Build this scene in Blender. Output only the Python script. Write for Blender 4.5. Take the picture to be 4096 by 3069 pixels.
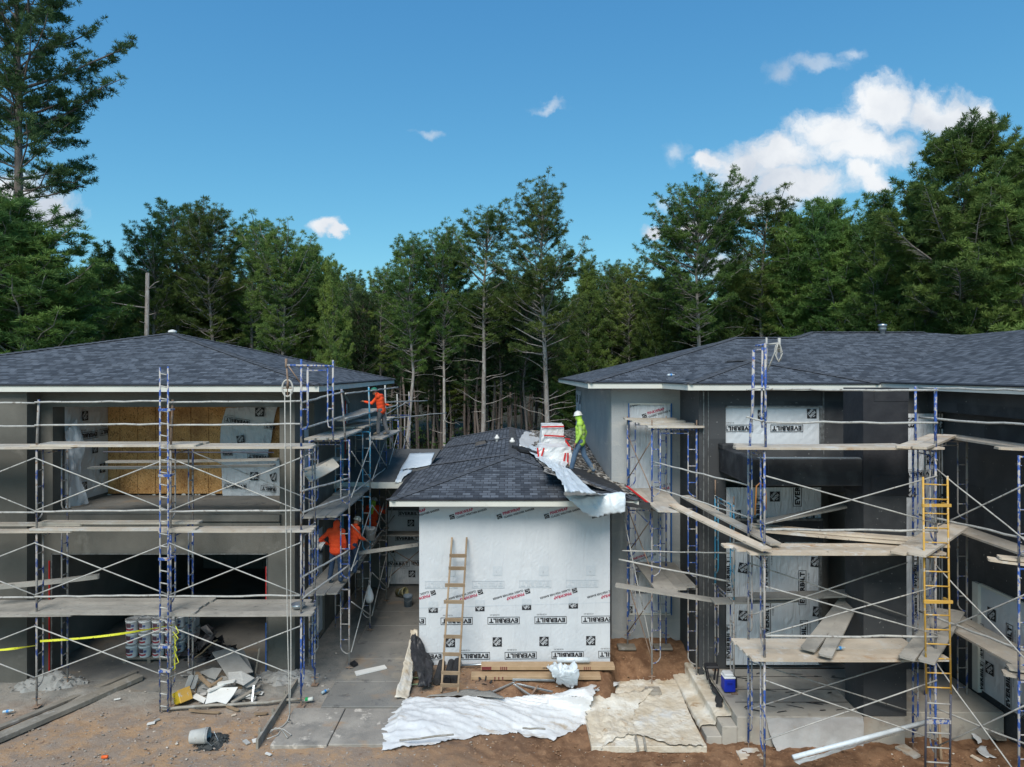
import bpy, math, random
import numpy as np
from mathutils import Vector, Matrix, noise as mnoise

for _o in list(bpy.data.objects): bpy.data.objects.remove(_o)
SC = bpy.context.scene
COL = SC.collection
R = math.radians
rnd = random.Random(7)

# ---------------------------------------------------------------- camera
F = 2731.0; EYE = 7.75; HZ = 1490.0
cam_d = bpy.data.cameras.new('camera'); cam = bpy.data.objects.new('camera', cam_d); COL.objects.link(cam)
cam.location = (0, 0, EYE); cam.rotation_euler = (R(90), 0, 0)
cam_d.sensor_width = 36.0; cam_d.lens = 36.0 * F / 4096.0
cam_d.shift_y = -(1534.5 - HZ) / 4096.0
cam_d.clip_start = 0.1; cam_d.clip_end = 3000
SC.camera = cam

# ---------------------------------------------------------------- light and sky
SUN_EL, SUN_AZ = 48.0, 192.0        # azimuth measured clockwise from +Y
SC.view_settings.view_transform = 'Standard'; SC.view_settings.look = 'None'
SC.view_settings.exposure = 0.5; SC.view_settings.gamma = 1.0
sd = bpy.data.lights.new('sun', 'SUN'); sd.energy = 2.75; sd.angle = R(30); sd.color = (1.0, 0.93, 0.84)
sun = bpy.data.objects.new('sun', sd); COL.objects.link(sun)
_d = Vector((math.sin(R(SUN_AZ)) * math.cos(R(SUN_EL)), math.cos(R(SUN_AZ)) * math.cos(R(SUN_EL)), math.sin(R(SUN_EL))))
sun.rotation_euler = _d.to_track_quat('Z', 'Y').to_euler(); sun.location = (0, -10, 40)

W = bpy.data.worlds.new('World'); SC.world = W; W.use_nodes = True
def build_world():
    nt = W.node_tree; N = nt.nodes; L = nt.links
    for n in list(N): N.remove(n)
    out = N.new('ShaderNodeOutputWorld'); bg = N.new('ShaderNodeBackground'); bg.inputs[1].default_value = 0.1
    sky = N.new('ShaderNodeTexSky'); sky.sky_type = 'NISHITA'; sky.sun_disc = False
    sky.sun_elevation = R(SUN_EL); sky.sun_rotation = R(SUN_AZ)
    sky.altitude = 300; sky.air_density = 1.0; sky.dust_density = 0.6; sky.ozone_density = 2.2
    def val(op, a, b=None, c=None):
        n = N.new('ShaderNodeMath'); n.operation = op
        for i, q in enumerate((a, b, c)):
            if q is None: continue
            if isinstance(q, (int, float)): n.inputs[i].default_value = q
            else: L.new(q, n.inputs[i])
        return n.outputs[0]
    def vec(op, a, b):
        n = N.new('ShaderNodeVectorMath'); n.operation = op
        for i, q in enumerate((a, b)):
            if q is None: continue
            if isinstance(q, tuple): n.inputs[i].default_value = q
            else: L.new(q, n.inputs[i])
        return n
    tc = N.new('ShaderNodeTexCoord'); sep = N.new('ShaderNodeSeparateXYZ'); L.new(tc.outputs['Generated'], sep.inputs[0])
    dy = val('MAXIMUM', sep.outputs[1], 0.05)
    gx = val('DIVIDE', sep.outputs[0], dy); gz = val('DIVIDE', sep.outputs[2], dy)
    cmb0 = N.new('ShaderNodeCombineXYZ'); L.new(gx, cmb0.inputs[0]); L.new(gz, cmb0.inputs[1])
    wn = N.new('ShaderNodeTexNoise'); wn.inputs['Scale'].default_value = 13; wn.inputs['Detail'].default_value = 8; wn.inputs['Roughness'].default_value = 0.6; L.new(cmb0.outputs[0], wn.inputs['Vector'])
    wo = vec('MULTIPLY_ADD', wn.outputs['Color'], (0.075, 0.075, 0)); wo.inputs[2].default_value = (-0.0375, -0.0375, 0)
    cmb = vec('ADD', cmb0.outputs[0], None); L.new(wo.outputs[0], cmb.inputs[1])
    nz = N.new('ShaderNodeTexNoise'); nz.inputs['Scale'].default_value = 9; nz.inputs['Detail'].default_value = 9
    nz.inputs['Roughness'].default_value = 0.62; L.new(cmb.outputs[0], nz.inputs['Vector'])
    nz2 = N.new('ShaderNodeTexNoise'); nz2.inputs['Scale'].default_value = 34; nz2.inputs['Detail'].default_value = 6
    nz2.inputs['Roughness'].default_value = 0.65; L.new(cmb.outputs[0], nz2.inputs['Vector'])
    def blobs(lst):
        acc = None
        for cx, cy, rx, ry in lst:
            s = vec('SUBTRACT', cmb.outputs[0], ((cx - 2048) / F, (HZ - cy) / F, 0))
            q = vec('DIVIDE', s.outputs[0], (rx / F, ry / F, 1))
            ln = vec('LENGTH', q.outputs[0], None)
            e = val('SUBTRACT', 1.0, ln.outputs['Value'])
            acc = e if acc is None else val('SMOOTH_MAX', acc, e, 0.25)
        return acc
    big = blobs([(3540,415,150,105),(3760,450,190,85),(3900,470,110,85),(3690,420,120,80),(3350,530,190,90),(3110,625,190,90),(2960,690,130,95),(3180,745,240,95),
                 (3450,590,230,85),(3440,700,90,50),(3030,815,160,60),(40,770,150,75),(190,850,150,75),(2840,650,60,40),(3480,745,70,40),
                 (1285,905,62,26),(1340,922,40,16),(2611,945,55,28),(2780,925,100,60),(2910,1060,110,70),(1370,1290,60,90),(3050,1220,90,60)])
    wisp = blobs([(3150,290,75,55),(3270,250,130,42),(3400,215,70,30),(2723,611,70,55),(1713,528,70,24),(2204,430,95,22),(2650,800,60,40)])
    def cov(src, amp, amp2, lo, hi):
        a = val('MULTIPLY', val('SUBTRACT', nz.outputs[0], 0.5), amp)
        b = val('MULTIPLY', val('SUBTRACT', nz2.outputs[0], 0.5), amp2)
        t = val('ADD', val('ADD', src, a), b)
        m = N.new('ShaderNodeMapRange'); m.interpolation_type = 'SMOOTHSTEP'; L.new(t, m.inputs[0])
        m.inputs[1].default_value = lo; m.inputs[2].default_value = hi
        return m.outputs[0], t
    m1, t1 = cov(big, 0.85, 1.15, -0.3, 0.58)
    m2, t2 = cov(wisp, 1.6, 1.2, -0.1, 1.1)
    m2 = val('MULTIPLY', m2, 0.5)
    mask = val('MULTIPLY', val('MAXIMUM', m1, m2), val('GREATER_THAN', sep.outputs[1], 0.06))
    # cloud body: bright tops, grey-blue bases (sheltered undersides are thinner in light)
    nz3 = N.new('ShaderNodeTexNoise'); nz3.inputs['Scale'].default_value = 7; nz3.inputs['Detail'].default_value = 5
    off = vec('ADD', cmb.outputs[0], (0.0, 0.03, 3.0)); L.new(off.outputs[0], nz3.inputs['Vector'])
    mr = N.new('ShaderNodeMapRange'); L.new(nz3.outputs[0], mr.inputs[0]); mr.inputs[1].default_value = 0.35; mr.inputs[2].default_value = 0.62
    mr.interpolation_type = 'SMOOTHSTEP'
    cc = N.new('ShaderNodeMix'); cc.data_type = 'RGBA'; L.new(mr.outputs[0], cc.inputs[0])
    cc.inputs[6].default_value = (4.3, 4.75, 5.4, 1); cc.inputs[7].default_value = (6.5, 6.7, 6.9, 1)
    # the sky itself, tinted towards the deep clear blue of the day
    sc = N.new('ShaderNodeSeparateColor'); L.new(sky.outputs[0], sc.inputs[0]); tint = N.new('ShaderNodeCombineColor')
    for i, (k, g) in enumerate(SKY_CURVE): L.new(val('MULTIPLY', val('POWER', sc.outputs[i], g), k), tint.inputs[i])
    mx = N.new('ShaderNodeMix'); mx.data_type = 'RGBA'; L.new(mask, mx.inputs[0]); L.new(tint.outputs[0], mx.inputs[6]); L.new(cc.outputs[2], mx.inputs[7])
    L.new(mx.outputs[2], bg.inputs[0]); L.new(bg.outputs[0], out.inputs[0])
SKY_CURVE = ((0.53, 1.0), (1.33, 0.76), (2.34, 0.5))
build_world()

# ---------------------------------------------------------------- projecting helpers (photo measure -> metres)
def P(x, y, Y): return Vector(((x - 2048) * Y / F, Y, EYE - (y - HZ) * Y / F))
def PZ(x, y, z=0.0):
    Y = (EYE - z) * F / (y - HZ); return Vector(((x - 2048) * Y / F, Y, z))
def PXp(x, y, X):
    Y = X * F / (x - 2048); return Vector((X, Y, EYE - (y - HZ) * Y / F))
def PPL(x, y, a, b, c):            # ray meets the plane z = a + b X + c Y
    dx = (x - 2048) / F; dz = -(y - HZ) / F
    Y = (a - EYE) / (dz - b * dx - c); return Vector((dx * Y, Y, EYE + dz * Y))
def sstep(a, b, x):
    t = min(1, max(0, (x - a) / (b - a))); return t * t * (3 - 2 * t)
def fbm(x, y, z=0, o=4):
    return mnoise.fractal(Vector((x, y, z)), 0.6, 2.1, o)

# ---------------------------------------------------------------- mesh builder
class MB:
    def __init__(s): s.v = []; s.f = []; s.m = []; s.uv = []
    def add(s, vs, fs, mi=0, uvs=None):
        b = len(s.v); s.v += [tuple(p) for p in vs]
        for i, f in enumerate(fs):
            s.f.append(tuple(b + k for k in f)); s.m.append(mi)
            s.uv.append(uvs[i] if uvs else None)
    def poly(s, pts, mi=0, uv=None): s.add(pts, [tuple(range(len(pts)))], mi, [uv] if uv else None)
    def box(s, x0, x1, y0, y1, z0, z1, mi=0):
        s.add([(x0,y0,z0),(x1,y0,z0),(x1,y1,z0),(x0,y1,z0),(x0,y0,z1),(x1,y0,z1),(x1,y1,z1),(x0,y1,z1)],
              [(0,3,2,1),(4,5,6,7),(0,1,5,4),(1,2,6,5),(2,3,7,6),(3,0,4,7)], mi)
    def beam(s, a, b, w, h, mi=0, up=(0,0,1), bev=0.0, roll=0.0):
        a = Vector(a); b = Vector(b); d = (b - a).normalized(); u = Vector(up)
        if abs(d.dot(u)) > 0.98: u = Vector((0,1,0))
        sx = d.cross(u).normalized(); sz = sx.cross(d)
        if roll: 
            q = Matrix.Rotation(roll, 3, d); sx = q @ sx; sz = q @ sz
        pts = []
        for c in (a, b):
            for i, j in ((-1,-1),(1,-1),(1,1),(-1,1)): pts.append(c + sx * (w/2*i) + sz * (h/2*j))
        s.add(pts, [(0,1,2,3),(7,6,5,4),(0,4,5,1),(1,5,6,2),(2,6,7,3),(3,7,4,0)], mi)
    def tube(s, pts, r, n=6, mi=0, cap=True):
        pts = [Vector(p) for p in pts]; k = len(pts); rr = r if isinstance(r, (list, tuple)) else [r] * k
        base = len(s.v); ref = None
        for i, p in enumerate(pts):
            d = (pts[min(i+1, k-1)] - pts[max(i-1, 0)]).normalized()
            if ref is None:
                ref = Vector((0,0,1)) if abs(d.z) < 0.9 else Vector((1,0,0))
            a = d.cross(ref).normalized(); b = a.cross(d); ref = b if abs(b.dot(d)) < .9 else ref
            for j in range(n):
                t = 2 * math.pi * j / n; q = p + (a * math.cos(t) + b * math.sin(t)) * rr[i]; s.v.append(tuple(q))
        for i in range(k - 1):
            for j in range(n):
                s.f.append((base+i*n+j, base+i*n+(j+1)%n, base+(i+1)*n+(j+1)%n, base+(i+1)*n+j)); s.m.append(mi); s.uv.append(None)
        if cap:
            s.f.append(tuple(base+j for j in reversed(range(n)))); s.m.append(mi); s.uv.append(None)
            s.f.append(tuple(base+(k-1)*n+j for j in range(n))); s.m.append(mi); s.uv.append(None)
    def lathe(s, prof, n=20, c=(0,0,0), M=None, mi=0):
        base = len(s.v); c = Vector(c)
        for (r, z) in prof:
            for j in range(n):
                t = 2*math.pi*j/n; p = Vector((r*math.cos(t), r*math.sin(t), z))
                if M: p = M @ p
                s.v.append(tuple(p + c))
        for i in range(len(prof)-1):
            for j in range(n):
                s.f.append((base+i*n+j, base+i*n+(j+1)%n, base+(i+1)*n+(j+1)%n, base+(i+1)*n+j)); s.m.append(mi); s.uv.append(None)
    def build(s, name, mats, parent=None, smooth=False, world=True, bevel=0.0):
        me = bpy.data.meshes.new(name)
        if not isinstance(mats, (list, tuple)): mats = [mats]
        vs = s.v; off = None
        if parent is None:
            a = np.array(vs); off = np.array([(a[:,0].min()+a[:,0].max())/2, (a[:,1].min()+a[:,1].max())/2, a[:,2].min()])
            vs = (a - off).tolist()
        me.from_pydata(vs, [], s.f)
        for mt in mats: me.materials.append(mt)
        me.polygons.foreach_set('material_index', s.m)
        if any(u is not None for u in s.uv):
            ul = me.uv_layers.new(name='UVMap'); k = 0; arr = np.zeros(len(me.loops) * 2, dtype=np.float32)
            for f, u in zip(s.f, s.uv):
                for i in range(len(f)):
                    if u is not None: arr[2*k] = u[i][0]; arr[2*k+1] = u[i][1]
                    k += 1
            ul.data.foreach_set('uv', arr)
        if smooth: me.polygons.foreach_set('use_smooth', [True] * len(me.polygons))
        me.update()
        o = bpy.data.objects.new(name, me); COL.objects.link(o)
        if parent is not None:
            o.parent = parent
            if world: o.matrix_parent_inverse = Matrix.Translation(parent.location).inverted()
        elif off is not None: o.location = off.tolist()
        if bevel:
            b = o.modifiers.new('bevel', 'BEVEL'); b.width = bevel; b.segments = 1; b.limit_method = 'ANGLE'
        return o

def tag(o, label, cat, group=None, kind=None):
    if label: o['label'] = label
    if cat: o['category'] = cat
    if group: o['group'] = group
    if kind: o['kind'] = kind
    return o
def thing(name, label, cat, loc=(0,0,0), group=None):
    o = bpy.data.objects.new(name, None); COL.objects.link(o); o.location = loc; o.empty_display_size = 0.2
    return tag(o, label, cat, group)
CHILD = {}
def copy_thing(root, loc, rotz=0.0, scale=(1,1,1), label=None, group=None):
    r = root.copy(); COL.objects.link(r); r.location = loc; r.rotation_euler = (0, 0, rotz); r.scale = scale
    if label: r['label'] = label
    if group: r['group'] = group
    for ch in [o for o in CHILD[root.name]]:
        c = ch.copy(); COL.objects.link(c); c.parent = r
    return r

# ---------------------------------------------------------------- materials
def sock(n, name):
    return n.inputs[name]
def mat(name, a, b=None, scale=3.0, rough=0.85, bump=0.0, bscale=None, metallic=0.0, stretch=(1,1,1), spots=(), world=False,
        lo=0.35, hi=0.65, detail=5, wave=None, spec=0.3, alpha=None, transl=0.0, randv=0.0, streak=None):
    m = bpy.data.materials.new(name); m.use_nodes = True; nt = m.node_tree; N = nt.nodes; L = nt.links
    bs = N['Principled BSDF']; bs.inputs['Roughness'].default_value = rough; bs.inputs['Metallic'].default_value = metallic
    bs.inputs['Specular IOR Level'].default_value = spec
    if world:
        g = N.new('ShaderNodeNewGeometry'); co = g.outputs['Position']
    else:
        t = N.new('ShaderNodeTexCoord'); oi = N.new('ShaderNodeObjectInfo'); ad = N.new('ShaderNodeVectorMath'); ad.operation = 'ADD'
        mu = N.new('ShaderNodeMath'); mu.operation = 'MULTIPLY'; mu.inputs[1].default_value = 37.0; L.new(oi.outputs['Random'], mu.inputs[0])
        L.new(t.outputs['Object'], ad.inputs[0]); L.new(mu.outputs[0], ad.inputs[1]); co = ad.outputs[0]
    mp = N.new('ShaderNodeMapping'); mp.inputs['Scale'].default_value = stretch; L.new(co, mp.inputs[0])
    def nz(sc, off=0.0, d=detail, src=None, ro=0.6):
        n = N.new('ShaderNodeTexNoise'); n.inputs['Scale'].default_value = sc; n.inputs['Detail'].default_value = d; n.inputs['Roughness'].default_value = ro
        if off:
            a2 = N.new('ShaderNodeVectorMath'); a2.operation = 'ADD'; a2.inputs[1].default_value = (off, off*1.7, -off); L.new(src or mp.outputs[0], a2.inputs[0]); L.new(a2.outputs[0], n.inputs['Vector'])
        else: L.new(src or mp.outputs[0], n.inputs['Vector'])
        return n.outputs[0]
    def mr(v, lo, hi):
        n = N.new('ShaderNodeMapRange'); n.inputs[1].default_value = lo; n.inputs[2].default_value = hi; L.new(v, n.inputs[0]); return n.outputs[0]
    def mix(f, A, B, bt='MIX'):
        n = N.new('ShaderNodeMix'); n.data_type = 'RGBA'; n.blend_type = bt
        if isinstance(f, float): n.inputs[0].default_value = f
        else: L.new(f, n.inputs[0])
        for i, q in ((6, A), (7, B)):
            if isinstance(q, tuple): n.inputs[i].default_value = (*q, 1) if len(q) == 3 else q
            else: L.new(q, n.inputs[i])
        return n.outputs[2]
    m['_'] = 0
    col = a if b is None else mix(mr(nz(scale), lo, hi), a, b)
    for i, sp in enumerate(spots):
        c, sc, l, h = sp[:4]; st = sp[4] if len(sp) > 4 else None
        src = None
        if st:
            mp2 = N.new('ShaderNodeMapping'); mp2.inputs['Scale'].default_value = st; L.new(co, mp2.inputs[0]); src = mp2.outputs[0]
        col = mix(mr(nz(sc, 5.3 + 3.1*i, src=src), l, h), col, c)
    if randv:
        oi2 = N.new('ShaderNodeObjectInfo'); r1 = N.new('ShaderNodeMapRange'); L.new(oi2.outputs['Random'], r1.inputs[0]); r1.inputs[3].default_value = 1-randv; r1.inputs[4].default_value = 1+randv
        hs = N.new('ShaderNodeHueSaturation'); L.new(r1.outputs[0], hs.inputs['Value'])
        if isinstance(col, tuple): hs.inputs['Color'].default_value = (*col, 1)
        else: L.new(col, hs.inputs['Color'])
        col = hs.outputs[0]
    if isinstance(col, tuple): bs.inputs['Base Color'].default_value = (*col, 1)
    else: L.new(col, bs.inputs['Base Color'])
    if bump:
        bp = N.new('ShaderNodeBump'); bp.inputs['Strength'].default_value = min(1, bump); bp.inputs['Distance'].default_value = 0.02 * max(1, bump)
        h = nz(bscale or scale * 4, 1.1)
        if wave:
            w = N.new('ShaderNodeTexNoise'); w.inputs['Scale'].default_value = wave[0]; w.inputs['Detail'].default_value = 3; w.inputs['Distortion'].default_value = 1.4
            mp3 = N.new('ShaderNodeMapping'); mp3.inputs['Scale'].default_value = wave[1]; mp3.inputs['Rotation'].default_value = (0, wave[2], 0); L.new(co, mp3.inputs[0]); L.new(mp3.outputs[0], w.inputs['Vector'])
            a3 = N.new('ShaderNodeMath'); a3.operation = 'MULTIPLY_ADD'; L.new(w.outputs[0], a3.inputs[0]); a3.inputs[1].default_value = wave[3]; L.new(h, a3.inputs[2]); h = a3.outputs[0]
        L.new(h, bp.inputs['Height']); L.new(bp.outputs[0], bs.inputs['Normal'])
    if alpha is not None: bs.inputs['Alpha'].default_value = alpha
    if transl:
        tr = N.new('ShaderNodeBsdfTranslucent'); ms = N.new('ShaderNodeMixShader'); ms.inputs[0].default_value = transl
        if isinstance(col, tuple): tr.inputs[0].default_value = (*col, 1)
        else: L.new(col, tr.inputs[0])
        o = N['Material Output']; L.new(bs.outputs[0], ms.inputs[1]); L.new(tr.outputs[0], ms.inputs[2]); L.new(ms.outputs[0], o.inputs[0])
    del m['_']
    return m

ROW = 0.15
def shingle_mat():
    m = bpy.data.materials.new('shingle'); m.use_nodes = True; nt = m.node_tree; N = nt.nodes; L = nt.links
    bs = N['Principled BSDF']; bs.inputs['Roughness'].default_value = 0.9; bs.inputs['Specular IOR Level'].default_value = 0.25
    uv = N.new('ShaderNodeTexCoord')
    def brick(w, h, off, mort, c1, c2, loc=(0,0,0)):
        mp = N.new('ShaderNodeMapping'); mp.inputs['Location'].default_value = loc; L.new(uv.outputs['UV'], mp.inputs[0])
        b = N.new('ShaderNodeTexBrick'); b.offset = off; b.offset_frequency = 2; b.squash = 1.0
        b.inputs['Scale'].default_value = 1; b.inputs['Brick Width'].default_value = w; b.inputs['Row Height'].default_value = h
        b.inputs['Mortar Size'].default_value = mort; b.inputs['Mortar Smooth'].default_value = 0.1; b.inputs['Bias'].default_value = -0.1
        b.inputs['Color1'].default_value = (*c1, 1); b.inputs['Color2'].default_value = (*c2, 1); b.inputs['Mortar'].default_value = (0.028, 0.03, 0.036, 1)
        L.new(mp.outputs[0], b.inputs['Vector']); return b
    b1 = brick(0.22, ROW, 0.37, 0.008, (0.048, 0.055, 0.068), (0.145, 0.163, 0.192))
    b2 = brick(0.33, ROW, 0.21, 0.0, (0.5, 0.5, 0.5), (1.25, 1.25, 1.25), (0.13, 0, 0))
    mx = N.new('ShaderNodeMix'); mx.data_type = 'RGBA'; mx.blend_type = 'MULTIPLY'; mx.inputs[0].default_value = 0.3
    L.new(b1.outputs[0], mx.inputs[6]); L.new(b2.outputs[0], mx.inputs[7])
    # each course ends in a butt edge: a thin dark line and a rise
    sp = N.new('ShaderNodeSeparateXYZ'); L.new(uv.outputs['UV'], sp.inputs[0])
    dv = N.new('ShaderNodeMath'); dv.operation = 'DIVIDE'; dv.inputs[1].default_value = ROW; L.new(sp.outputs[1], dv.inputs[0])
    fr = N.new('ShaderNodeMath'); fr.operation = 'FRACT'; L.new(dv.outputs[0], fr.inputs[0])
    edge = N.new('ShaderNodeMapRange'); L.new(fr.outputs[0], edge.inputs[0]); edge.inputs[1].default_value = 0.10; edge.inputs[2].default_value = 0.2
    edge.inputs[3].default_value = 0.45; edge.inputs[4].default_value = 1.0
    m2 = N.new('ShaderNodeMix'); m2.data_type = 'RGBA'; m2.blend_type = 'MULTIPLY'; m2.inputs[0].default_value = 0.8
    L.new(mx.outputs[2], m2.inputs[6]); L.new(edge.outputs[0], m2.inputs[7])
    nz = N.new('ShaderNodeTexNoise'); nz.inputs['Scale'].default_value = 1.3; nz.inputs['Detail'].default_value = 6; L.new(uv.outputs['UV'], nz.inputs['Vector'])
    dr = N.new('ShaderNodeMapRange'); L.new(nz.outputs[0], dr.inputs[0]); dr.inputs[1].default_value = 0.55; dr.inputs[2].default_value = 0.8; dr.inputs[4].default_value = 0.18
    m3 = N.new('ShaderNodeMix'); m3.data_type = 'RGBA'; L.new(dr.outputs[0], m3.inputs[0]); L.new(m2.outputs[2], m3.inputs[6]); m3.inputs[7].default_value = (0.15, 0.155, 0.16, 1)
    L.new(m3.outputs[2], bs.inputs['Base Color'])
    bp = N.new('ShaderNodeBump'); bp.inputs['Strength'].default_value = 0.7; bp.inputs['Distance'].default_value = 0.02; bp.invert = True
    L.new(fr.outputs[0], bp.inputs['Height']); L.new(bp.outputs[0], bs.inputs['Normal'])
    return m

def osb_mat():
    m = mat('osb', (0.72, 0.4, 0.16), (0.54, 0.27, 0.09), 1.6, 0.8, spots=(((0.75,0.45,0.2), 16, 0.54, 0.6, (1,1,2.2)), ((0.2,0.085,0.03), 20, 0.56, 0.62, (2,1,1)), ((0.2,0.085,0.035), 0.9, 0.5, 0.75)))
    return m
def lath_mat(name, a, a2, pw, ph, edge=(0.075,0.08,0.085)):
    """black building paper under wire mesh: overlapping sheets with paler laps"""
    m = bpy.data.materials.new(name); m.use_nodes = True; nt = m.node_tree; N = nt.nodes; L = nt.links
    bs = N['Principled BSDF']; bs.inputs['Roughness'].default_value = 0.7; bs.inputs['Specular IOR Level'].default_value = 0.25
    g = N.new('ShaderNodeNewGeometry'); sp = N.new('ShaderNodeSeparateXYZ'); L.new(g.outputs['Position'], sp.inputs[0])
    ad = N.new('ShaderNodeMath'); ad.operation = 'ADD'; L.new(sp.outputs[0], ad.inputs[0]); L.new(sp.outputs[1], ad.inputs[1])
    cb = N.new('ShaderNodeCombineXYZ'); L.new(ad.outputs[0], cb.inputs[0]); L.new(sp.outputs[2], cb.inputs[1])
    b = N.new('ShaderNodeTexBrick'); b.offset = 0.37; b.inputs['Scale'].default_value = 1; b.inputs['Brick Width'].default_value = pw; b.inputs['Row Height'].default_value = ph
    b.inputs['Mortar Size'].default_value = 0.012; b.inputs['Mortar Smooth'].default_value = 0.3
    b.inputs['Color1'].default_value = (*a, 1); b.inputs['Color2'].default_value = (*a2, 1); b.inputs['Mortar'].default_value = (*edge, 1)
    L.new(cb.outputs[0], b.inputs['Vector'])
    nz = N.new('ShaderNodeTexNoise'); nz.inputs['Scale'].default_value = 2.2; nz.inputs['Detail'].default_value = 8; L.new(g.outputs['Position'], nz.inputs['Vector'])
    r = N.new('ShaderNodeMapRange'); L.new(nz.outputs[0], r.inputs[0]); r.inputs[1].default_value = 0.45; r.inputs[2].default_value = 0.7; r.inputs[4].default_value = 0.75
    mx = N.new('ShaderNodeMix'); mx.data_type = 'RGBA'; L.new(r.outputs[0], mx.inputs[0]); L.new(b.outputs[0], mx.inputs[6]); mx.inputs[7].default_value = (0.075, 0.077, 0.08, 1)
    n3 = N.new('ShaderNodeTexNoise'); n3.inputs['Scale'].default_value = 12; n3.inputs['Detail'].default_value = 3; L.new(g.outputs['Position'], n3.inputs['Vector'])
    r3 = N.new('ShaderNodeMapRange'); L.new(n3.outputs[0], r3.inputs[0]); r3.inputs[1].default_value = 0.69; r3.inputs[2].default_value = 0.78
    m4 = N.new('ShaderNodeMix'); m4.data_type = 'RGBA'; L.new(r3.outputs[0], m4.inputs[0]); L.new(mx.outputs[2], m4.inputs[6]); m4.inputs[7].default_value = (0.3, 0.3, 0.29, 1)
    L.new(m4.outputs[2], bs.inputs['Base Color'])
    n2 = N.new('ShaderNodeTexNoise'); n2.inputs['Scale'].default_value = 60; L.new(g.outputs['Position'], n2.inputs['Vector'])
    bp = N.new('ShaderNodeBump'); bp.inputs['Strength'].default_value = 0.6; bp.inputs['Distance'].default_value = 0.01; L.new(n2.outputs[0], bp.inputs['Height']); L.new(bp.outputs[0], bs.inputs['Normal'])
    return m
MT = {}
MT['shingle'] = shingle_mat()
MT['cap'] = mat('ridge_cap', (0.05,0.056,0.068), (0.085,0.093,0.11), 5, 0.9, 0.5, 60)
MT['drip'] = mat('drip_edge', (0.02,0.02,0.022), (0.035,0.035,0.04), 3, 0.6)
MT['fascia'] = mat('fascia', (0.66,0.66,0.6), (0.56,0.56,0.52), 0.8, 0.55, 0.1, 40, spots=(((0.45,0.42,0.36), 3.5, 0.66, 0.8),))
MT['soffit'] = mat('soffit', (0.09,0.09,0.085), (0.06,0.06,0.058), 2, 0.9)
MT['stucco'] = mat('stucco_brown_coat', (0.1,0.097,0.086), (0.165,0.158,0.14), 0.55, 0.95, 0.5, 45, spots=(((0.25,0.24,0.215), 1.1, 0.6, 0.8), ((0.085,0.08,0.068), 2.5, 0.6, 0.75, (1,1,0.35))))
MT['stucco_pale'] = mat('stucco_grey_coat', (0.3,0.32,0.335), (0.39,0.4,0.4), 0.5, 0.92, 0.6, 30, spots=(((0.47,0.46,0.43), 1.3, 0.55, 0.75, (1,1,3)), ((0.24,0.25,0.26), 2.2, 0.6, 0.72, (2,2,0.3))))
MT['lath'] = lath_mat('mesh_and_paper', (0.036,0.038,0.042), (0.066,0.069,0.074), 2.6, 1.0, (0.052,0.056,0.06))
MT['lath2'] = lath_mat('black_paper', (0.018,0.019,0.022), (0.03,0.031,0.035), 2.2, 1.3, (0.04,0.041,0.045))
MT['bead'] = mat('metal_corner_bead', (0.3,0.31,0.31), (0.12,0.12,0.12), 9, 0.5, metallic=0.6)
MT['interior'] = mat('interior', (0.16,0.16,0.155), (0.22,0.215,0.2), 1, 0.95)
MT['osb'] = osb_mat()
MT['concrete'] = mat('concrete', (0.3,0.285,0.265), (0.42,0.39,0.34), 0.9, 0.9, 0.35, 40, spots=(((0.2,0.18,0.16), 1.7, 0.58, 0.75), ((0.5,0.46,0.39), 2.8, 0.6, 0.7), ((0.33,0.24,0.17), 0.7, 0.58, 0.8)))
MT['dust_concrete'] = mat('dusty_concrete', (0.17,0.168,0.16), (0.24,0.232,0.215), 0.8, 0.95, 0.6, 30, spots=(((0.1,0.1,0.1), 2.6, 0.62, 0.72), ((0.34,0.3,0.24), 0.9, 0.55, 0.75), ((0.15,0.15,0.15), 7, 0.62, 0.7), ((0.3,0.22,0.15), 0.6, 0.56, 0.7), ((0.09,0.09,0.09), 20, 0.66, 0.7)))
MT['wrap'] = mat('house_wrap', (0.6,0.625,0.655), (0.54,0.57,0.605), 1.0, 0.5, 0.45, 1.7, wave=(2.6, (1.6,1,0.25), R(-34), 2.6), spec=0.4,
                 spots=(((0.58,0.52,0.42), 1.6, 0.72, 0.9),))
MT['wrap_dim'] = mat('house_wrap_dull', (0.66,0.68,0.71), (0.56,0.59,0.63), 0.9, 0.5, 0.8, 2.0, wave=(3.2, (2.2,1,0.3), R(-38), 3.2), spec=0.4)
MT['ink'] = mat('print_black', (0.022,0.022,0.026), rough=0.6)
MT['ink_faint'] = mat('print_showing_through', (0.52,0.56,0.6), rough=0.6)
MT['ink_red'] = mat('print_crimson', (0.42,0.015,0.07), rough=0.6)
MT['film'] = mat('white_plastic', (0.8,0.81,0.82), (0.72,0.74,0.76), 1.6, 0.35, 0.25, 9, spec=0.5, transl=0.15, wave=(4, (1,1,1), 0.5, 1.5), spots=(((0.5,0.42,0.33), 2.2, 0.58, 0.72, (.5,1.6,1)),))
MT['film_clean'] = mat('clean_white_wrap', (0.66,0.72,0.76), (0.56,0.63,0.69), 2.2, 0.4, 0.6, 6, spec=0.5, wave=(4, (1,1,1), 0.5, 1.5))
MT['film_dirty'] = mat('mud_stained_plastic', (0.64,0.59,0.5), (0.52,0.44,0.33), 1.3, 0.5, 0.8, 5, spots=(((0.74,0.72,0.66), 1.6, 0.5, 0.7), ((0.33,0.21,0.11), 3.2, 0.6, 0.75), ((0.12,0.08,0.05), 16, 0.7, 0.75), ((0.62,0.66,0.7), 0.8, 0.6, 0.75)), wave=(5, (1,1,1), 0.5, 2.0))
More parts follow.
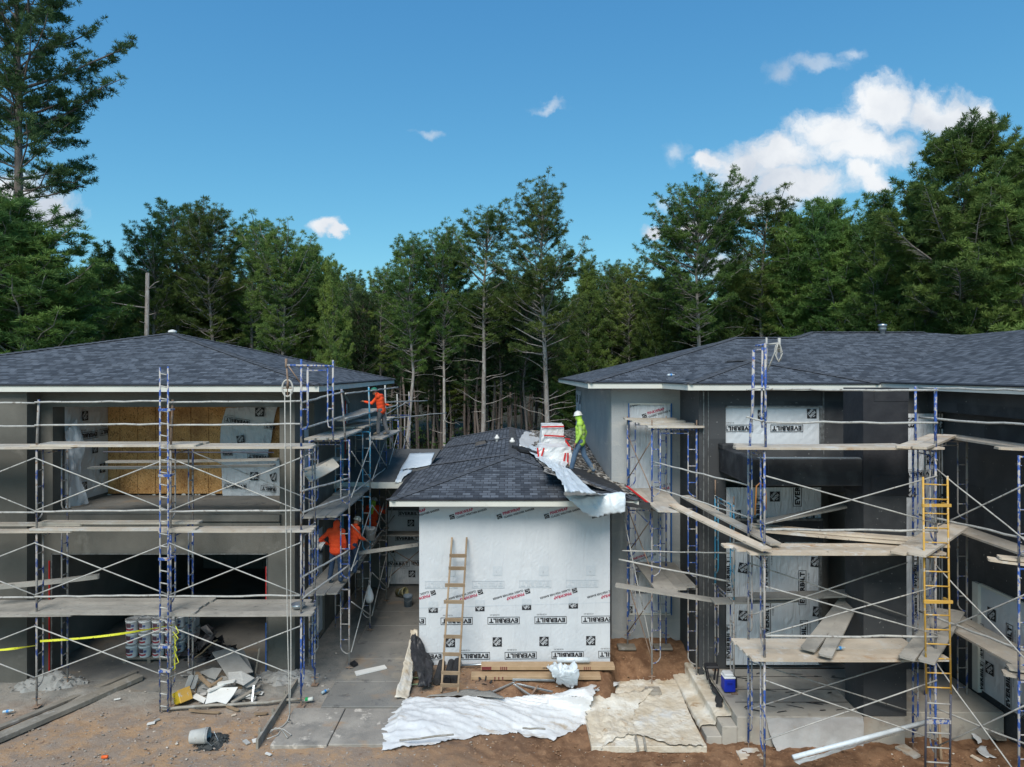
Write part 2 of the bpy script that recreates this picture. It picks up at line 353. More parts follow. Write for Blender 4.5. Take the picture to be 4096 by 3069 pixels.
MT['felt'] = mat('roofing_felt', (0.022,0.023,0.026), (0.04,0.04,0.042), 2, 0.8, 0.5, 12, spots=(((0.16,0.13,0.1), 6, 0.66, 0.76),))
MT['felt_muddy'] = mat('muddy_roof_felt', (0.03,0.028,0.026), (0.05,0.045,0.04), 2, 0.9, 0.9, 10, lo=0.3, hi=0.5, spots=(((0.36,0.34,0.31), 4.5, 0.50, 0.56, (1.6,0.8,1)), ((0.2,0.13,0.07), 3, 0.58, 0.68), ((0.42,0.42,0.4), 9, 0.6, 0.64)))
MT['dusty_felt'] = mat('dusty_felt', (0.075,0.078,0.08), (0.115,0.115,0.112), 1.5, 0.9, 0.4, 20, spots=(((0.22,0.21,0.2), 14, 0.66, 0.72),))
MT['plank'] = mat('plank', (0.4,0.355,0.3), (0.52,0.465,0.39), 1.2, 0.85, 0.5, 18, stretch=(1,1,1), randv=0.14, spots=(((0.5,0.5,0.48), 2.2, 0.52, 0.7), ((0.3,0.2,0.12), 2.5, 0.64, 0.8), ((0.2,0.18,0.16), 9, 0.66, 0.74)))
MT['plank_grey'] = mat('plank_mortar', (0.28,0.265,0.24), (0.38,0.36,0.325), 1.5, 0.92, 0.7, 20, randv=0.1, spots=(((0.17,0.165,0.155), 6, 0.62, 0.72), ((0.4,0.38,0.34), 2.5, 0.62, 0.75)))
MT['plank_warm'] = mat('plank_fresh', (0.48,0.405,0.32), (0.6,0.52,0.42), 1.5, 0.85, 0.5, 18, randv=0.12, spots=(((0.42,0.25,0.13), 2, 0.58, 0.75), ((0.62,0.61,0.58), 3, 0.55, 0.68), ((0.16,0.14,0.12), 8, 0.66, 0.73)))
MT['wood'] = mat('raw_timber', (0.24,0.17,0.11), (0.34,0.25,0.165), 2.5, 0.8, 0.3, 30, randv=0.1, spots=(((0.22,0.15,0.1), 5, 0.62, 0.75),))
MT['grey_wood'] = mat('weathered_timber', (0.2,0.185,0.16), (0.3,0.275,0.235), 1.5, 0.9, 0.5, 20, randv=0.15, spots=(((0.36,0.35,0.33), 4, 0.55, 0.7), ((0.12,0.1,0.08), 6, 0.62, 0.72)))
MT['blue'] = mat('chipped_blue_paint', (0.03,0.085,0.33), (0.045,0.11,0.36), 3, 0.6, 0.3, 40, spots=(((0.42,0.4,0.38), 13, 0.48, 0.53, (1,1,0.5)), ((0.24,0.12,0.07), 17, 0.63, 0.67)))
MT['blue_worn'] = mat('mortar_caked_blue_paint', (0.04,0.07,0.22), (0.045,0.085,0.25), 3, 0.75, 0.5, 40, spots=(((0.36,0.34,0.32), 8, 0.41, 0.48, (1,1,0.4)), ((0.23,0.15,0.1), 11, 0.58, 0.63)))
MT['teal'] = mat('worn_light_blue_paint', (0.05,0.25,0.42), (0.07,0.3,0.45), 3, 0.6, 0.3, 40, spots=(((0.4,0.38,0.35), 9, 0.5, 0.56, (1,1,0.4)), ((0.14,0.09,0.07), 12, 0.62, 0.66)))
MT['galv'] = mat('mortar_caked_tube', (0.36,0.36,0.35), (0.5,0.49,0.46), 6, 0.7, 0.7, 30, spots=(((0.22,0.2,0.18), 9, 0.6, 0.66),), metallic=0.1)
MT['rust'] = mat('rusty_tube', (0.2,0.13,0.09), (0.3,0.22,0.17), 8, 0.8, 0.6, 30)
MT['zinc'] = mat('zinc', (0.5,0.54,0.57), (0.4,0.44,0.47), 5, 0.35, metallic=0.8)
MT['yellow'] = mat('yellow_paint', (0.6,0.36,0.07), (0.55,0.33,0.08), 3, 0.5, spots=(((0.5,0.46,0.4), 9, 0.56, 0.62), ((0.1,0.07,0.05), 13, 0.66, 0.7)))
MT['orange_paint'] = mat('orange_paint', (0.5,0.2,0.04), (0.35,0.16,0.06), 8, 0.6)
MT['dark_steel'] = mat('dark_blue_steel', (0.05,0.055,0.09), (0.1,0.1,0.12), 6, 0.6)
MT['red'] = mat('red_plastic', (0.5,0.02,0.02), rough=0.5)
MT['white'] = mat('white_board', (0.7,0.7,0.68), (0.62,0.62,0.6), 2, 0.7)
MT['board_grey'] = mat('dusty_board', (0.26,0.26,0.25), (0.34,0.34,0.33), 2, 0.95, 0.4, 20)
MT['board_stripe'] = mat('ribbed_board', (0.36,0.36,0.35), (0.46,0.46,0.45), 12, 0.95, 0.4, 20, stretch=(1,5,5))
MT['black'] = mat('black_plastic', (0.02,0.021,0.024), (0.035,0.035,0.04), 4, 0.45)
MT['rope'] = mat('rope', (0.5,0.49,0.46), (0.38,0.37,0.34), 25, 0.9)
MT['mortar_wet'] = mat('wet_mortar', (0.035,0.04,0.042), (0.06,0.065,0.065), 6, 0.6, 0.8, 12)
MT['tape'] = mat('caution_tape', (0.62,0.62,0.03), (0.56,0.58,0.05), 6, 0.5, spots=(((0.05,0.05,0.02), 30, 0.6, 0.63),))
# ---------------------------------------------------------------- ground
def gh(x, y):
    y0 = 16.2 + 1.4 * sstep(2.45, 2.9, x); y1 = 18.0 + 1.7 * sstep(2.45, 2.9, x)
    return -0.6 * sstep(-3.0, 2.2, x) * (1 - sstep(y0, y1, y)) - 0.02
def build_ground():
    def line(a, b, st): return list(np.arange(a, b, st))
    xs = [-900,-500,-300,-200,-140,-100,-70,-50,-40,-32,-27,-23,-20,-18,-16,-14.5,-13] + line(-12.4, 12.4, 0.075) + [13,14.5,16,18,20,23,27,32,40,50,70,100,140,200,300,500,900]
    ys = [-60,-30,-10,0,6,9,11,12,12.6] + line(13.0, 20.6, 0.075) + [21,22,23.5,25,27,29,31,34,38,43,50,60,75,95,120,160,220,320,500,900,1500]
    xs = np.array(xs); ys = np.array(ys); nx, ny = len(xs), len(ys); V = []
    for y in ys:
        for x in xs:
            z = gh(x, y)
            if 13 <= y <= 20.6 and abs(x) < 12.4:
                rough = 0.35 + 0.65 * sstep(-3, 3, x)
                z += rough * (0.075 * fbm(x*1.1, y*1.1, 3) + 0.05 * fbm(x*4.5, y*4.5, 9, 3)) * (1 if (x > -2.4 or y < 15.9) else 0.55)
                # mortar droppings heaped along the left scaffold
                z += 0.10 * math.exp(-((x+10.4)**2/0.5 + (y-16.5)**2/0.12)) + 0.07 * math.exp(-((x+5.9)**2/0.9 + (y-16.7)**2/0.1))
            elif y > 34: z += 0.4 * fbm(x*0.05, y*0.05, 1)
            V.append((x, y, z))
    Fc = [(j*nx+i, j*nx+i+1, (j+1)*nx+i+1, (j+1)*nx+i) for j in range(ny-1) for i in range(nx-1)]
    m = bpy.data.materials.new('site_ground'); m.use_nodes = True; nt = m.node_tree; N = nt.nodes; L = nt.links
    bs = N['Principled BSDF']; bs.inputs['Roughness'].default_value = 0.95; bs.inputs['Specular IOR Level'].default_value = 0.15
    g = N.new('ShaderNodeNewGeometry'); sp = N.new('ShaderNodeSeparateXYZ'); L.new(g.outputs['Position'], sp.inputs[0])
    def nz(sc, off=0, d=8, ro=0.65):
        a = N.new('ShaderNodeVectorMath'); a.operation = 'ADD'; a.inputs[1].default_value = (off, -off, off); L.new(g.outputs['Position'], a.inputs[0])
        n = N.new('ShaderNodeTexNoise'); n.inputs['Scale'].default_value = sc; n.inputs['Detail'].default_value = d; n.inputs['Roughness'].default_value = ro; L.new(a.outputs[0], n.inputs['Vector']); return n.outputs[0]
    def mr(v, lo, hi, a=0.0, b=1.0):
        n = N.new('ShaderNodeMapRange'); n.interpolation_type = 'SMOOTHSTEP'; n.inputs[1].default_value = lo; n.inputs[2].default_value = hi; n.inputs[3].default_value = a; n.inputs[4].default_value = b; L.new(v, n.inputs[0]); return n.outputs[0]
    def mix(f, A, B):
        n = N.new('ShaderNodeMix'); n.data_type = 'RGBA'; L.new(f, n.inputs[0])
        for i, q in ((6, A), (7, B)):
            if isinstance(q, tuple): n.inputs[i].default_value = (*q, 1)
            else: L.new(q, n.inputs[i])
        return n.outputs[2]
    def ma(op, a, b):
        n = N.new('ShaderNodeMath'); n.operation = op
        for i, q in enumerate((a, b)):
            if isinstance(q, (int, float)): n.inputs[i].default_value = q
            else: L.new(q, n.inputs[i])
        return n.outputs[0]
    big = nz(0.55, 3); mid = nz(2.2, 7); fine = nz(9, 1); tiny = nz(34, 2, 4)
    tan = mix(mr(mid, 0.4, 0.62), (0.28,0.22,0.175), (0.39,0.255,0.155))
    tan = mix(mr(fine, 0.54, 0.7), tan, (0.29,0.26,0.235))
    tan = mix(mr(tiny, 0.62, 0.7), tan, (0.5,0.46,0.41))
    tan = mix(mr(nz(5, 13), 0.58, 0.7), tan, (0.17,0.105,0.07))
    red = mix(mr(mid, 0.4, 0.6), (0.155,0.085,0.05), (0.25,0.145,0.085))
    red = mix(mr(fine, 0.56, 0.68), red, (0.32,0.19,0.11))
    red = mix(mr(tiny, 0.66, 0.73), red, (0.42,0.36,0.29))
    red = mix(mr(big, 0.56, 0.74), red, (0.34,0.235,0.15))
    grey = mix(mr(mid, 0.35, 0.65), (0.22,0.225,0.215), (0.31,0.305,0.285))
    grey = mix(mr(fine, 0.6, 0.68), grey, (0.13,0.13,0.125))
    grey = mix(mr(tiny, 0.64, 0.7), grey, (0.42,0.41,0.38))
    xr = ma('ADD', sp.outputs[0], ma('MULTIPLY', ma('SUBTRACT', big, 0.5), 5.0))
    c = mix(mr(xr, -4.2, 1.0), tan, red)
    yy = ma('ADD', sp.outputs[1], ma('MULTIPLY', ma('SUBTRACT', mid, 0.5), 3.0))
    gm = ma('MULTIPLY', mr(yy, 15.2, 16.4), mr(sp.outputs[0], -3.2, -2.6, 1, 0))
    c = mix(ma('MULTIPLY', gm, 0.86), c, grey)
    # brown clay right at the foot of the white wall, pale trampled soil in the front middle
    pale = ma('MULTIPLY', mr(yy, 13.6, 14.4, 1, 0), mr(sp.outputs[0], -3.5, 1.5, 0, 1)); pale = ma('MULTIPLY', pale, mr(sp.outputs[0], 2.0, 4.0, 1, 0))
    c = mix(ma('MULTIPLY', pale, 0.7), c, (0.36,0.25,0.16))
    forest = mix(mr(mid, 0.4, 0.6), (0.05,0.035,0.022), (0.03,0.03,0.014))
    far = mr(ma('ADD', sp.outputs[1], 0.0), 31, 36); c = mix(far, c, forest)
    L.new(c, bs.inputs['Base Color'])
    bp = N.new('ShaderNodeBump'); bp.inputs['Strength'].default_value = 0.9; bp.inputs['Distance'].default_value = 0.03
    L.new(ma('ADD', fine, ma('MULTIPLY', tiny, 0.5)), bp.inputs['Height']); L.new(bp.outputs[0], bs.inputs['Normal'])
    me = bpy.data.meshes.new('ground'); me.from_pydata(V, [], Fc); me.materials.append(m)
    me.polygons.foreach_set('use_smooth', [True]*len(me.polygons))
    o = bpy.data.objects.new('ground', me); COL.objects.link(o); tag(o, None, None, kind='structure')
build_ground()

def blob_rock(mb, c, r, rr, flat=0.6, mi=0):
    M = Matrix.Rotation(rr.uniform(0, 6.3), 3, 'Z') @ Matrix.Rotation(rr.uniform(-.5, .5), 3, 'X')
    vs = []
    for p in ((1,0,0),(-1,0,0),(0,1,0),(0,-1,0),(0,0,1),(0,0,-1),(.6,.6,.5),(-.6,.6,.5),(.6,-.6,.5),(-.6,-.6,.5)):
        q = M @ Vector((p[0]*rr.uniform(.7,1.2), p[1]*rr.uniform(.5,1.0), p[2]*flat*rr.uniform(.6,1.1))); vs.append(Vector(c) + q*r)
    mb.add(vs, [(0,6,4),(0,4,8),(0,8,3),(3,8,9),(8,4,9),(9,4,1),(1,4,7),(4,6,7),(7,6,2),(2,6,0),(1,7,2),(3,9,1),(0,3,5),(3,1,5),(1,2,5),(2,0,5)], mi)
def scatter_pebbles():
    rr = random.Random(3); mb = MB()
    for i in range(9500):
        x = rr.uniform(-11.5, 11.5); y = 13.2 + 5.8 * rr.random()**1.3
        if -4.6 < x < -2.5 and y > 14.0 and y < 30: continue
        if x > 4.6 and y > 15.2: continue
        if 1.5 < x < 4.4 and 15.0 < y < 18.3: continue
        if x < -2.4 and y > 15.6 and rr.random() < .5: continue
        s = 0.007 + 0.034 * rr.random()**5
        k = 0 if x < -1 + rr.uniform(-2, 2) else 1
        if rr.random() < .12: k = 2
        blob_rock(mb, (x, y, gh(x, y) + s*0.3), s, rr, mi=k)
    o = mb.build('pebbles', [mat('pebble_grey', (0.24,0.22,0.2), (0.36,0.3,0.25), 2), mat('pebble_clay', (0.2,0.11,0.06), (0.32,0.21,0.13), 2), mat('pebble_pale', (0.46,0.42,0.36), (0.55,0.5,0.44), 2)])
    tag(o, 'small stones and mortar crumbs strewn over the bare ground', 'pebbles', kind='stuff')
scatter_pebbles()

# walkway slabs between the houses, and the wider slab in front of them
def build_path():
    mb = MB(); rr = random.Random(5); y = 15.72
    while y < 26:
        d = 1.25 + rr.uniform(-.1, .1); mb.box(-4.42 + rr.uniform(-.03,.03), -2.52, y, y+d-0.025, -0.3, 0.055 + rr.uniform(-.006,.006)); y += d
    o = mb.build('path', MT['dust_concrete'], bevel=0.012); tag(o, None, None, kind='structure')
    mb = MB(); mb.box(-5.0, -3.83, 14.1, 15.68, -0.4, 0.05); mb.box(-3.81, -2.62, 14.15, 15.66, -0.5, 0.045)
    o = mb.build('pavement', mat('stained_slab', (0.24,0.222,0.2), (0.37,0.34,0.3), 1.1, 0.95, 0.6, 30, spots=(((0.2,0.19,0.175), 1.9, 0.5, 0.66), ((0.55,0.5,0.44), 3.1, 0.58, 0.66), ((0.12,0.11,0.1), 9, 0.68, 0.74), ((0.36,0.24,0.15), 1.2, 0.6, 0.75))), bevel=0.012); tag(o, None, None, kind='structure')
    mb = MB(); a = PZ(1028, 2990, 0.02); b = PZ(1188, 2740, 0.02)
    mb.beam(a + Vector((0,0,.06)), b + Vector((0,0,.06)), 0.05, 0.2)
    for t in (0.12, .42, .72):
        p = a.lerp(b, t); mb.beam(p + Vector((-.06,0,-.1)), p + Vector((-.06,0,.22)), 0.05, 0.04)
    tag(mb.build('form_board', MT['grey_wood']), 'weathered form board with stakes along the left edge of the front concrete slab', 'form board')
build_path()

# ---------------------------------------------------------------- roofs
def uvface(pts, a, b):
    """planar uv: u along a->b, v up the slope, metres"""
    a = Vector(a); u = (Vector(b) - a).normalized(); n = None
    p = [Vector(q) for q in pts]; n = (p[1]-p[0]).cross(p[2]-p[0]).normalized()
    v = n.cross(u)
    if v.z < 0: v = -v
    return [((q-a).dot(u) + 50, (q-a).dot(v)) for q in p]
def slope(mb, pts, e0=0, e1=1, mi=0):
    mb.poly(pts, mi, uvface(pts, pts[e0], pts[e1]))
def cap_strip(mb, a, b, w=0.13, lift=0.02, mi=0, n1=None):
    """row of overlapping ridge shingles along a hip or ridge"""
    a = Vector(a); b = Vector(b); d = (b-a); L_ = d.length; d.normalize(); s = d.cross(Vector((0,0,1))).normalized(); k = max(1, int(L_/0.2))
    for i in range(k):
        t0 = a + d*(L_*i/k); t1 = a + d*(L_*(i+1)/k + 0.03); l0 = lift + 0.018; l1 = lift
        up = Vector((0,0,1)); dr = 0.026
        mb.add([t0 - s*w + up*(l0-dr*1.2), t0 + up*(l0+.01), t0 + s*w + up*(l0-dr*1.2), t1 - s*w + up*(l1-dr*1.2), t1 + up*(l1+.01), t1 + s*w + up*(l1-dr*1.2),
                t0 - s*w + up*(l0-dr*2), t0 + s*w + up*(l0-dr*2)], [(0,1,4,3),(1,2,5,4),(0,6,1),(1,6,7),(1,7,2)], mi)
def fascia_run(mb, pts, h=0.165, t=0.03, z=None, drip=None, closed=False):
    n = len(pts)
    for i in range(n if closed else n-1):
        a = Vector(pts[i]); b = Vector(pts[(i+1) % n]); d = (b-a).normalized(); nn = d.cross(Vector((0,0,1)))  # outward to the right of travel
        q = [a - nn*t*0, b - nn*t*0]
        vs = []
        for zz in (0, -h):
            for off in (0, -t):
                vs += [a + nn*off + Vector((0,0,zz)), b + nn*off + Vector((0,0,zz))]
        mb.add(vs, [(0,1,5,4),(2,6,7,3),(4,5,7,6),(0,2,3,1)])
        if drip is not None:
            o = nn*0.025
            drip.add([a+o+Vector((0,0,-.02)), b+o+Vector((0,0,-.02)), b+o+Vector((0,0,.012)), a+o+Vector((0,0,.012)), a-nn*.1+Vector((0,0,.03)), b-nn*.1+Vector((0,0,.03))],
                     [(0,1,2,3),(3,2,5,4)])

# ---------------------------------------------------------------- writing and marks on house wrap
_gl = {}
def glyphs(txt, bold=0.0, shear=0.0):
    k = (txt, bold)
    if k in _gl: return _gl[k]
    cu = bpy.data.curves.new('t', 'FONT'); cu.body = txt; cu.align_x = 'CENTER'; cu.offset = bold; cu.resolution_u = 2; cu.space_character = 1.04 + bold
    o = bpy.data.objects.new('t', cu); COL.objects.link(o); bpy.context.view_layer.update()
    me = bpy.data.meshes.new_from_object(o.evaluated_get(bpy.context.evaluated_depsgraph_get()))
    vs = [(v.co.x, v.co.y) for v in me.vertices]; me.calc_loop_triangles(); tr = [tuple(t.vertices) for t in me.loop_triangles]
    bpy.data.objects.remove(o); bpy.data.curves.remove(cu); bpy.data.meshes.remove(me)
    xs = [v[0] for v in vs]; ys = [v[1] for v in vs]; w = max(xs)-min(xs); h = max(ys)-min(ys); cx = (max(xs)+min(xs))/2; cy = (max(ys)+min(ys))/2
    vs = [((x-cx)/w, (y-cy)/h) for x, y in vs]
    _gl[k] = (vs, tr); return _gl[k]
def clip_poly(p, box):
    x0, x1, y0, y1 = box
    for ax, lim, sg in ((0,x0,1),(0,x1,-1),(1,y0,1),(1,y1,-1)):
        out = []
        for i in range(len(p)):
            a = p[i]; b = p[(i+1) % len(p)]; da = (a[ax]-lim)*sg; db = (b[ax]-lim)*sg
            if da >= 0: out.append(a)
            if (da >= 0) != (db >= 0):
                t = da/(da-db); out.append((a[0]+(b[0]-a[0])*t, a[1]+(b[1]-a[1])*t))
        p = out
        if len(p) < 3: return None
    return p
class Print:
    """flat marks laid on a panel: O origin, U right, V up, N out of the surface"""
    def __init__(s, mb, O, U, V, N, box, warp=None): s.mb = mb; s.O = Vector(O); s.U = Vector(U); s.V = Vector(V); s.N = Vector(N); s.box = box; s.warp = warp
    def shape(s, polys, c, rot, mi, lift=0.004, box=None):
        cr, sr = math.cos(rot), math.sin(rot); wv = (max(s.warp(c[0]+a, c[1]+b) for a in (-.3,-.1,.1,.3) for b in (-.08,.08)) if s.warp else 0)
        for p in polys:
            q = [(c[0] + x*cr - y*sr, c[1] + x*sr + y*cr) for x, y in p]
            q = clip_poly(q, box or s.box)
            if q:
                s.mb.poly([s.O + s.U*x + s.V*y + s.N*(lift + wv) for x, y in q], mi)
    def text(s, txt, c, w, h, rot, mi, bold=0.02, off=(0,0), lift=0.004, box=None):
        vs, tr = glyphs(txt, bold)
        s.shape([[(vs[i][0]*w + off[0], vs[i][1]*h + off[1]) for i in t] for t in tr], c, rot, mi, lift, box)
    def rect(s, c, w, h, rot, mi, off=(0,0), lift=0.004, box=None):
        s.shape([[(-w/2+off[0],-h/2+off[1]),(w/2+off[0],-h/2+off[1]),(w/2+off[0],h/2+off[1]),(-w/2+off[0],h/2+off[1])]], c, rot, mi, lift, box)
    def everbilt(s, c, w=0.84, rot=math.pi, mi=1, small=True, box=None):
        h = w*0.215; t = w*0.016
        for o in ((0, h/2), (0, -h/2)): s.rect(c, w+t, t, rot, mi, o, box=box)
        for o in ((w/2, 0), (-w/2, 0)): s.rect(c, t, h, rot, mi, o, box=box)
        s.text('EVERBILT', c, w*0.92, h*0.66, rot, mi, 0.05, box=box)
        # slab serifs thicken the feet and heads of the letters
        if small: s.text('ICC-ES ESR-3431', c, w*0.3, h*0.2, rot, mi, 0.0, (w*0.28, -h*0.85), box=box)
    def depot(s, c, w=0.24, rot=math.pi, mi=1, back=0, box=None):
        s.rect(c, w, w, rot, mi, box=box)
        b = box or s.box; a = R(45)
        for txt, ww, hh, o in (('THE', .26, .12, (0, .33)), ('HOME', .8, .3, (0, .08)), ('DEPOT', .78, .22, (0, -.27))):
            cr, sr = math.cos(a), math.sin(a); of = (o[0]*cr - o[1]*sr, o[0]*sr + o[1]*cr)
            vs, tr = glyphs(txt, 0.04); K = []
            for t in tr:
                q = []
                for i in t:
                    x = vs[i][0]*ww*w*0.98; y = vs[i][1]*hh*w; q.append((x*cr - y*sr + of[0]*w, x*sr + y*cr + of[1]*w))
                q = clip_poly(q, (-w*.49, w*.49, -w*.49, w*.49))
                if q: K.append(q)
            s.shape(K, c, rot, back, 0.007, b)
    def pink(s, c, w=0.9, rot=R(16), box=None):
        k = w
        s.rect(c, k*0.125, k*0.12, rot, 1, (-k*0.40, k*0.0), box=box)
        arc = []
        for i in range(9):
            t = i/8; x = -0.5 + t; y = -0.12 + 0.38*math.sin(t*2.2)
            arc.append((x, y))
        pol = [[(-k*.40 + a[0]*k*.12, a[1]*k*.1), (-k*.40 + b[0]*k*.12, b[1]*k*.1), (-k*.40 + b[0]*k*.12, b[1]*k*.1 + k*.012), (-k*.40 + a[0]*k*.12, a[1]*k*.1 + k*.012)] for a, b in zip(arc, arc[1:])]
        s.shape(pol, c, rot, 0, 0.007, box)
        s.text('OWENS', c, k*0.08, k*0.02, rot, 0, 0.02, (-k*.40, -k*.02), 0.007, box); s.text('CORNING', c, k*0.1, k*0.02, rot, 0, 0.02, (-k*.40, -k*.055), 0.007, box)
        s.text('PINKWRAP', c, k*0.46, k*0.075, rot, 2, 0.03, (-k*0.07, k*0.045), box=box)
        s.text('CLASSIC WEATHER BARRIER', c, k*0.8, k*0.05, rot, 1, 0.02, (k*0.1, -k*0.05), box=box)
def wrap_sheet(mb, O, U, V, N, w, h, amp=0.006, seed=0, dens=9, mi=0):
    """a sheet of wrap pulled flat with small real wrinkles sunk into it"""
    O = Vector(O); U = Vector(U); V = Vector(V); N = Vector(N); nx = max(2, int(w*dens)); ny = max(2, int(h*dens)); b = len(mb.v)
    for j in range(ny+1):
        for i in range(nx+1):
            x = w*i/nx; y = h*j/ny
            n = abs(fbm((x+y*0.8)*2.6 + seed*7, (y-x*0.8)*0.7, seed, 3))
            edge = min(1, min(i, nx-i, j, ny-j)/2)
            mb.v.append(tuple(O + U*x + V*y + N*(amp*min(1.6, n*2)*edge)))
    for j in range(ny):
        for i in range(nx):
            mb.f.append((b+j*(nx+1)+i, b+j*(nx+1)+i+1, b+(j+1)*(nx+1)+i+1, b+(j+1)*(nx+1)+i)); mb.m.append(mi); mb.uv.append(None)
WM = [MT['wrap'], MT['ink'], MT['ink_red'], MT['ink_faint']]
WD = [MT['wrap_dim'], MT['ink'], MT['ink_red'], MT['ink_faint']]
def front_panel(name, parent, px0, px1, py0, py1, Y, marks, mats=WM, amp=0.006, seed=1, dens=9, frame=None, label=None):
    """wrap panel facing the camera side, given by its photo rectangle at depth Y; marks given in photo measure"""
    a = P(px0, py1, Y); w = (px1-px0)*Y/F; h = (py1-py0)*Y/F; mb = MB(); amp = min(amp, .014)
    wp = lambda x, y: amp*min(1.6, 2*abs(fbm((x+y*0.8)*2.6 + seed*7, (y-x*0.8)*0.7, seed, 3)))*min(1, min(x, w-x, y, h-y)*dens/2) + .004
    wrap_sheet(mb, a, (1,0,0), (0,0,1), (0,-1,0), w, h, amp, seed, dens)
    pr = Print(mb, a, (1,0,0), (0,0,1), (0,-1,0), (0.004, w-0.004, 0.004, h-0.004), wp)
    q = lambda x, y: ((x-px0)*Y/F, (py1-y)*Y/F); k = Y/F
    for mk in marks:
        kind, x, y = mk[:3]; rot = R(mk[3]) if len(mk) > 3 else math.pi; s = mk[4] if len(mk) > 4 else None
        bx = None
        if len(mk) > 5: c0 = q(mk[5][0], mk[5][3]); c1 = q(mk[5][1], mk[5][2]); bx = (max(.004, c0[0]), min(w-.004, c1[0]), max(.004, c0[1]), min(h-.004, c1[1]))
        if kind == 'E': pr.everbilt(q(x, y), (s or 126)*k, rot, box=bx)
        if kind == 'e': pr.everbilt(q(x, y), (s or 126)*k, rot, 3, False, box=bx)
        if kind == 'H': pr.depot(q(x, y), (s or 37)*k, rot, box=bx)
        if kind == 'h': pr.depot(q(x, y), (s or 37)*k, rot, 3, box=bx)
        if kind == 'K': pr.pink(q(x, y), (s or 140)*k, rot, box=bx)
    o = mb.build(name, mats, parent, smooth=False)
    if label: o['label'] = label
    return o

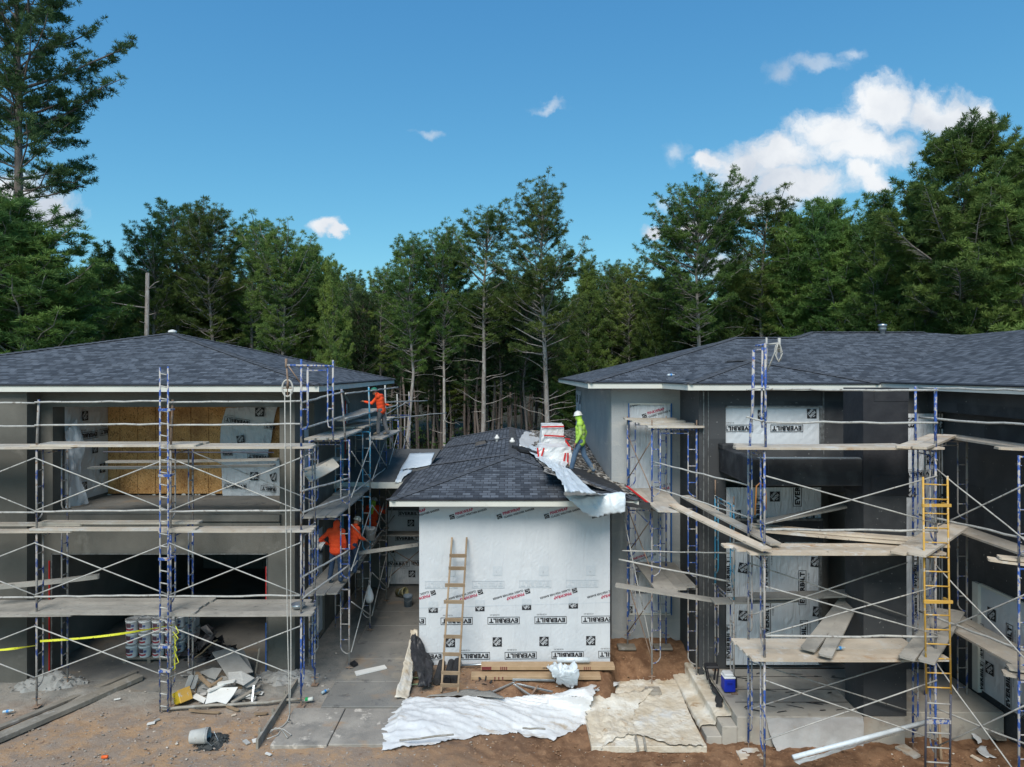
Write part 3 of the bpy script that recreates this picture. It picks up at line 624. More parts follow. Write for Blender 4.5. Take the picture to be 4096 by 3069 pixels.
# ---------------------------------------------------------------- house on the left
def left_house():
    t = thing('house', 'left house of grey brown stucco with open garage and recessed balcony', 'house', (-11.5, 17.6, 0))
    w = MB(); Y0, Y1 = 17.6, 17.9
    w.box(-18.3, -12.15, 17.1, 17.9, -0.1, 7.27)
    w.box(-12.148, -11.84, Y0, Y1, -0.1, 7.27); w.box(-11.84, -5.9, Y0, Y1, 6.86, 7.27); w.box(-11.84, -5.9, Y0, Y1, 3.08, 4.14)
    w.box(-6.32, -5.9, Y0, Y1, -0.1, 3.08); w.box(-5.9, -5.6, Y0, Y1, -0.1, 7.27)
    # side wall with its openings: a tall window near the corner, a door below, a narrow window farther back
    ys = [17.9, 18.4, 19.35, 19.5, 20.4, 22.95, 23.5, 30.5]
    def seg(y0, y1, z0, z1): w.box(-5.9, -5.6, y0, y1, z0, z1)
    seg(17.9,18.4,-.1,7.27); seg(18.4,19.35,6.9,7.27); seg(18.4,19.35,3.4,4.9); seg(19.35,19.5,-.1,7.27); seg(19.5,20.4,3.2,7.27); seg(19.5,20.4,-.1,.05)
    seg(18.4,19.35,-.1,3.4); seg(20.4,22.95,-.1,7.27); seg(22.95,23.5,6.7,7.27); seg(22.95,23.5,-.1,5.1); seg(23.5,30.5,-.1,7.27)
    w.box(-18.3, -18.0, 17.9, 30.5, -.1, 7.27); w.box(-18.0, -5.9, 30.2, 30.5, -.1, 7.27)
    w.box(-12.3, -11.84, 17.9, 20.0, 4.14, 7.25)
    w.build('wall', MT['stucco'], t)
    tr = MB(); WL = [o for o in bpy.data.objects if o.name == 'wall'][0]
    tr.box(-11.9, -5.95, 17.46, 17.598, 3.93, 4.1); tr.box(-11.9, -5.95, 17.52, 17.598, 3.78, 3.9)
    tr.box(-5.98, -5.86, 17.56, 17.598, 4.16, 6.85)
    tr.build('ledge', MT['stucco'], WL, bevel=0.008)
    # garage trim: bead round the opening
    bd = MB()
    bd.box(-11.86, -11.84, 17.575, 17.6, 0, 3.08); bd.box(-6.32, -6.30, 17.575, 17.6, 0, 3.08); bd.box(-11.86, -6.30, 17.575, 17.6, 3.06, 3.08)
    bd.box(-5.9, -5.88, 17.58, 17.6, 4.16, 6.84); bd.build('bead', MT['bead'], WL)
    rd = MB(); rd.box(-6.345, -6.32, 17.57, 17.6, 1.62, 2.75); rd.build('tape_strip', MT['red'], WL); rd = MB(); rd.box(-11.93, -11.9, 17.57, 17.6, 0.05, 2.9); rd.build('tape_strip', MT['red'], WL)
    bl = MB(); bl.box(-6.345, -6.32, 17.57, 17.6, 0.0, 1.3); bl.build('blue_tape_strip', mat('blue_tape', (0.02,0.13,0.45), rough=.5), WL)
    fl = MB(); fl.box(-18.0, -5.9, 17.9, 30.2, 3.85, 4.1); fl.box(-11.84, -5.9, 17.62, 20.0, 4.1, 4.16); fl.build('balcony_floor', MT['dust_concrete'], t)
    ci = MB(); ci.box(-11.84, -5.9, 17.9, 30.2, 7.2, 7.25); ci.build('ceiling', MT['interior'], t)
    gi = MB(); gi.box(-12.3, -12.2, 17.9, 28, 0, 3.84); gi.box(-12.2, -5.92, 27.0, 27.2, 0, 3.84)
    for i in range(12): gi.box(-11.9+i*.5, -11.86+i*.5, 26.95, 27.0, .1, 3.8)
    gi.build('garage_lining', MT['interior'], t)
    gf = MB(); gf.box(-12.2, -5.92, 17.2, 27.0, -.3, 0.0); gf.box(-12.2,-5.92,16.6,17.18,-.3,-.012); gf.build('garage_floor', MT['dust_concrete'], t)
    # back of the balcony: strand board, wrap at its left, drooping wrap at its right
    ob = MB()
    for i in range(12):
        a = -12.0 + i*0.52; ob.box(a, a+0.505, 20.0 + 0.006*(i % 2), 20.1, 4.2, 7.2)
    ob.build('sheathing_panel', MT['osb'], t)
    pw = MB(); rr = random.Random(2)
    pts = [P(212+i*8.5, 1985 + 10*math.sin(i*.9) + rr.uniform(-7, 7), 19.97) for i in range(110)]
    for a, b in zip(pts, pts[1:]): pw.poly([a, (a.x, a.y, 4.16), (b.x, b.y, 4.16), b])
    pw.build('foam_seal', MT['white'], t)
    mb = MB(); wrap_sheet(mb, (-11.825, 18.05, 4.25), (0,1,0), (0,0,1), (1,0,0), 1.93, 2.6, .03, 4)
    pr = Print(mb, (-11.785, 18.05, 4.25), (0,1,0), (0,0,1), (1,0,0), (.02,1.9,.02,2.58))
    for (kk, u, v, rr_) in (('E',.95,1.75,180),('H',1.25,1.35,180),('H',.8,2.3,180),('E',1.9,1.78,180),('H',.75,.35,180),('E',.3,.9,90),('H',1.6,.75,180)): (pr.everbilt((u,v),.85,R(rr_)) if kk == 'E' else pr.depot((u,v),.26,R(rr_)))
    mb.build('wrap_panel', WM, t)
    mb = MB(); drape(mb, [(Vector((-11.8,18.0,6.2)), Vector((-11.7,18.35,6.5))), (Vector((-11.7,17.95,5.6)), Vector((-11.6,18.5,5.7))), (Vector((-11.65,17.95,5.0)), Vector((-11.62,18.4,5.1))), (Vector((-11.7,17.9,4.2)), Vector((-11.5,18.5,4.2)))], 10, 6, .12, 3, jag=.05, updir=Vector((.7,-.7,0))); mb.build('loose_wrap', WM, t, smooth=True)
    # drooping sheet: grid with ragged sides
    mb = MB(); Yd = 19.9
    L_ = [(905,1632),(886,1700),(881,1770),(886,1850),(889,1960),(892,1988)]; Rr = [(1110,1628),(1095,1690),(1085,1760),(1075,1830),(1128,1855),(1128,1995)]
    drape(mb, [(P(a[0],a[1],Yd), P(b[0],b[1],Yd)) for a, b in zip(L_, Rr)], 26, 7, 0.05, 11)
    pr = Print(mb, P(880, 2000, Yd-.07), (1,0,0), (0,0,1), (0,-1,0), (0.08, 1.62, 0.05, 2.68)); k = Yd/F
    for (kk, x, y, rot, s) in (('E',948,1686,172,100),('H',1038,1650,180,36),('E',1102,1712,170,90),('H',962,1758,190,30),('E',890,1815,180,80),('E',1035,1828,176,90),('H',1016,1905,178,32),('E',938,1945,178,96),('E',1090,1958,173,94),('H',1096,1908,200,30)):
        c = ((x-880)*k, (2000-y)*k)
        (pr.everbilt(c, s*k, R(rot)) if kk == 'E' else pr.depot(c, s*k, R(rot)))
    mb.build('drooping_wrap', WD, t, smooth=False)
    # windows of the side wall
    mb = MB(); wrap_sheet(mb, (-5.76, 19.33, 4.95), (0,-1,0), (0,0,1), (1,0,0), .4, 1.2, .02, 3); mb.build('side_wrap', WD, t)
    mb = MB(); wrap_sheet(mb, (-5.66, 20.38, .1), (0,-1,0), (0,0,1), (1,0,0), .86, 3.05, .02, 5)
    pr = Print(mb, (-5.64, 20.38, .1), (0,-1,0), (0,0,1), (1,0,0), (.01,.85,.01,3.04)); pr.everbilt((.45,1.2), .7, R(90)); pr.everbilt((.3,2.4),.7,R(20)); pr.depot((.6,1.9),.24,0)
    mb.build('door_wrap', WD, t)
    mb = MB(); wrap_sheet(mb, (-5.66, 23.48, 5.12), (0,-1,0), (0,0,1), (1,0,0), .5, 1.55, .02, 8)
    pr = Print(mb, (-5.64, 23.48, 5.12), (0,-1,0), (0,0,1), (1,0,0), (.01,.49,.01,1.54)); pr.everbilt((.25,1.1), .6, R(90)); pr.pink((.25,.3),.6,R(80))
    mb.build('window_wrap', WM, t)
    rdm = MB(); rdm.box(-5.6, -5.58, 22.9, 22.95, 5.0, 6.8); rdm.build('window_bead', MT['red'], t)
    # roof
    z = 7.434; A = (-4.78,16.9,z); B = (-5.15,29.9,z); C = (-18.5,29.9,z); D = (-18.5,16.9,z); T = P(690, 1334, 23.4)
    mb = MB()
    slope(mb, [D, A, T]); slope(mb, [A, B, T]); slope(mb, [B, C, T]); slope(mb, [C, D, T]); rf = mb.build('roof', MT['shingle'], t)
    cp = MB()
    for q in (A, B, C, D): cap_strip(cp, q, T)
    cp.build('ridge_cap', MT['cap'], rf)
    fa = MB(); dr = MB(); fascia_run(fa, [D, A, B, C, D], 0.165, drip=dr); dr.build('drip_edge', MT['drip'], fa.build('fascia', MT['fascia'], t))
    so = MB(); so.poly([(-18.45,16.95,7.285),(-18.45,29.85,7.285),(-5.2,29.85,7.285),(-4.83,16.95,7.285)]); so.build('soffit', MT['soffit'], t)
    v = MB(); v.lathe([(.12,.0),(.14,.02),(.13,.07),(.05,.1),(.0,.11)], 12, T + Vector((0,0,.02))); v.build('roof_vent', MT['white'], rf)
    return t
def drape(mb, rows, nx=20, sub=5, amp=0.03, seed=0, jag=0.0, mi=0, sag=0.0, freq=1.0, fold=(1.0, 0.35), updir=None):
    """cloth between successive (left, right) edge points, subdivided and creased"""
    R_ = []
    for i in range(len(rows)-1):
        for k in range(sub):
            t = k/sub; ts = t
            def cr(side):
                p0 = rows[max(i-1,0)][side]; p1 = rows[i][side]; p2 = rows[i+1][side]; p3 = rows[min(i+2, len(rows)-1)][side]
                return 0.5*((2*p1) + (p2-p0)*ts + (2*p0-5*p1+4*p2-p3)*ts*ts + (-p0+3*p1-3*p2+p3)*ts**3)
            R_.append((cr(0), cr(1)))
    R_.append(rows[-1]); b = len(mb.v); ny = len(R_)
    for j, (a, c) in enumerate(R_):
        a = Vector(a); c = Vector(c)
        for i in range(nx+1):
            t = i/nx; p = a.lerp(c, t)
            q = p * freq
            n1 = fbm(q.x*fold[0]*3+seed*3.3, (q.y+q.z)*fold[1]*3 + seed, q.z*fold[1]*2, 4); n2 = fbm(q.x*5+seed, q.y*5, q.z*5+seed, 2)
            nrm = updir or Vector((0.25, -1, 0.3)).normalized()
            p = p + nrm * (amp*(abs(n1)*1.4 + 0.3*n2)) 
            if jag and (i in (0, nx) or j in (0, ny-1)):
                p = p + Vector((fbm(q.x*9+3, q.y*9, seed, 2), fbm(q.y*9, q.x*9, seed+5, 2), fbm(q.z*9, q.x*9+q.y*7, seed+9, 2)*.3)) * jag
            mb.v.append(tuple(p))
    for j in range(ny-1):
        for i in range(nx):
            mb.f.append((b+j*(nx+1)+i, b+j*(nx+1)+i+1, b+(j+1)*(nx+1)+i+1, b+(j+1)*(nx+1)+i)); mb.m.append(mi); mb.uv.append(None)
left_house()

# ---------------------------------------------------------------- low middle house
def middle_house():
    t = thing('house', 'single storey middle wing wrapped in white printed house wrap under a dark hipped shingle roof', 'house', (0.07, 18.1, 0))
    w = MB(); w.box(-2.44, 2.58, 18.125, 33, -.7, 4.36); w.build('wall', MT['wrap_dim'], t)
    marks = []
    # upper band of crimson and black print, tilted
    for i in range(5): marks.append(('K', 1680 + i*189.3, 2052 - i*1.5, 16, 158))
    for i in range(5):
        marks.append(('K', 1672 + i*188.5, 2388 - i*3, 196, 158))
        marks.append(('e', 1765 + i*188, 2339 - i*1.5, 180, 126)) if i < 4 else None
    for x, y in ((1990,2284),(2176,2284),(2363,2282),(1803,2286)): marks.append(('h', x, y, 180, 37))
    for i in range(4): marks.append(('H', 1733 + i*186.7, 2432 - i*5.5, 180, 37, (1670, 2445, 2432-i*6, 2470)))
    for i in range(4): marks.append(('h', 1733 + i*186.7, 2425 - i*5.5, 180, 37, (1670, 2445, 2380, 2430-i*6)))
    for i in range(5): marks.append(('E', 1639 + i*187.7, 2486 - i*2, 180.8, 126))
    for i in range(4): marks.append(('H', 1802 + i*187, 2570 - i*2.5, 180, 37))
    for i in range(5): marks.append(('E', 1708.5 + i*187.2, 2626 - i*2.2, 180.8, 126))
    front_panel('wall_wrap', t, 1677, 2440, 2020, 2660, 18.1, marks, WM, 0.005, 2, 14)
    sm = MB(); a = P(1677, 2432, 18.094); b = P(2440, 2410, 18.094); sm.beam(a, b, .004, .012); a = P(2192, 2030, 18.094); b = P(2192, 2240, 18.094); sm.beam(a, b, .008, .004, up=(0,1,0))
    sm.build('wrap_seam', MT['ink_faint'], t)
    ds = MB(); rr = random.Random(9)
    for k in range(60):
        for zz in (2160, 2215, 2280, 2330):
            pass
    for x in range(1690, 2436, 62):
        for y in (2112, 2168, 2217, 2258, 2312, 2530):
            p = P(x + rr.uniform(-3,3), y + rr.uniform(-3,3), 18.088); ds.box(p.x-.006, p.x+.006, p.y, p.y+.006, p.z-.006, p.z+.006)
    ds.build('wrap_fastener', MT['ink_faint'], t)
    # roof
    z = 4.48; FL = (-3.14,17.5,z); FR = (3.25,17.5,z); AP = (0.03,20.7,5.24); RB = (0.0,31.0,5.24); C0 = (-3.3,23.6,z); D0 = (-2.85,23.75,4.56); E0 = (-3.0,33.8,z); BR = (3.0,33.8,z)
    mb = MB()
    slope(mb, [FL, FR, AP])
    q = [C0, FL, AP, RB, D0]; mb.poly(q, 0, uvface([FL, AP, RB], FL, (-3.14,20,z)) and [uv for uv in uvfix(q)])
    q = [D0, RB, E0]; mb.poly([E0, D0, RB], 0, uvfix([E0, D0, RB]))
    slope(mb, [FR, BR, RB, AP]); slope(mb, [BR, E0, RB])
    rf = mb.build('roof', MT['shingle'], t)
    cp = MB(); cap_strip(cp, FL, AP, .15); cap_strip(cp, FR, AP, .15); cap_strip(cp, AP, RB); cap_strip(cp, E0, RB)
    cap_strip(cp, C0, (-.05, 21.0, 5.24), .07, .012)
    cap_strip(cp, P(1771, 1789, 29.0), (0.0, 26.3, 5.25), .07, .012)
    cp.build('ridge_cap', MT['cap'], rf)
    fa = MB(); dr = MB(); fascia_run(fa, [E0, (-2.85,23.6,z), C0, FL, FR, (3.25,19.88,z)], 0.17, drip=dr); dr.build('drip_edge', MT['drip'], fa.build('fascia', MT['fascia'], t))
    so = MB(); so.poly([(-3.1,17.53,4.33),(-3.1,33,4.33),(3.2,33,4.33),(3.2,17.53,4.33)]); so.build('soffit', MT['soffit'], t)
    for (px, py, Y) in ((1988, 1768, 26.3), (2049, 1783, 24.2)):
        c = P(px, py, Y); v = MB()
        v.lathe([(.055,-.12),(.055,.1),(.1,.13),(.1,.16),(.075,.2),(.045,.22),(.045,.27),(.0,.28)], 14, c); v.build('vent_pipe', MT['white'], rf, smooth=True)
    bv = MB(); c = P(1922, 1783, 25.7); bv.add([c+Vector(q) for q in ((-.22,-.1,0),(.22,-.1,.1),(.25,.2,.1),(-.22,.2,.0),(-.16,-.06,.14),(.16,-.06,.2),(.2,.16,.2),(-.16,.16,.14))], [(0,1,5,4),(1,2,6,5),(2,3,7,6),(3,0,4,7),(4,5,6,7)]); bv.build('box_vent', MT['black'], rf)
def uvfix(pts):
    # left slope: courses run parallel to Y, rise with X
    return [(p[1] + 50, (p[0] + 3.3) * 1.03) for p in pts]
middle_house()

# link roof between the left house and the middle wing, with the wrapped porch wall under it
def link_porch():
    t = thing('porch', 'low connecting porch with dusty felt roof between the left house and the middle wing', 'porch', (-4.2, 22, 0))
    a = P(1340, 1932, 21.4); z0 = 4.32; z1 = 4.95
    mb = MB(); mb.add([(-5.58,21.4,z0),(-2.9,21.4,z0),(-2.6,25.0,z1),(-5.58,25.0,z1),(-5.58,21.4,z0-.06),(-2.9,21.4,z0-.06),(-2.6,25,z1-.06),(-5.58,25,z1-.06)], [(0,1,2,3),(4,7,6,5),(0,4,5,1),(2,6,7,3)])
    mb.build('roof', MT['dusty_felt'], t)
    f = MB(); f.box(-5.58,-2.9,21.37,21.4,z0-.2,z0-.01); f.build('fascia', MT['fascia'], t)
    w = MB(); w.box(-5.58,-2.46,24.6,24.8,0,4.6); w.box(-5.58,-5.5,21.5,24.6,3.2,4.2); w.build('wall', MT['interior'], t)
    front_panel('porch_wrap', t, 1552, 1690, 2042, 2336, 24.5, [('E',1640,2054,0,92),('H',1644,2092,0,27),('E',1629,2153,0,92),('E',1592,2255,0,92),('H',1648,2295,0,27),('E',1692,2253,0,92),('H',1564,2198,0,27)], WD, .02, 6, 8)
    tag(None or tarp('house_wrap_sheet', [(PL(1640,1814),PL(1738,1811)),(PL(1622,1845),PL(1728,1838)),(PL(1605,1872),PL(1722,1860)),(PL(1600,1880),PL(1664,1872))], .012, MT['film_clean'], 14, 3, 1), 'smooth white sheet lying on the upper part of the low felt porch roof', 'sheet')
    tag(tarp('house_wrap_sheet', [(PL(1604,1884),PL(1650,1882)),(PL(1590,1905),PL(1632,1900)),(PL(1585,1922),PL(1610,1918)),(P(1582,1936,21.35),P(1606,1930,21.35))], .05, MT['film_clean'], 14, 3, 2), 'crumpled white sheet bunched at the lower edge of the low felt porch roof', 'sheet')
    # dark film edge hanging at the gutter
def PL(x, y): return PPL(x, y, 4.35 - 21.4*0.175, 0, 0.175)
def tarp(name, rows, amp, m, nx=16, sub=4, seed=0, up=Vector((0,-.3,1)), jag=.03, parent=None, fold=(1.0,.35), amp2=.3):
    mb = MB(); drape(mb, rows, nx, sub, amp, seed, jag=jag, updir=up, fold=fold)
    o = mb.build(name, m, parent, smooth=True)
    so = o.modifiers.new('thick', 'SOLIDIFY'); so.thickness = 0.006
    return o
link_porch()
# ---------------------------------------------------------------- house on the right
def right_house():
    t = thing('house', 'right house in black paper and mesh with grey stucco end and projecting balcony', 'house', (7, 17.9, -0.6))
    w = MB()
    # pale stucco end: front face with a tall opening, left face
    Y = 19.9; xo0, xo1 = P(2517,0,Y).x, P(2682,0,Y).x; zt, zb = P(0,1614,Y).z, P(0,2460,Y).z
    w.box(2.9, xo0, Y, Y+.25, -.8, 7.28); w.box(xo1, 4.9, Y, Y+.25, -.8, 7.28); w.box(xo0, xo1, Y, Y+.25, zt, 7.28); w.box(xo0, xo1, Y, Y+.25, -.8, zb)
    w.box(2.9, 3.1, Y+.25, 31, -.8, 7.28); w.build('stucco_wall', MT['stucco_pale'], t)
    d = MB()
    d.box(4.9, 5.1, 17.9, 19.9, -.7, 7.28); d.box(5.1, 5.6, 17.9, 18.1, -.7, 7.28)
    d.box(5.6, 8.16, 17.9, 18.1, 6.88, 7.28); d.box(5.6, 8.16, 17.9, 18.1, 5.0, 5.76); d.box(5.6, 8.16, 17.9, 18.1, 3.3, 3.86)
    d.box(8.16, 8.95, 17.95, 18.1, 4.6, 7.28); d.box(8.95, 11.3, 17.9, 18.1, -.7, 7.28)
    d.box(11.3, 11.5, 6.0, 17.9, -.8, 7.28); d.box(10.9,11.3,6,17.9,6.75,7.28)
    d.build('paper_wall', MT['lath'], t)
    bk = MB(); bk.box(5.6, 8.95, 19.2, 19.3, -.2, 7.2); bk.box(8.9,8.95,18.1,19.2,-.2,5); bk.box(5.1, 9, 18.1, 19.2, 7.2, 7.24); bk.box(5.15,8.9,18.12,19.2,-.1,-.05); bk.build('dark_interior', MT['interior'], t)
    b = MB()
    b.box(5.0,5.03,17.86,17.9,-.1,7.25); b.box(5.13,5.15,17.87,17.9,0,7.25)
    b.box(8.14,8.17,17.86,17.9,4.9,7.25); b.box(11.2,11.23,17.86,17.9,0,6.85)
    b.build('corner_bead', MT['bead'], t)
    bt = MB(); bt.box(xo0-.03, xo0, Y-.03, Y, zb, zt); bt.box(xo1, xo1+.04, Y-.03, Y, zb, zt); bt.build('blue_tape', mat('blue_masking_tape', (0.03,0.12,0.33), rough=.6), t)
    w0 = front_panel('window_wrap', t, 2519, 2682, 1618, 2458, Y+.06, [('K',2635,1648,16,150),('K',2490,1628,16,150),('K',2630,1955,196,150),('E',2544,2310,90,80),('H',2515,2440,0,30),('E',2560,2367,180,60),('K',2565,2230,20,120)], WD, .03, 9, 8)
    for q in ((zt-.03, zt), (zb, zb+.04)): ft = MB(); ft.box(xo0, xo1, Y-.025, Y+.1, *q); ft.build('window_trim', MT['fascia'], w0)
    # small wrapped window in the stucco side wall
    m = MB(); wrap_sheet(m, (2.885, 30.8, 5.2), (0,-1,0), (0,0,1), (-1,0,0), 2.2, 1.75, .01, 4)
    pr = Print(m, (2.868, 30.8, 5.2), (0,-1,0), (0,0,1), (-1,0,0), (.02,2.18,.02,1.73)); pr.depot((.7,1.4),.35,0); pr.depot((1.9,1.4),.35,0); pr.everbilt((1.5,.9),.7,R(-80)); pr.everbilt((.6,.7),.5,R(90))
    m.build('side_wrap', WM, t)
    # balcony window, middle window, big lower window: all wrapped
    wA = front_panel('window_wrap', t, 2903, 3280, 1627, 1792, 17.97, [('H',3048,1658,180,37),('H',3246,1655,180,38),('E',2950,1713,180,120),('E',3146,1713,180,128),('E',3345,1713,180,128)], WM, .03, 21, 9)
    wB = front_panel('window_wrap', t, 2905, 3284, 1950, 2072, 17.97, [('H',3098,1986,180,40),('E',3189,1950,90,150),('E',3035,2060,90,150),('H',3240,2062,180,36),('H',2945,2058,180,36)], WD, .02, 22, 9)
    wC = front_panel('window_wrap', t, 2905, 3288, 2160, 2660, 17.97, [('H',2973,2272,170,40),('H',2973,2462,175,40),('E',3060,2278,90,140),('E',3065,2480,90,140),('E',3208,2350,90,136),('E',3214,2550,90,136),('H',3262,2248,175,40),('H',3270,2446,175,40),('H',3126,2578,180,40),('E',2912,2300,90,140),('E',2915,2570,90,140),('H',3117,2170,180,38)], WD, .06, 23, 9)
    front_panel('window_wrap', t, 3396, 3440, 1618, 1740, 17.93, [('H',3416,1650,180,38)], WM, .02, 24, 8)
    wD = front_panel('window_wrap', t, 3560, 3772, 1655, 2590, 17.88, [('H',3640,1690,180,38),('H',3752,1697,180,38),('E',3675,1895,185,110),('E',3780,1900,185,110),('H',3642,1970,180,38),('H',3723,1835,180,38),('H',3757,1995,180,38),('E',3660,2290,90,120),('E',3665,2420,90,110),('E',3740,2260,90,120)], WD, .03, 25, 8)
    for pa, bxs in ((wA, ((5.62,8.14,17.88,17.97,6.84,6.875),(8.08,8.14,17.88,17.96,5.77,6.84))), (wB, ((5.62,8.14,17.87,17.96,3.86,3.92),)), (wC, ((8.06,8.12,17.88,17.96,.1,3.3),)), (wD, ((11.1,11.16,17.84,17.88,.5,6.68),))):
        for bx_ in bxs: wt = MB(); wt.box(*bx_); wt.build('window_trim', MT['bead'], pa)
    # projecting balcony
    bb = MB()
    bb.box(5.42, 7.93, 15.4, 15.66, 5.18, 5.80); bb.box(5.42, 5.66, 15.66, 17.9, 5.16, 5.80); bb.box(5.40,5.8,17.5,17.9,5.76,5.9)
    bb.box(5.66, 8.9, 15.66, 17.9, 5.2, 5.42); bb.build('balcony', MT['lath2'], t, bevel=.02)
    mt = MB(); mt.box(5.8, 8.1, 16.9, 17.3, 5.46, 5.5); mt.box(6.2, 8.1, 16.2, 16.6, 5.43, 5.47); mt.box(5.6,7.9,15.45,15.6,5.8,5.815); mt.build('metal_flashing', MT['zinc'], t)
    p = MB(); p.box(7.93, 8.9, 15.4, 16.25, 0.0, 5.0); p.build('pillar', MT['lath'], t)
    pf = MB()
    n = 14
    pf.box(7.9, 8.92, 15.37, 16.28, 5.0, 7.39); pf.box(8.15,8.93,15.36,15.37,7.1,7.4); pf.box(8.08,8.93,15.355,15.37,5.0,5.42); pf.box(7.9,8.03,15.355,15.37,5.0,7.3); pf.build('pillar_paper', mat('black_felt_paper', (0.02,0.021,0.026), (0.032,0.033,0.038), 2, .7, .7, 6), t)
    pb = MB(); pb.box(7.95, 8.88, 15.43, 16.2, -.75, 0.0); pb.build('pillar_footing', MT['concrete'], t)
    # wing: big wrapped window seen at a slant
    m = MB(); wrap_sheet(m, (11.28, 16.45, .12), (0,-1,0), (0,0,1), (-1,0,0), 4.2, 2.5, .012, 31, 9)
    pr = Print(m, (11.262, 16.45, .12), (0,-1,0), (0,0,1), (-1,0,0), (.02,4.18,.02,2.48))
    pr.depot((.42,1.95),.28,R(180)); pr.everbilt((1.0,1.45),.95,R(90)); pr.everbilt((.95,.45),.9,R(90)); pr.depot((.35,.65),.28,R(180)); pr.depot((1.4,.15),.28,R(180)); pr.everbilt((.06,1.2),.8,R(90)); pr.everbilt((.08,.3),.8,R(90)); pr.everbilt((2.6,1.5),.95,R(90)); pr.depot((2,1.9),.28,R(180))
    wW = m.build('window_wrap', WM, t)
    wf = MB(); wf.box(11.2,11.3,16.42,16.62,0.05,2.66); wf.box(11.24,11.3,12,16.42,2.62,2.68); wf.build('window_trim', MT['fascia'], wW)
    # roof
    z = 7.46; s = .255
    mb = MB()
    A=(2.15,31.6,z); B=(2.15,19.3,z); a1=(8.3,25.45,z+s*6.15); a2=(10.55,25.45,z+s*6.15); a3=(11.6,26.5,z+s*7.2); a4=(15.97,26.5,z+s*7.2); a5=(17.2,26.06,z+s*6.76); V0=(10.44,19.3,z)
    slope(mb, [A, B, a1]); f = [B, V0, a5, a4, a3, a2, a1]; slope(mb, f)
    slope(mb, [(10.5,27.6,9.0), a2, a3]); mb.poly([a1,a2,(16,31.6,z),A],0,uvface([a1,a2,(16,31.6,z),A],A,(16,31.6,z))); mb.poly([a3,(22,33.7,z),(4.4,33.7,z)],0); mb.poly([a3,a4,(22,33.7,z)],0)
    slope(mb, [(17.2,5,9.18),(17.2,26.06,z+s*6.76),V0,(10.5,5,z)], 2, 3)
    mb.poly([(17.2,5,9.18),(24,5,z),(24,33,z),a5],0); mb.poly([a5,(24,33,z),(22,33.7,z),a4],0)
    c0=(4.46,17.3,z); c1=(9.32,17.3,z); ap=(6.89,19.75,z+s*2.45); w0=(4.25,19.3,z); ve=(6.89,21.77,z+s*2.47)
    slope(mb, [c0,c1,ap]); slope(mb, [w0,c0,ap,ve],0,1); slope(mb, [c1,(9.35,19.3,z),ve,ap],0,1)
    rf = mb.build('roof', MT['shingle'], t)
    cp = MB()
    for p0,p1 in ((B,a1),(a2,a3),(a1,a2),(a3,a4)): cap_strip(cp, p0, p1, .14)
    cp.build('ridge_cap', MT['cap'], rf); cp = MB()
    for p0,p1 in ((c0,ap),(c1,ap),(ap,ve)): cap_strip(cp, p0, p1, .13)
    cp.build('ridge_cap', MT['cap'], rf)
    fa = MB(); dr = MB(); fascia_run(fa, [A,B,w0,c0,c1,(9.35,19.3,z),V0,(10.5,5,z)], .165, drip=dr); dr.build('drip_edge', MT['drip'], fa.build('fascia', MT['fascia'], t))
    so = MB(); zz = 7.3
    so.poly([(2.2,19.35,zz),(2.2,31.5,zz),(16,31.5,zz),(16,19.35,zz)]); so.poly([(4.5,17.35,zz-.003),(4.3,19.34,zz-.003),(9.3,19.34,zz-.003),(9.25,17.35,zz-.003)]); so.poly([(9.32,17.6,zz-.006),(9.32,19.3,zz-.006),(14,19.3,zz-.006),(14,5,zz-.006),(10.55,5,zz-.006),(10.5,17.6,zz-.006)])
    so.build('soffit', MT['soffit'], t)
    v = MB(); c = P(3530, 1336, 26.3); v.lathe([(.09,-.2),(.09,.12),(.13,.14),(.14,.2),(.13,.28),(.16,.3),(.16,.36),(.0,.4)], 14, c); v.build('flue_pipe', MT['zinc'], rf, smooth=True)
    v = MB(); c = P(2750, 1524, 18.3); v.lathe([(.05,-.02),(.06,.03),(.0,.05)], 10, c); v.build('roof_boot', MT['black'], rf)
right_house()

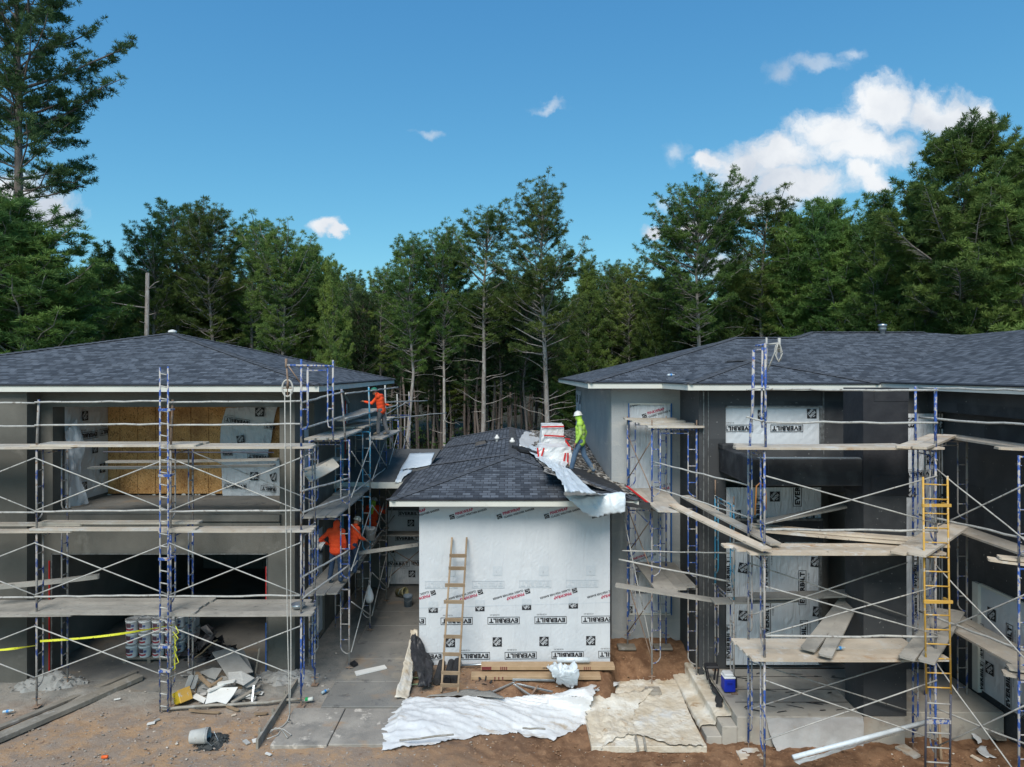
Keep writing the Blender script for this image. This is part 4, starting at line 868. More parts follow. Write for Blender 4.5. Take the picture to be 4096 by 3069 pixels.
def front_porch():
    t = thing('porch', 'concrete porch slab with three steps leading up to the black papered house', 'porch', (6.5, 16.5, -0.6))
    m = MB(); m.box(5.07, 7.93, 15.38, 17.88, -.75, -.01); m.box(8.9, 11.25, 15.6, 17.88, -.75, -.02); m.box(7.93,8.9,16.26,17.88,-.75,-.01); m.build('slab', MT['concrete'], t, bevel=.015)
    s = MB(); s.box(4.73, 5.07, 15.36, 18.7, -.75, -.22); s.box(4.38, 4.728, 15.36, 18.5, -.75, -.44); s.build('step', MT['concrete'], t, bevel=.015)
    f = MB(); drape(f, [(Vector((x0,15.75,z0+.02)), Vector((x0,18.55,z0+.02))) for x0,z0 in ((5.0,0.0),(5.02,-.02),(5.05,-.2),(4.75,-.2),(4.70,-.24),(4.69,-.42),(4.42,-.42),(4.35,-.46),(4.33,-.52))], 26, 2, .03, 4, jag=.03, updir=Vector((-.3,0,1)))
    f.build('film_cover', MT['film_dirty'], t, smooth=True)
    pf = MB(); drape(pf, [(P(3880 if 0 else 3063,2872,15.36), P(3448,2868,15.36)), (P(3080,2940,15.33), P(3452,2930,15.33)), (P(3110,3018,15.2), P(3455,3015,15.25))], 26, 8, .035, 9, jag=.02)
    pf.build('plastic_skirt', mat('clouded_plastic', (0.45,0.45,0.45), (0.36,0.36,0.36), 1.5, .35, .6, 6, spec=.5, spots=(((.35,.27,.2),2,.62,.8),)), t, smooth=True)
    g = MB(); pts = [P(2700,2700,18.3)]
    # plywood and dirt on the porch floor: seams
    for yy in (17.4, 16.7, 16.05): g.box(5.25, 7.9, yy, yy+.02, -.008, -.003)
    g.build('floor_seam', MT['black'], t)
    l = MB(); l.box(1.75, 4.3, 15.05, 18.25, -.64, -.5); l.box(1.5,2.6,17.6,18.35,-.64,-.53)
    tag(l.build('plywood_landing', MT['film_dirty'], bevel=.01), 'mud smeared plywood landing on the ground at the foot of the porch steps', 'plywood')
    q = MB(); a = P(2545, 2962, 14.93); q.beam(PZ(2530,2985,-.55), PZ(2825,2985,-.55), .1, .09); q.beam(PZ(2538,2930,-.5), PZ(2552,2995,-.5), .05,.08); q.beam(PZ(2572,2935,-.5), PZ(2582,2995,-.5), .05,.08)
    tag(q.build('edge_timber', MT['grey_wood']), 'timber edging along the front of the mud smeared plywood landing', 'timber')
front_porch()

# ---------------------------------------------------------------- trees
def leafmat(name, a, b, c=None):
    m = bpy.data.materials.new(name); m.use_nodes = True; nt = m.node_tree; N = nt.nodes; L = nt.links
    bs = N['Principled BSDF']; bs.inputs['Roughness'].default_value = 0.6; bs.inputs['Specular IOR Level'].default_value = 0.25
    tc = N.new('ShaderNodeTexCoord'); oi = N.new('ShaderNodeObjectInfo')
    nz = N.new('ShaderNodeTexNoise'); nz.inputs['Scale'].default_value = 0.55; nz.inputs['Detail'].default_value = 4; L.new(tc.outputs['Object'], nz.inputs['Vector'])
    mr = N.new('ShaderNodeMapRange'); L.new(nz.outputs[0], mr.inputs[0]); mr.inputs[1].default_value = .38; mr.inputs[2].default_value = .62
    mx = N.new('ShaderNodeMix'); mx.data_type = 'RGBA'; L.new(mr.outputs[0], mx.inputs[0]); mx.inputs[6].default_value = (*a,1); mx.inputs[7].default_value = (*b,1)
    hs = N.new('ShaderNodeHueSaturation'); r1 = N.new('ShaderNodeMapRange'); L.new(oi.outputs['Random'], r1.inputs[0]); r1.inputs[3].default_value = .72; r1.inputs[4].default_value = 1.3; L.new(r1.outputs[0], hs.inputs['Value'])
    r2 = N.new('ShaderNodeMapRange'); mm = N.new('ShaderNodeMath'); mm.operation = 'MULTIPLY'; mm.inputs[1].default_value = 7.31; L.new(oi.outputs['Random'], mm.inputs[0]); fr = N.new('ShaderNodeMath'); fr.operation = 'FRACT'; L.new(mm.outputs[0], fr.inputs[0])
    L.new(fr.outputs[0], r2.inputs[0]); r2.inputs[3].default_value = .475; r2.inputs[4].default_value = .515; L.new(r2.outputs[0], hs.inputs['Hue'])
    L.new(mx.outputs[2], hs.inputs['Color']); L.new(hs.outputs[0], bs.inputs['Base Color'])
    tr = N.new('ShaderNodeBsdfTranslucent'); L.new(hs.outputs[0], tr.inputs[0]); ms = N.new('ShaderNodeMixShader'); ms.inputs[0].default_value = .35
    L.new(bs.outputs[0], ms.inputs[1]); L.new(tr.outputs[0], ms.inputs[2]); L.new(ms.outputs[0], N['Material Output'].inputs[0])
    return m
NEEDLE = leafmat('pine_needles', (0.085,0.155,0.045), (0.17,0.25,0.06))
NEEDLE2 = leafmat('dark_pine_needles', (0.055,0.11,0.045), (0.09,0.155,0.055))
LEAF = leafmat('broad_leaves', (0.04,0.085,0.02), (0.075,0.13,0.035))
BARK = mat('pine_bark', (0.22,0.185,0.165), (0.38,0.36,0.34), 2.2, .95, .9, 14, stretch=(3,3,.6), randv=.15, spots=(((0.42,0.42,0.4),7,.55,.64,(1,1,.5)), ((0.08,0.06,0.05),6,.6,.7,(2,2,.4))))
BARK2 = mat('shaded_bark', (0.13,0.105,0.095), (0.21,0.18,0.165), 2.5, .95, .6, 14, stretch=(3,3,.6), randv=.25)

def make_pine(name, seed, H, cs, cr, prof, dens=1.0, needle=NEEDLE, bark=BARK, lean=.3, tuft=.25, nn=26, dead=14, r0=.2, tops=1):
    """pine of height H, crown from cs*H up, radius cr. crown: whorled limbs carrying needle tufts"""
    rr = random.Random(seed); nr = np.random.RandomState(seed)
    wob = [(rr.uniform(-lean, lean), rr.uniform(-lean, lean)) for _ in range(5)]
    def trunk(t):
        k = t*4; i = min(3, int(k)); f = k - i; return Vector((wob[i][0]*(1-f)+wob[i+1][0]*f - wob[0][0]*(1), wob[i][1]*(1-f)+wob[i+1][1]*f - wob[0][1], H*t))
    wood = MB(); pts = [trunk(i/16) for i in range(17)]; pts[0].z = -.4
    wood.tube(pts, [r0*(1-.82*(i/16)**1.2) for i in range(17)], 8, cap=False)
    tufts = []
    h = cs*H
    n = 0
    while h < H*.985:
        t = (h/H - cs)/(1-cs); L0 = cr*prof(t)
        nb = rr.choice((2,3,3,4)) if dens >= 1 else rr.choice((1,2,3))
        for _ in range(nb):
            az = n*2.4 + rr.uniform(-.5,.5); n += 1
            L_ = L0*rr.uniform(.55,1.12); 
            if rr.random() < .12: L_ *= .5
            el = R(8 + 50*t**.9 + rr.uniform(-12,12)); base = trunk(h/H); d = Vector((math.cos(az), math.sin(az), 0))
            bp = []; m = 5
            for i in range(m+1):
                s = i/m; bp.append(base + d*(L_*s*math.cos(el)) + Vector((0,0,1))*(L_*s*math.sin(el) + .16*L_*s*s) + Vector((rr.uniform(-1,1), rr.uniform(-1,1), rr.uniform(-1,1)))*.05*L_*s)
            br = max(.012, .028*L_*.5 + .006)
            wood.tube(bp, [br*(1-.75*i/m) for i in range(m+1)], 4, cap=False)
            side = Vector((-d.y, d.x, 0)); s0 = .22 if t > .25 else .42
            nt_ = max(4, int(L_*5.4*dens))
            for q in range(nt_):
                s = s0 + (1-s0)*((q+rr.random())/nt_); k = min(m-1, int(s*m)); p = bp[k].lerp(bp[k+1], s*m-k)
                sd = rr.choice((-1,1))*rr.uniform(.1,1)*(.42*L_*(1.15-s) + .12); e = p + side*sd + d*abs(sd)*.55 + Vector((0,0,rr.uniform(.0,.45)*abs(sd)+rr.uniform(0,.12)))
                if abs(sd) > .45: wood.tube([p, p.lerp(e,.5)+Vector((0,0,.03)), e], [.012,.009,.005], 3, cap=False)
                tufts.append((e, tuft*rr.uniform(.75,1.2)))
                if abs(sd) > .5:
                    for kk in range(2 + int(abs(sd)*3.0*dens)):
                        f = rr.uniform(.45,1.05); o = Vector((rr.gauss(0,1), rr.gauss(0,1), abs(rr.gauss(0,.6))))*.13
                        tufts.append((p.lerp(e, f) + o, tuft*rr.uniform(.7,1.1)))
            tufts.append((bp[-1], tuft*1.15))
        h += H*(.021 if t < .8 else .016)*rr.uniform(.7,1.4)/max(.6,dens)
    tufts.append((trunk(1.0), tuft))
    for _ in range(dead):                                  # bare lower limbs
        h = H*rr.uniform(.22, cs+.1); base = trunk(h/H); az = rr.uniform(0,6.3); L_ = rr.uniform(.5, 2.6)*min(1, cr/2.5); d = Vector((math.cos(az), math.sin(az), rr.uniform(-.15,.5)))
        bp = [base]; 
        for i in range(4): bp.append(bp[-1] + (d + Vector((rr.uniform(-.35,.35), rr.uniform(-.35,.35), rr.uniform(-.2,.3))))*(L_/4))
        wood.tube(bp, [.032,.025,.018,.012,.006], 4, cap=False)
        if L_ > 1.2: wood.tube([bp[2], bp[2] + (d + Vector((rr.uniform(-.8,.8), rr.uniform(-.8,.8), .3)))*.5], [.014,.005], 3, cap=False)
    T = np.array([[p.x, p.y, p.z, s] for p, s in tufts]); nT = len(T)
    C = np.repeat(T[:, :3], nn, 0); S = np.repeat(T[:, 3], nn)
    D = nr.normal(size=(nT*nn, 3)); D[:, 2] = D[:, 2]*.8 + .75; D /= np.linalg.norm(D, axis=1)[:, None]
    U = np.cross(D, nr.normal(size=D.shape)); U /= np.linalg.norm(U, axis=1)[:, None] + 1e-9
    Ln = (S*nr.uniform(.7, 1.15, nT*nn))[:, None]; wd = .0165*(tuft/.3)
    tip = C + D*Ln; mid = C + D*Ln*.55
    V = np.stack([C - U*wd*.35, mid - U*wd, tip, mid + U*wd], 1).reshape(-1, 3)
    me = bpy.data.meshes.new('crown'); nf = nT*nn
    me.vertices.add(nf*4); me.vertices.foreach_set('co', V.astype(np.float32).ravel()); me.loops.add(nf*4); me.loops.foreach_set('vertex_index', np.arange(nf*4, dtype=np.int32))
    me.polygons.add(nf); me.polygons.foreach_set('loop_start', np.arange(0, nf*4, 4, dtype=np.int32)); me.polygons.foreach_set('loop_total', np.full(nf, 4, dtype=np.int32)); me.update(); me.validate()
    me.materials.append(needle)
    t = thing(name, '', 'tree'); t.location = (0, -500, 0)
    w = wood.build('trunk', bark, t, smooth=True, world=False)
    c = bpy.data.objects.new('crown', me); COL.objects.link(c); c.parent = t
    t['h'] = float(np.percentile(V[:, 2], 99.8))
    return t, [w, c], nf
dome = lambda t: (.35 + .65*math.sin(min(1, t/.55)*1.57)) if t < .55 else max(.12, math.cos((t-.55)/.45*1.45))
cone = lambda t: .25 + .75*(1-t)**.8 if t > .12 else .7 + t*2
slim = lambda t: .5 + .5*math.sin(t*2.6) if t < .8 else .75*(1-t)/.2*.8 + .2
flat = lambda t: .55 + .45*math.sin(t*3.0)
PINES = {}
def reg(k, *a, **kw):
    t, ch, nf = make_pine(*a, **kw); PINES[k] = t; CHILD[t.name] = ch
reg('dome', 'pine_tree', 11, 20, .52, 4.6, dome, 1.25, dead=22)
reg('cone', 'pine_tree', 12, 20, .48, 5.0, cone, 1.15, dead=24)
reg('slim', 'pine_tree', 13, 18, .54, 2.9, slim, 1.1, dead=18, r0=.16)
reg('slim2', 'pine_tree', 14, 18, .5, 3.1, slim, 1.15, dead=18, r0=.17)
reg('bush', 'pine_tree', 15, 17, .2, 3.6, dome, 1.5, dead=10, tuft=.29, nn=26)
reg('bush2', 'pine_tree', 16, 17, .14, 3.9, cone, 1.5, dead=8, tuft=.29, nn=26)
reg('big', 'pine_tree', 17, 22, .26, 5.2, dome, 1.5, dead=14, r0=.3, tuft=.32, nn=26)
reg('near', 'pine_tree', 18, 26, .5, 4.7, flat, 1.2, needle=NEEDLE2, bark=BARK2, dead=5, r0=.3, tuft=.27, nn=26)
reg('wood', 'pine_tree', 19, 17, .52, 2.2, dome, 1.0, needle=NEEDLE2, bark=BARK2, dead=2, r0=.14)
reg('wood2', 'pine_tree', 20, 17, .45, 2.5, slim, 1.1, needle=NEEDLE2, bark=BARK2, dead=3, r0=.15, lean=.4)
_used = set()
def pine(kind, x, ytop, Y, label, wid=1.0, rot=None, group=None, zbase=0.0):
    """x, ytop: photo position of the tree's tip; Y distance"""
    src = PINES[kind]; H = src['h']; tp = P(x, ytop, Y); hh = tp.z - zbase; s = hh/H
    loc = (tp.x, Y, zbase); rot = rnd.uniform(0, 6.28) if rot is None else rot; sc = (s*wid, s*wid, s)
    if kind in _used: return copy_thing(src, loc, rot, sc, label, group)
    _used.add(kind); src.location = loc; src.rotation_euler = (0,0,rot); src.scale = sc; src['label'] = label
    if group: src['group'] = group
    return src
G1 = 'pines along the edge of the woods behind the houses'
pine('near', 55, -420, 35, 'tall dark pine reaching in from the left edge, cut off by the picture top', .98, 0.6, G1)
FR_ = [
 ('bush', 110, 800, 31.8, 1.4, 'dense dark pine behind the far left roof, under the tall overhanging pine'),
 ('big', -160, 790, 33, .8, 'broad dark pine at the very left edge of the picture, behind the left roof'),
 ('bush2', 410, 985, 40, 1.0, 'short bushy pine in the dip right of the far left pines'),
 ('slim2', 600, 885, 43, 1.0, 'pine just left of the peak of the left roof, shorter than its right neighbour'),
 ('slim', 703, 798, 44, 1.05, 'slender pine straight behind the peak of the left roof, highest of its group'),
 ('slim2', 840, 808, 42, 1.0, 'narrow dense topped pine to the right of the left roof peak'),
 ('slim', 1010, 875, 45, 1.1, 'open pine with thin crown behind the right slope of the left roof'),
 ('dome', 1130, 900, 41, .95, 'wide dense round topped pine left of the small white cloud'),
 ('bush', 1245, 985, 43, .8, 'rounded pine just below the small white cloud'),
 ('bush2', 1330, 1060, 40, .7, 'low full pine below and right of the small white cloud'),
 ('slim2', 1395, 1080, 50, .9, 'thin dark pine with sky gaps right of the round topped pines'),
 ('slim', 1520, 1070, 46, .9, 'reddish trunked pine between the left roof corner and the central pines'),
 ('slim2', 1650, 945, 42, .95, 'leftmost of the central group of tall pines, leaning crown'),
 ('dome', 1775, 912, 43, .75, 'second pine of the central group with pale forked trunk'),
 ('slim', 1925, 830, 42, 1.2, 'third pine of the central group with straight grey trunk'),
 ('cone', 2170, 722, 40, 1.0, 'tallest pine of the central group with wide layered crown and side branch to the right'),
 ('bush2', 2350, 1040, 47, .85, 'short dense pine just right of the tallest central pine'),
 ('slim2', 2440, 1045, 50, 1.0, 'medium pine above the gap between middle and right house'),
 ('slim2', 2530, 1048, 48, 1.0, 'medium pine above the left end of the right roof'),
 ('bush', 2640, 1130, 46, .8, 'low pine behind the left end of the right roof, left of the tall domed pine'),
 ('dome', 2795, 705, 41, 1.0, 'tall pine with a round domed crown and long bare trunk behind the right roof'),
 ('slim', 3035, 785, 44, 1.3, 'tall thin crowned pine right of the domed pine, against the big cloud'),
 ('bush2', 2925, 1060, 44, .9, 'low pine between the domed pine and its thin neighbour'),
 ('bush', 3195, 870, 43, 1.0, 'dense pine below the right end of the big cloud'),
 ('bush', 3360, 800, 41, 1.05, 'dense broad pine right of centre of the right roof'),
 ('bush2', 3520, 780, 38, 1.0, 'dense pine directly left of the largest pine on the right'),
 ('big', 3840, 492, 34, 1.0, 'largest pine on the right, with huge rounded crown and thick mottled trunk'),
 ('bush', 4060, 610, 33, 1.1, 'big pine at the right edge of the picture'),
 ('bush2', 3700, 900, 36, .95, 'full pine in front of the left flank of the largest right hand pine'),
]
for k, x, yt, Y, wd, lb in FR_: pine(k, x, yt, Y, lb, wd, None, G1)
G2 = 'smaller pines filling in behind the front row'
rt = random.Random(21); nG2 = 0
for i in range(34):
    x = -150 + 4400*i/33 + rt.uniform(-50,50); 
    if 1480 < x < 2480: continue
    yt = np.interp(x, [0,400,900,1300,1450,2500,2800,3100,3700,4100], [1020,1060,1010,1120,1230,1150,1080,1010,860,800]) + rt.uniform(-30,70)
    nG2 += 1; pine(rt.choice(('bush','bush2','slim2')), x, yt, rt.uniform(46,54), f'smaller pine behind the front row, number {nG2} from the left', rt.uniform(.9,1.25), None, G2)
G3 = 'straight bare trunked pines in the dark woods between the houses'
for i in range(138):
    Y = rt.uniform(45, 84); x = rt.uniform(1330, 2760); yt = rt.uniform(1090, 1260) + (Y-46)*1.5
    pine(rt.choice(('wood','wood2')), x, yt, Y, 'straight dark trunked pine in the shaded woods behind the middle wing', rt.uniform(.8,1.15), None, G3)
G4 = 'distant pines closing the view'
for i in range(100):
    x = -900 + 5900*i/99 + rt.uniform(-40,40); Y = rt.uniform(66, 100)
    yt = np.interp(x, [0,900,1300,1500,2500,2800,3400,4100], [1090,1080,1150,1180,1180,1130,1020,930]) + rt.uniform(0,130)
    pine(rt.choice(('wood2','bush','bush2')), x, yt, Y, 'distant pine closing the view at the back of the woods', rt.uniform(1.2,1.6), None, G4)
# a dead snag and sparse undergrowth
def snag():
    t = thing('dead_tree', 'broken off dead pine trunk standing left of the left roof peak', 'dead tree', P(588, 1480, 39)); t.location.z = 0
    m = MB(); x = P(588,1480,39).x; top = P(590,1092,39).z
    m.tube([(x,39,-.3),(x+.05,39,4),(x-.04,39,8),(x+.03,39,top)], [.19,.17,.14,.1], 8); 
    m.tube([(x,39,top-2),(x-.8,38.9,top-1.9),(x-1.9,38.8,top-1.7)], [.05,.035,.015], 5); m.tube([(x,39,top-1),(x+.5,38.9,top-.6),(x+.8,38.8,top-.5)], [.04,.03,.015], 5)
    for i in range(9): h = 9.5+i*.5; a = i*2.1; m.tube([(x,39,h),(x+.5*math.cos(a),39+.4*math.sin(a),h+.15)], [.03,.012], 4)
    m.build('trunk', BARK, t, smooth=True)
snag()
def undergrowth():
    nr = np.random.RandomState(4); n = 90000
    X = nr.uniform(-34, 40, n); X = np.where((X > -11) & (X < 11) & (nr.uniform(size=n) < .8), X + 24*np.sign(X+.01), X); Y = nr.uniform(36, 75, n); 
    hmax = 1.6 + 3.6*np.clip(np.sin(X*.7)*np.sin(Y*.5+X*.3)+.3, 0, 1); Z = nr.uniform(0,1,n)**1.3*hmax
    C = np.stack([X, Y, Z], 1); D = nr.normal(size=(n,3)); D /= np.linalg.norm(D, axis=1)[:,None]; U = np.cross(D, nr.normal(size=(n,3))); U /= np.linalg.norm(U,axis=1)[:,None]
    s = nr.uniform(.07,.16,n)[:,None]; V = np.stack([C-D*s, C-U*s*.55, C+D*s, C+U*s*.55], 1).reshape(-1,3)
    me = bpy.data.meshes.new('undergrowth'); me.from_pydata(V.tolist(), [], [(4*i,4*i+1,4*i+2,4*i+3) for i in range(n)]); me.materials.append(LEAF)
    o = bpy.data.objects.new('undergrowth', me); COL.objects.link(o); tag(o, 'leafy green undergrowth on the floor of the pine woods', 'undergrowth', kind='stuff')
undergrowth()
# ---------------------------------------------------------------- scaffolding
def frame_mesh(a, b, z0, z1, skip_bottom=False):
    """one walk-through frame: two legs, header, inner ladder legs with a curved foot, rungs"""
    m = MB(); a = Vector((a[0], a[1], 0)); b = Vector((b[0], b[1], 0)); d = (b-a).normalized(); L_ = (b-a).length
    for p in (a, b): m.tube([(p.x,p.y,z0),(p.x,p.y,z1)], .024, 7)
    m.tube([(a.x,a.y,z1-.03),(b.x,b.y,z1-.03)], .021, 6)
    k = min(.22, L_*.24); lo = z0 + .28
    for p, s in ((a, 1), (b, -1)):
        q = p + d*k*s; pts = [Vector((q.x,q.y,z1-.05)), Vector((q.x,q.y,lo+.18))]
        for t in (.35,.7,1): pts.append(Vector((q.x,q.y,lo+.18)) + Vector((-d.x*s*k*t**1.5, -d.y*s*k*t**1.5, -.17*math.sin(t*1.57))))
        m.tube(pts, .017, 6)
        n = 3
        for i in range(n): z = lo + .38 + i*(z1-lo-.5)/n; m.tube([(p.x,p.y,z),(q.x,q.y,z)], .014, 5)
        for zz in (z0+.5, z1-.2): m.tube([(p.x,p.y,zz),(p.x + .0,p.y-.07,zz+.01)], .009, 4)
    pa = a + d*k; pb = b - d*k
    m.tube([(pa.x,pa.y,z1-.13),(pb.x,pb.y,z1-.13)], .015, 6)
    m.tube([((pa.x+pb.x)/2,(pa.y+pb.y)/2,z1-.13),((pa.x+pb.x)/2,(pa.y+pb.y)/2,z1-.03)], .012, 5)
    return m
def wob_tube(m, a, b, r=.022, amp=.02, n=8, seed=0, k=6):
    a = Vector(a); b = Vector(b); rr = random.Random(seed); o = [Vector((0,0,0))] + [Vector((rr.uniform(-1,1), rr.uniform(-1,1), rr.uniform(-1,1)))*amp for _ in range(n-1)] + [Vector((0,0,0))]
    m.tube([a.lerp(b, i/n) + o[i] for i in range(n+1)], r, k)
class Scaf:
    def __init__(s, label, loc): s.t = thing('scaffold', label, 'scaffold', loc); s.k = 0
    def frame(s, a, b, z0, z1, mt='blue_worn', label=None):
        o = frame_mesh(a, b, z0, z1).build('frame', MT[mt], s.t, smooth=True)
        if label: o['label'] = label
    def jack(s, p, z0, z1):
        m = MB(); m.tube([(p[0],p[1],z0+.01),(p[0],p[1],z1)], .017, 6); m.box(p[0]-.08,p[0]+.08,p[1]-.08,p[1]+.08,z0,z0+.012); m.tube([(p[0]-.09,p[1],z1-.1),(p[0]+.09,p[1],z1-.1)], .015, 5); m.build('base_jack', MT['rust'], s.t)
    def brace(s, a, b, za0, za1, zb0=None, zb1=None):
        zb0 = za0 if zb0 is None else zb0; zb1 = za1 if zb1 is None else zb1
        m = MB(); s.k += 1; wob_tube(m, (a[0],a[1]-.05,za0), (b[0],b[1]-.05,zb1), .0155, .006, 4, s.k, 5); wob_tube(m, (a[0],a[1]-.065,za1), (b[0],b[1]-.065,zb0), .0155, .006, 4, s.k+50, 5); m.build('cross_brace', MT['galv'], s.t, smooth=True)
    def rail(s, a, b, r=.024, amp=.012, mt='galv', n=9):
        m = MB(); s.k += 1; wob_tube(m, a, b, r, amp*.8, n, s.k*3+1); m.build('guard_rail', MT[mt], s.t, smooth=True)
    def post(s, p, z0, z1, mt='blue_worn', r=.026, top=None):
        m = MB(); q = top or p; m.tube([(p[0],p[1],z0),(q[0],q[1],z1)], r, 7); m.build('post', MT[mt], s.t, smooth=True)

PLK = {'A': 'top', 'B': 'middle', 'C': 'lowest'}
def plank(a, b, label, w=.25, t=.045, m='plank', group=None, roll=0.0):
    mb = MB(); a = Vector(a); b = Vector(b); n = 8; d = (b-a).normalized(); sx = d.cross(Vector((0,0,1))).normalized()
    if roll: sx = Matrix.Rotation(roll, 3, d) @ sx
    sz = sx.cross(d); rr = random.Random(label); sag = rr.uniform(.004,.018); c = .03
    base = len(mb.v); secs = [(0,-c),(c/ (b-a).length,0)] + [(i/n,0) for i in range(1,n)] + [(1-c/(b-a).length,0),(1,-c)]
    for f, e in secs:
        p = a.lerp(b, f) - Vector((0,0,1))*sag*math.sin(math.pi*f); hw = w/2 + e
        for i, j in ((-1,-1),(1,-1),(1,1),(-1,1)): mb.v.append(tuple(p + sx*hw*i + sz*(t/2*j)))
    k = len(secs)
    for i in range(k-1):
        for j in range(4): mb.f.append((base+i*4+j, base+i*4+(j+1)%4, base+(i+1)*4+(j+1)%4, base+(i+1)*4+j)); mb.m.append(0); mb.uv.append(None)
    mb.f += [(base+3,base+2,base+1,base), (base+(k-1)*4,base+(k-1)*4+1,base+(k-1)*4+2,base+(k-1)*4+3)]; mb.m += [0,0]; mb.uv += [None,None]
    return tag(mb.build('plank', MT[m]), label, 'plank', group)
ORD = ['front', 'second', 'third', 'fourth', 'fifth']

# left front scaffold --------------------------------------------------
FO, FI = 15.8, 16.9
XS = [-14.1, -11.0, -7.9, -4.88]
S1 = Scaf('tall scaffold of blue frames, braces and rails standing across the front of the left house', (-9.5, 16.3, 0))
LV = [.16, 2.12, 4.05, 5.98]
for i, x in enumerate(XS):
    for j in range(3): S1.frame((x, FO), (x, FI), LV[j], LV[j+1], 'blue_worn' if (i+j) % 3 or i == 1 else 'blue')
    for y in (FO, FI): S1.jack((x, y), .02, .3)
    if i < 3:
        S1.post((x, FO), 5.98, 7.12, 'blue_worn' if i != 2 else 'rust', top=(x+.05, FO))
for i in range(3):
    a = (XS[i], FO); b = (XS[i+1], FO)
    for z0, z1 in ((.72,1.9),(2.62,3.82),(4.56,5.78)):
        S1.brace(a, b, z0, z1)
        if i != 1: S1.brace((XS[i], FI+.05), (XS[i+1], FI+.05), z0, z1) if i == 2 and z0 > 4 else None
    for z in (7.06, 6.53, 4.54, 2.58):
        S1.rail((a[0], FO-.06, z), (b[0], FO-.06, z + (.03 if i else -.02)))
S1.rail((-10.3, 17.2, 5.87-.12), (-6.0, 17.2, 5.85-.12), .018, .006, 'dark_steel')
BAY = ['left', 'middle', 'right']
seg = [(-14.4, -10.15), (-11.15, -7.3), (-8.15, -4.62)]
for d, (zz, ys_, m) in {'top': (6.01, (15.86, 16.14, 16.42), 'plank'), 'middle': (4.08, (15.84, 16.12), 'plank'), 'lowest': (2.15, (15.84, 16.11, 16.38, 16.65), 'plank_grey')}.items():
    for bi, (x0, x1) in enumerate(seg):
        for k, y in enumerate(ys_):
            dz = (0, .046, 0.005)[bi] + (.09 if d == 'middle' and k == 1 and bi < 2 else 0); e = .05*math.sin(k*5+bi*3)
            plank((x0+e, y, zz+dz), (x1 - e - .08*k*(bi == 2), y+.01, zz+dz), f'{ORD[k]} plank from the front, {BAY[bi]} bay, {d} deck of the left scaffold', m=m)
for k in range(2):
    plank((-10.6+.3*k, 17.12+.26*k, 5.36+.12*k), (-5.95, 17.12+.26*k, 5.42+.12*k), ('lower', 'upper')[k] + ' of two dusty planks laid inside the balcony opening of the left house', m='plank_grey')
plank(P(-60, 2352, 16.2), P(398, 2305, 16.9), 'rounded pole like plank slanting in front of the garage opening at the far left', w=.14, t=.1, m='plank_grey')

# narrow climbing ladder fixed to the left scaffold
def climbing_ladder(x0, x1, y, zt, zb, label, rail_m, n, brackets, top_m=None, zsplit=None, slant=0.0, rung_m=None):
    t = thing('ladder', label, 'ladder', ((x0+x1)/2, y, zb))
    for x in (x0, x1):
        m = MB(); m.tube([(x, y, zt + (.0 if x == x0 else .02)), (x + slant*.5, y+.01, (zt+zb)/2), (x+slant, y, zb)], .02, 7)
        m.build('rail', MT[rail_m], t, smooth=True)
    for i in range(n):
        f = (i+.5)/n; z = zt + (zb-zt)*f; m = MB(); m.tube([(x0+slant*f, y, z), (x1+slant*f, y, z - (.02 if x1-x0 > .3 else .035))], .0155, 6); m.build('rung', MT[rung_m or rail_m], t, smooth=True)
    for z in brackets:
        f = (zt-z)/(zt-zb); m = MB(); m.box(x0+slant*f-.03, x1+slant*f+.06, y-.02, y+.02, z-.03, z+.03); m.box(x1+slant*f, x1+slant*f+.05, y, y+.22, z-.02, z+.02); m.build('bracket', MT['blue'] if rail_m != 'yellow' else MT['yellow'], t)
    return t
lx0 = P(640, 0, 15.55).x; lx1 = P(672, 0, 15.55).x
climbing_ladder(lx0, lx1, 15.55, P(0,1470,15.55).z, .02, 'narrow blue climbing ladder fixed upright to the middle post of the left scaffold', 'blue', 28, [6.9, 5.4, 3.5, 1.5, .95], rung_m='galv')

# hoist frame on top of the right column, with its own arm, wheel and rope
hx = P(1205, 0, FO).x
H1 = thing('hoist_frame', 'blue frames lashed upright above the right end of the left scaffold, carrying a hoist arm', 'hoist', (hx, FO, 6))
m = MB(); tp = P(0, 1455, FO).z
m.tube([(hx,FO,5.98),(hx,FO,tp+.1)], .026, 7); m.tube([P(1230,1480,FO+.0), P(1230,1700,FO)], .022, 6)
m.build('post', MT['blue'], H1, smooth=True)
m = MB(); xr = P(1332, 0, FO).x; xi = P(1311,0,FO).x; xj = P(1232,0,FO).x; zt = P(0,1465,FO).z; zb = P(0,1765,FO).z
m.tube([(P(1150,0,FO).x,FO-.02,zt+.02),(xr,FO-.02,zt)], .024, 7); m.tube([(xr,FO,zt+.14),(xr,FO,zb)], .024, 7)
m.tube([(xi,FO,zt),(xi,FO,P(0,1690,FO).z),(xi+.02,FO,P(0,1708,FO).z),(xr,FO,P(0,1712,FO).z)], .017, 6); m.tube([(xj,FO,zt-.1),(xi,FO,zt-.1)], .016, 6); m.tube([(xj,FO,zt),(xj,FO,P(0,1700,FO).z),(xj-.04,FO,P(0,1716,FO).z),(hx,FO,P(0,1718,FO).z)], .019, 6)
for yy in (1565, 1638): m.tube([(xi,FO,P(0,yy-3,FO).z),(xr,FO,P(0,yy-3,FO).z)], .014, 5); m.tube([(hx,FO,P(0,yy,FO).z),(xj,FO,P(0,yy,FO).z)], .014, 5)
m.build('frame', MT['blue'], H1, smooth=True)
m = MB(); ax = P(1146,0,FO).x; m.tube([(ax,FO-.02,P(0,1435,FO).z),(ax,FO-.02,P(0,1472,FO).z)], .03, 8); m.tube([P(1155,1466,FO-.02), P(1200,1530,FO)], .015, 5); m.build('arm_end', MT['rust'], H1, smooth=True)
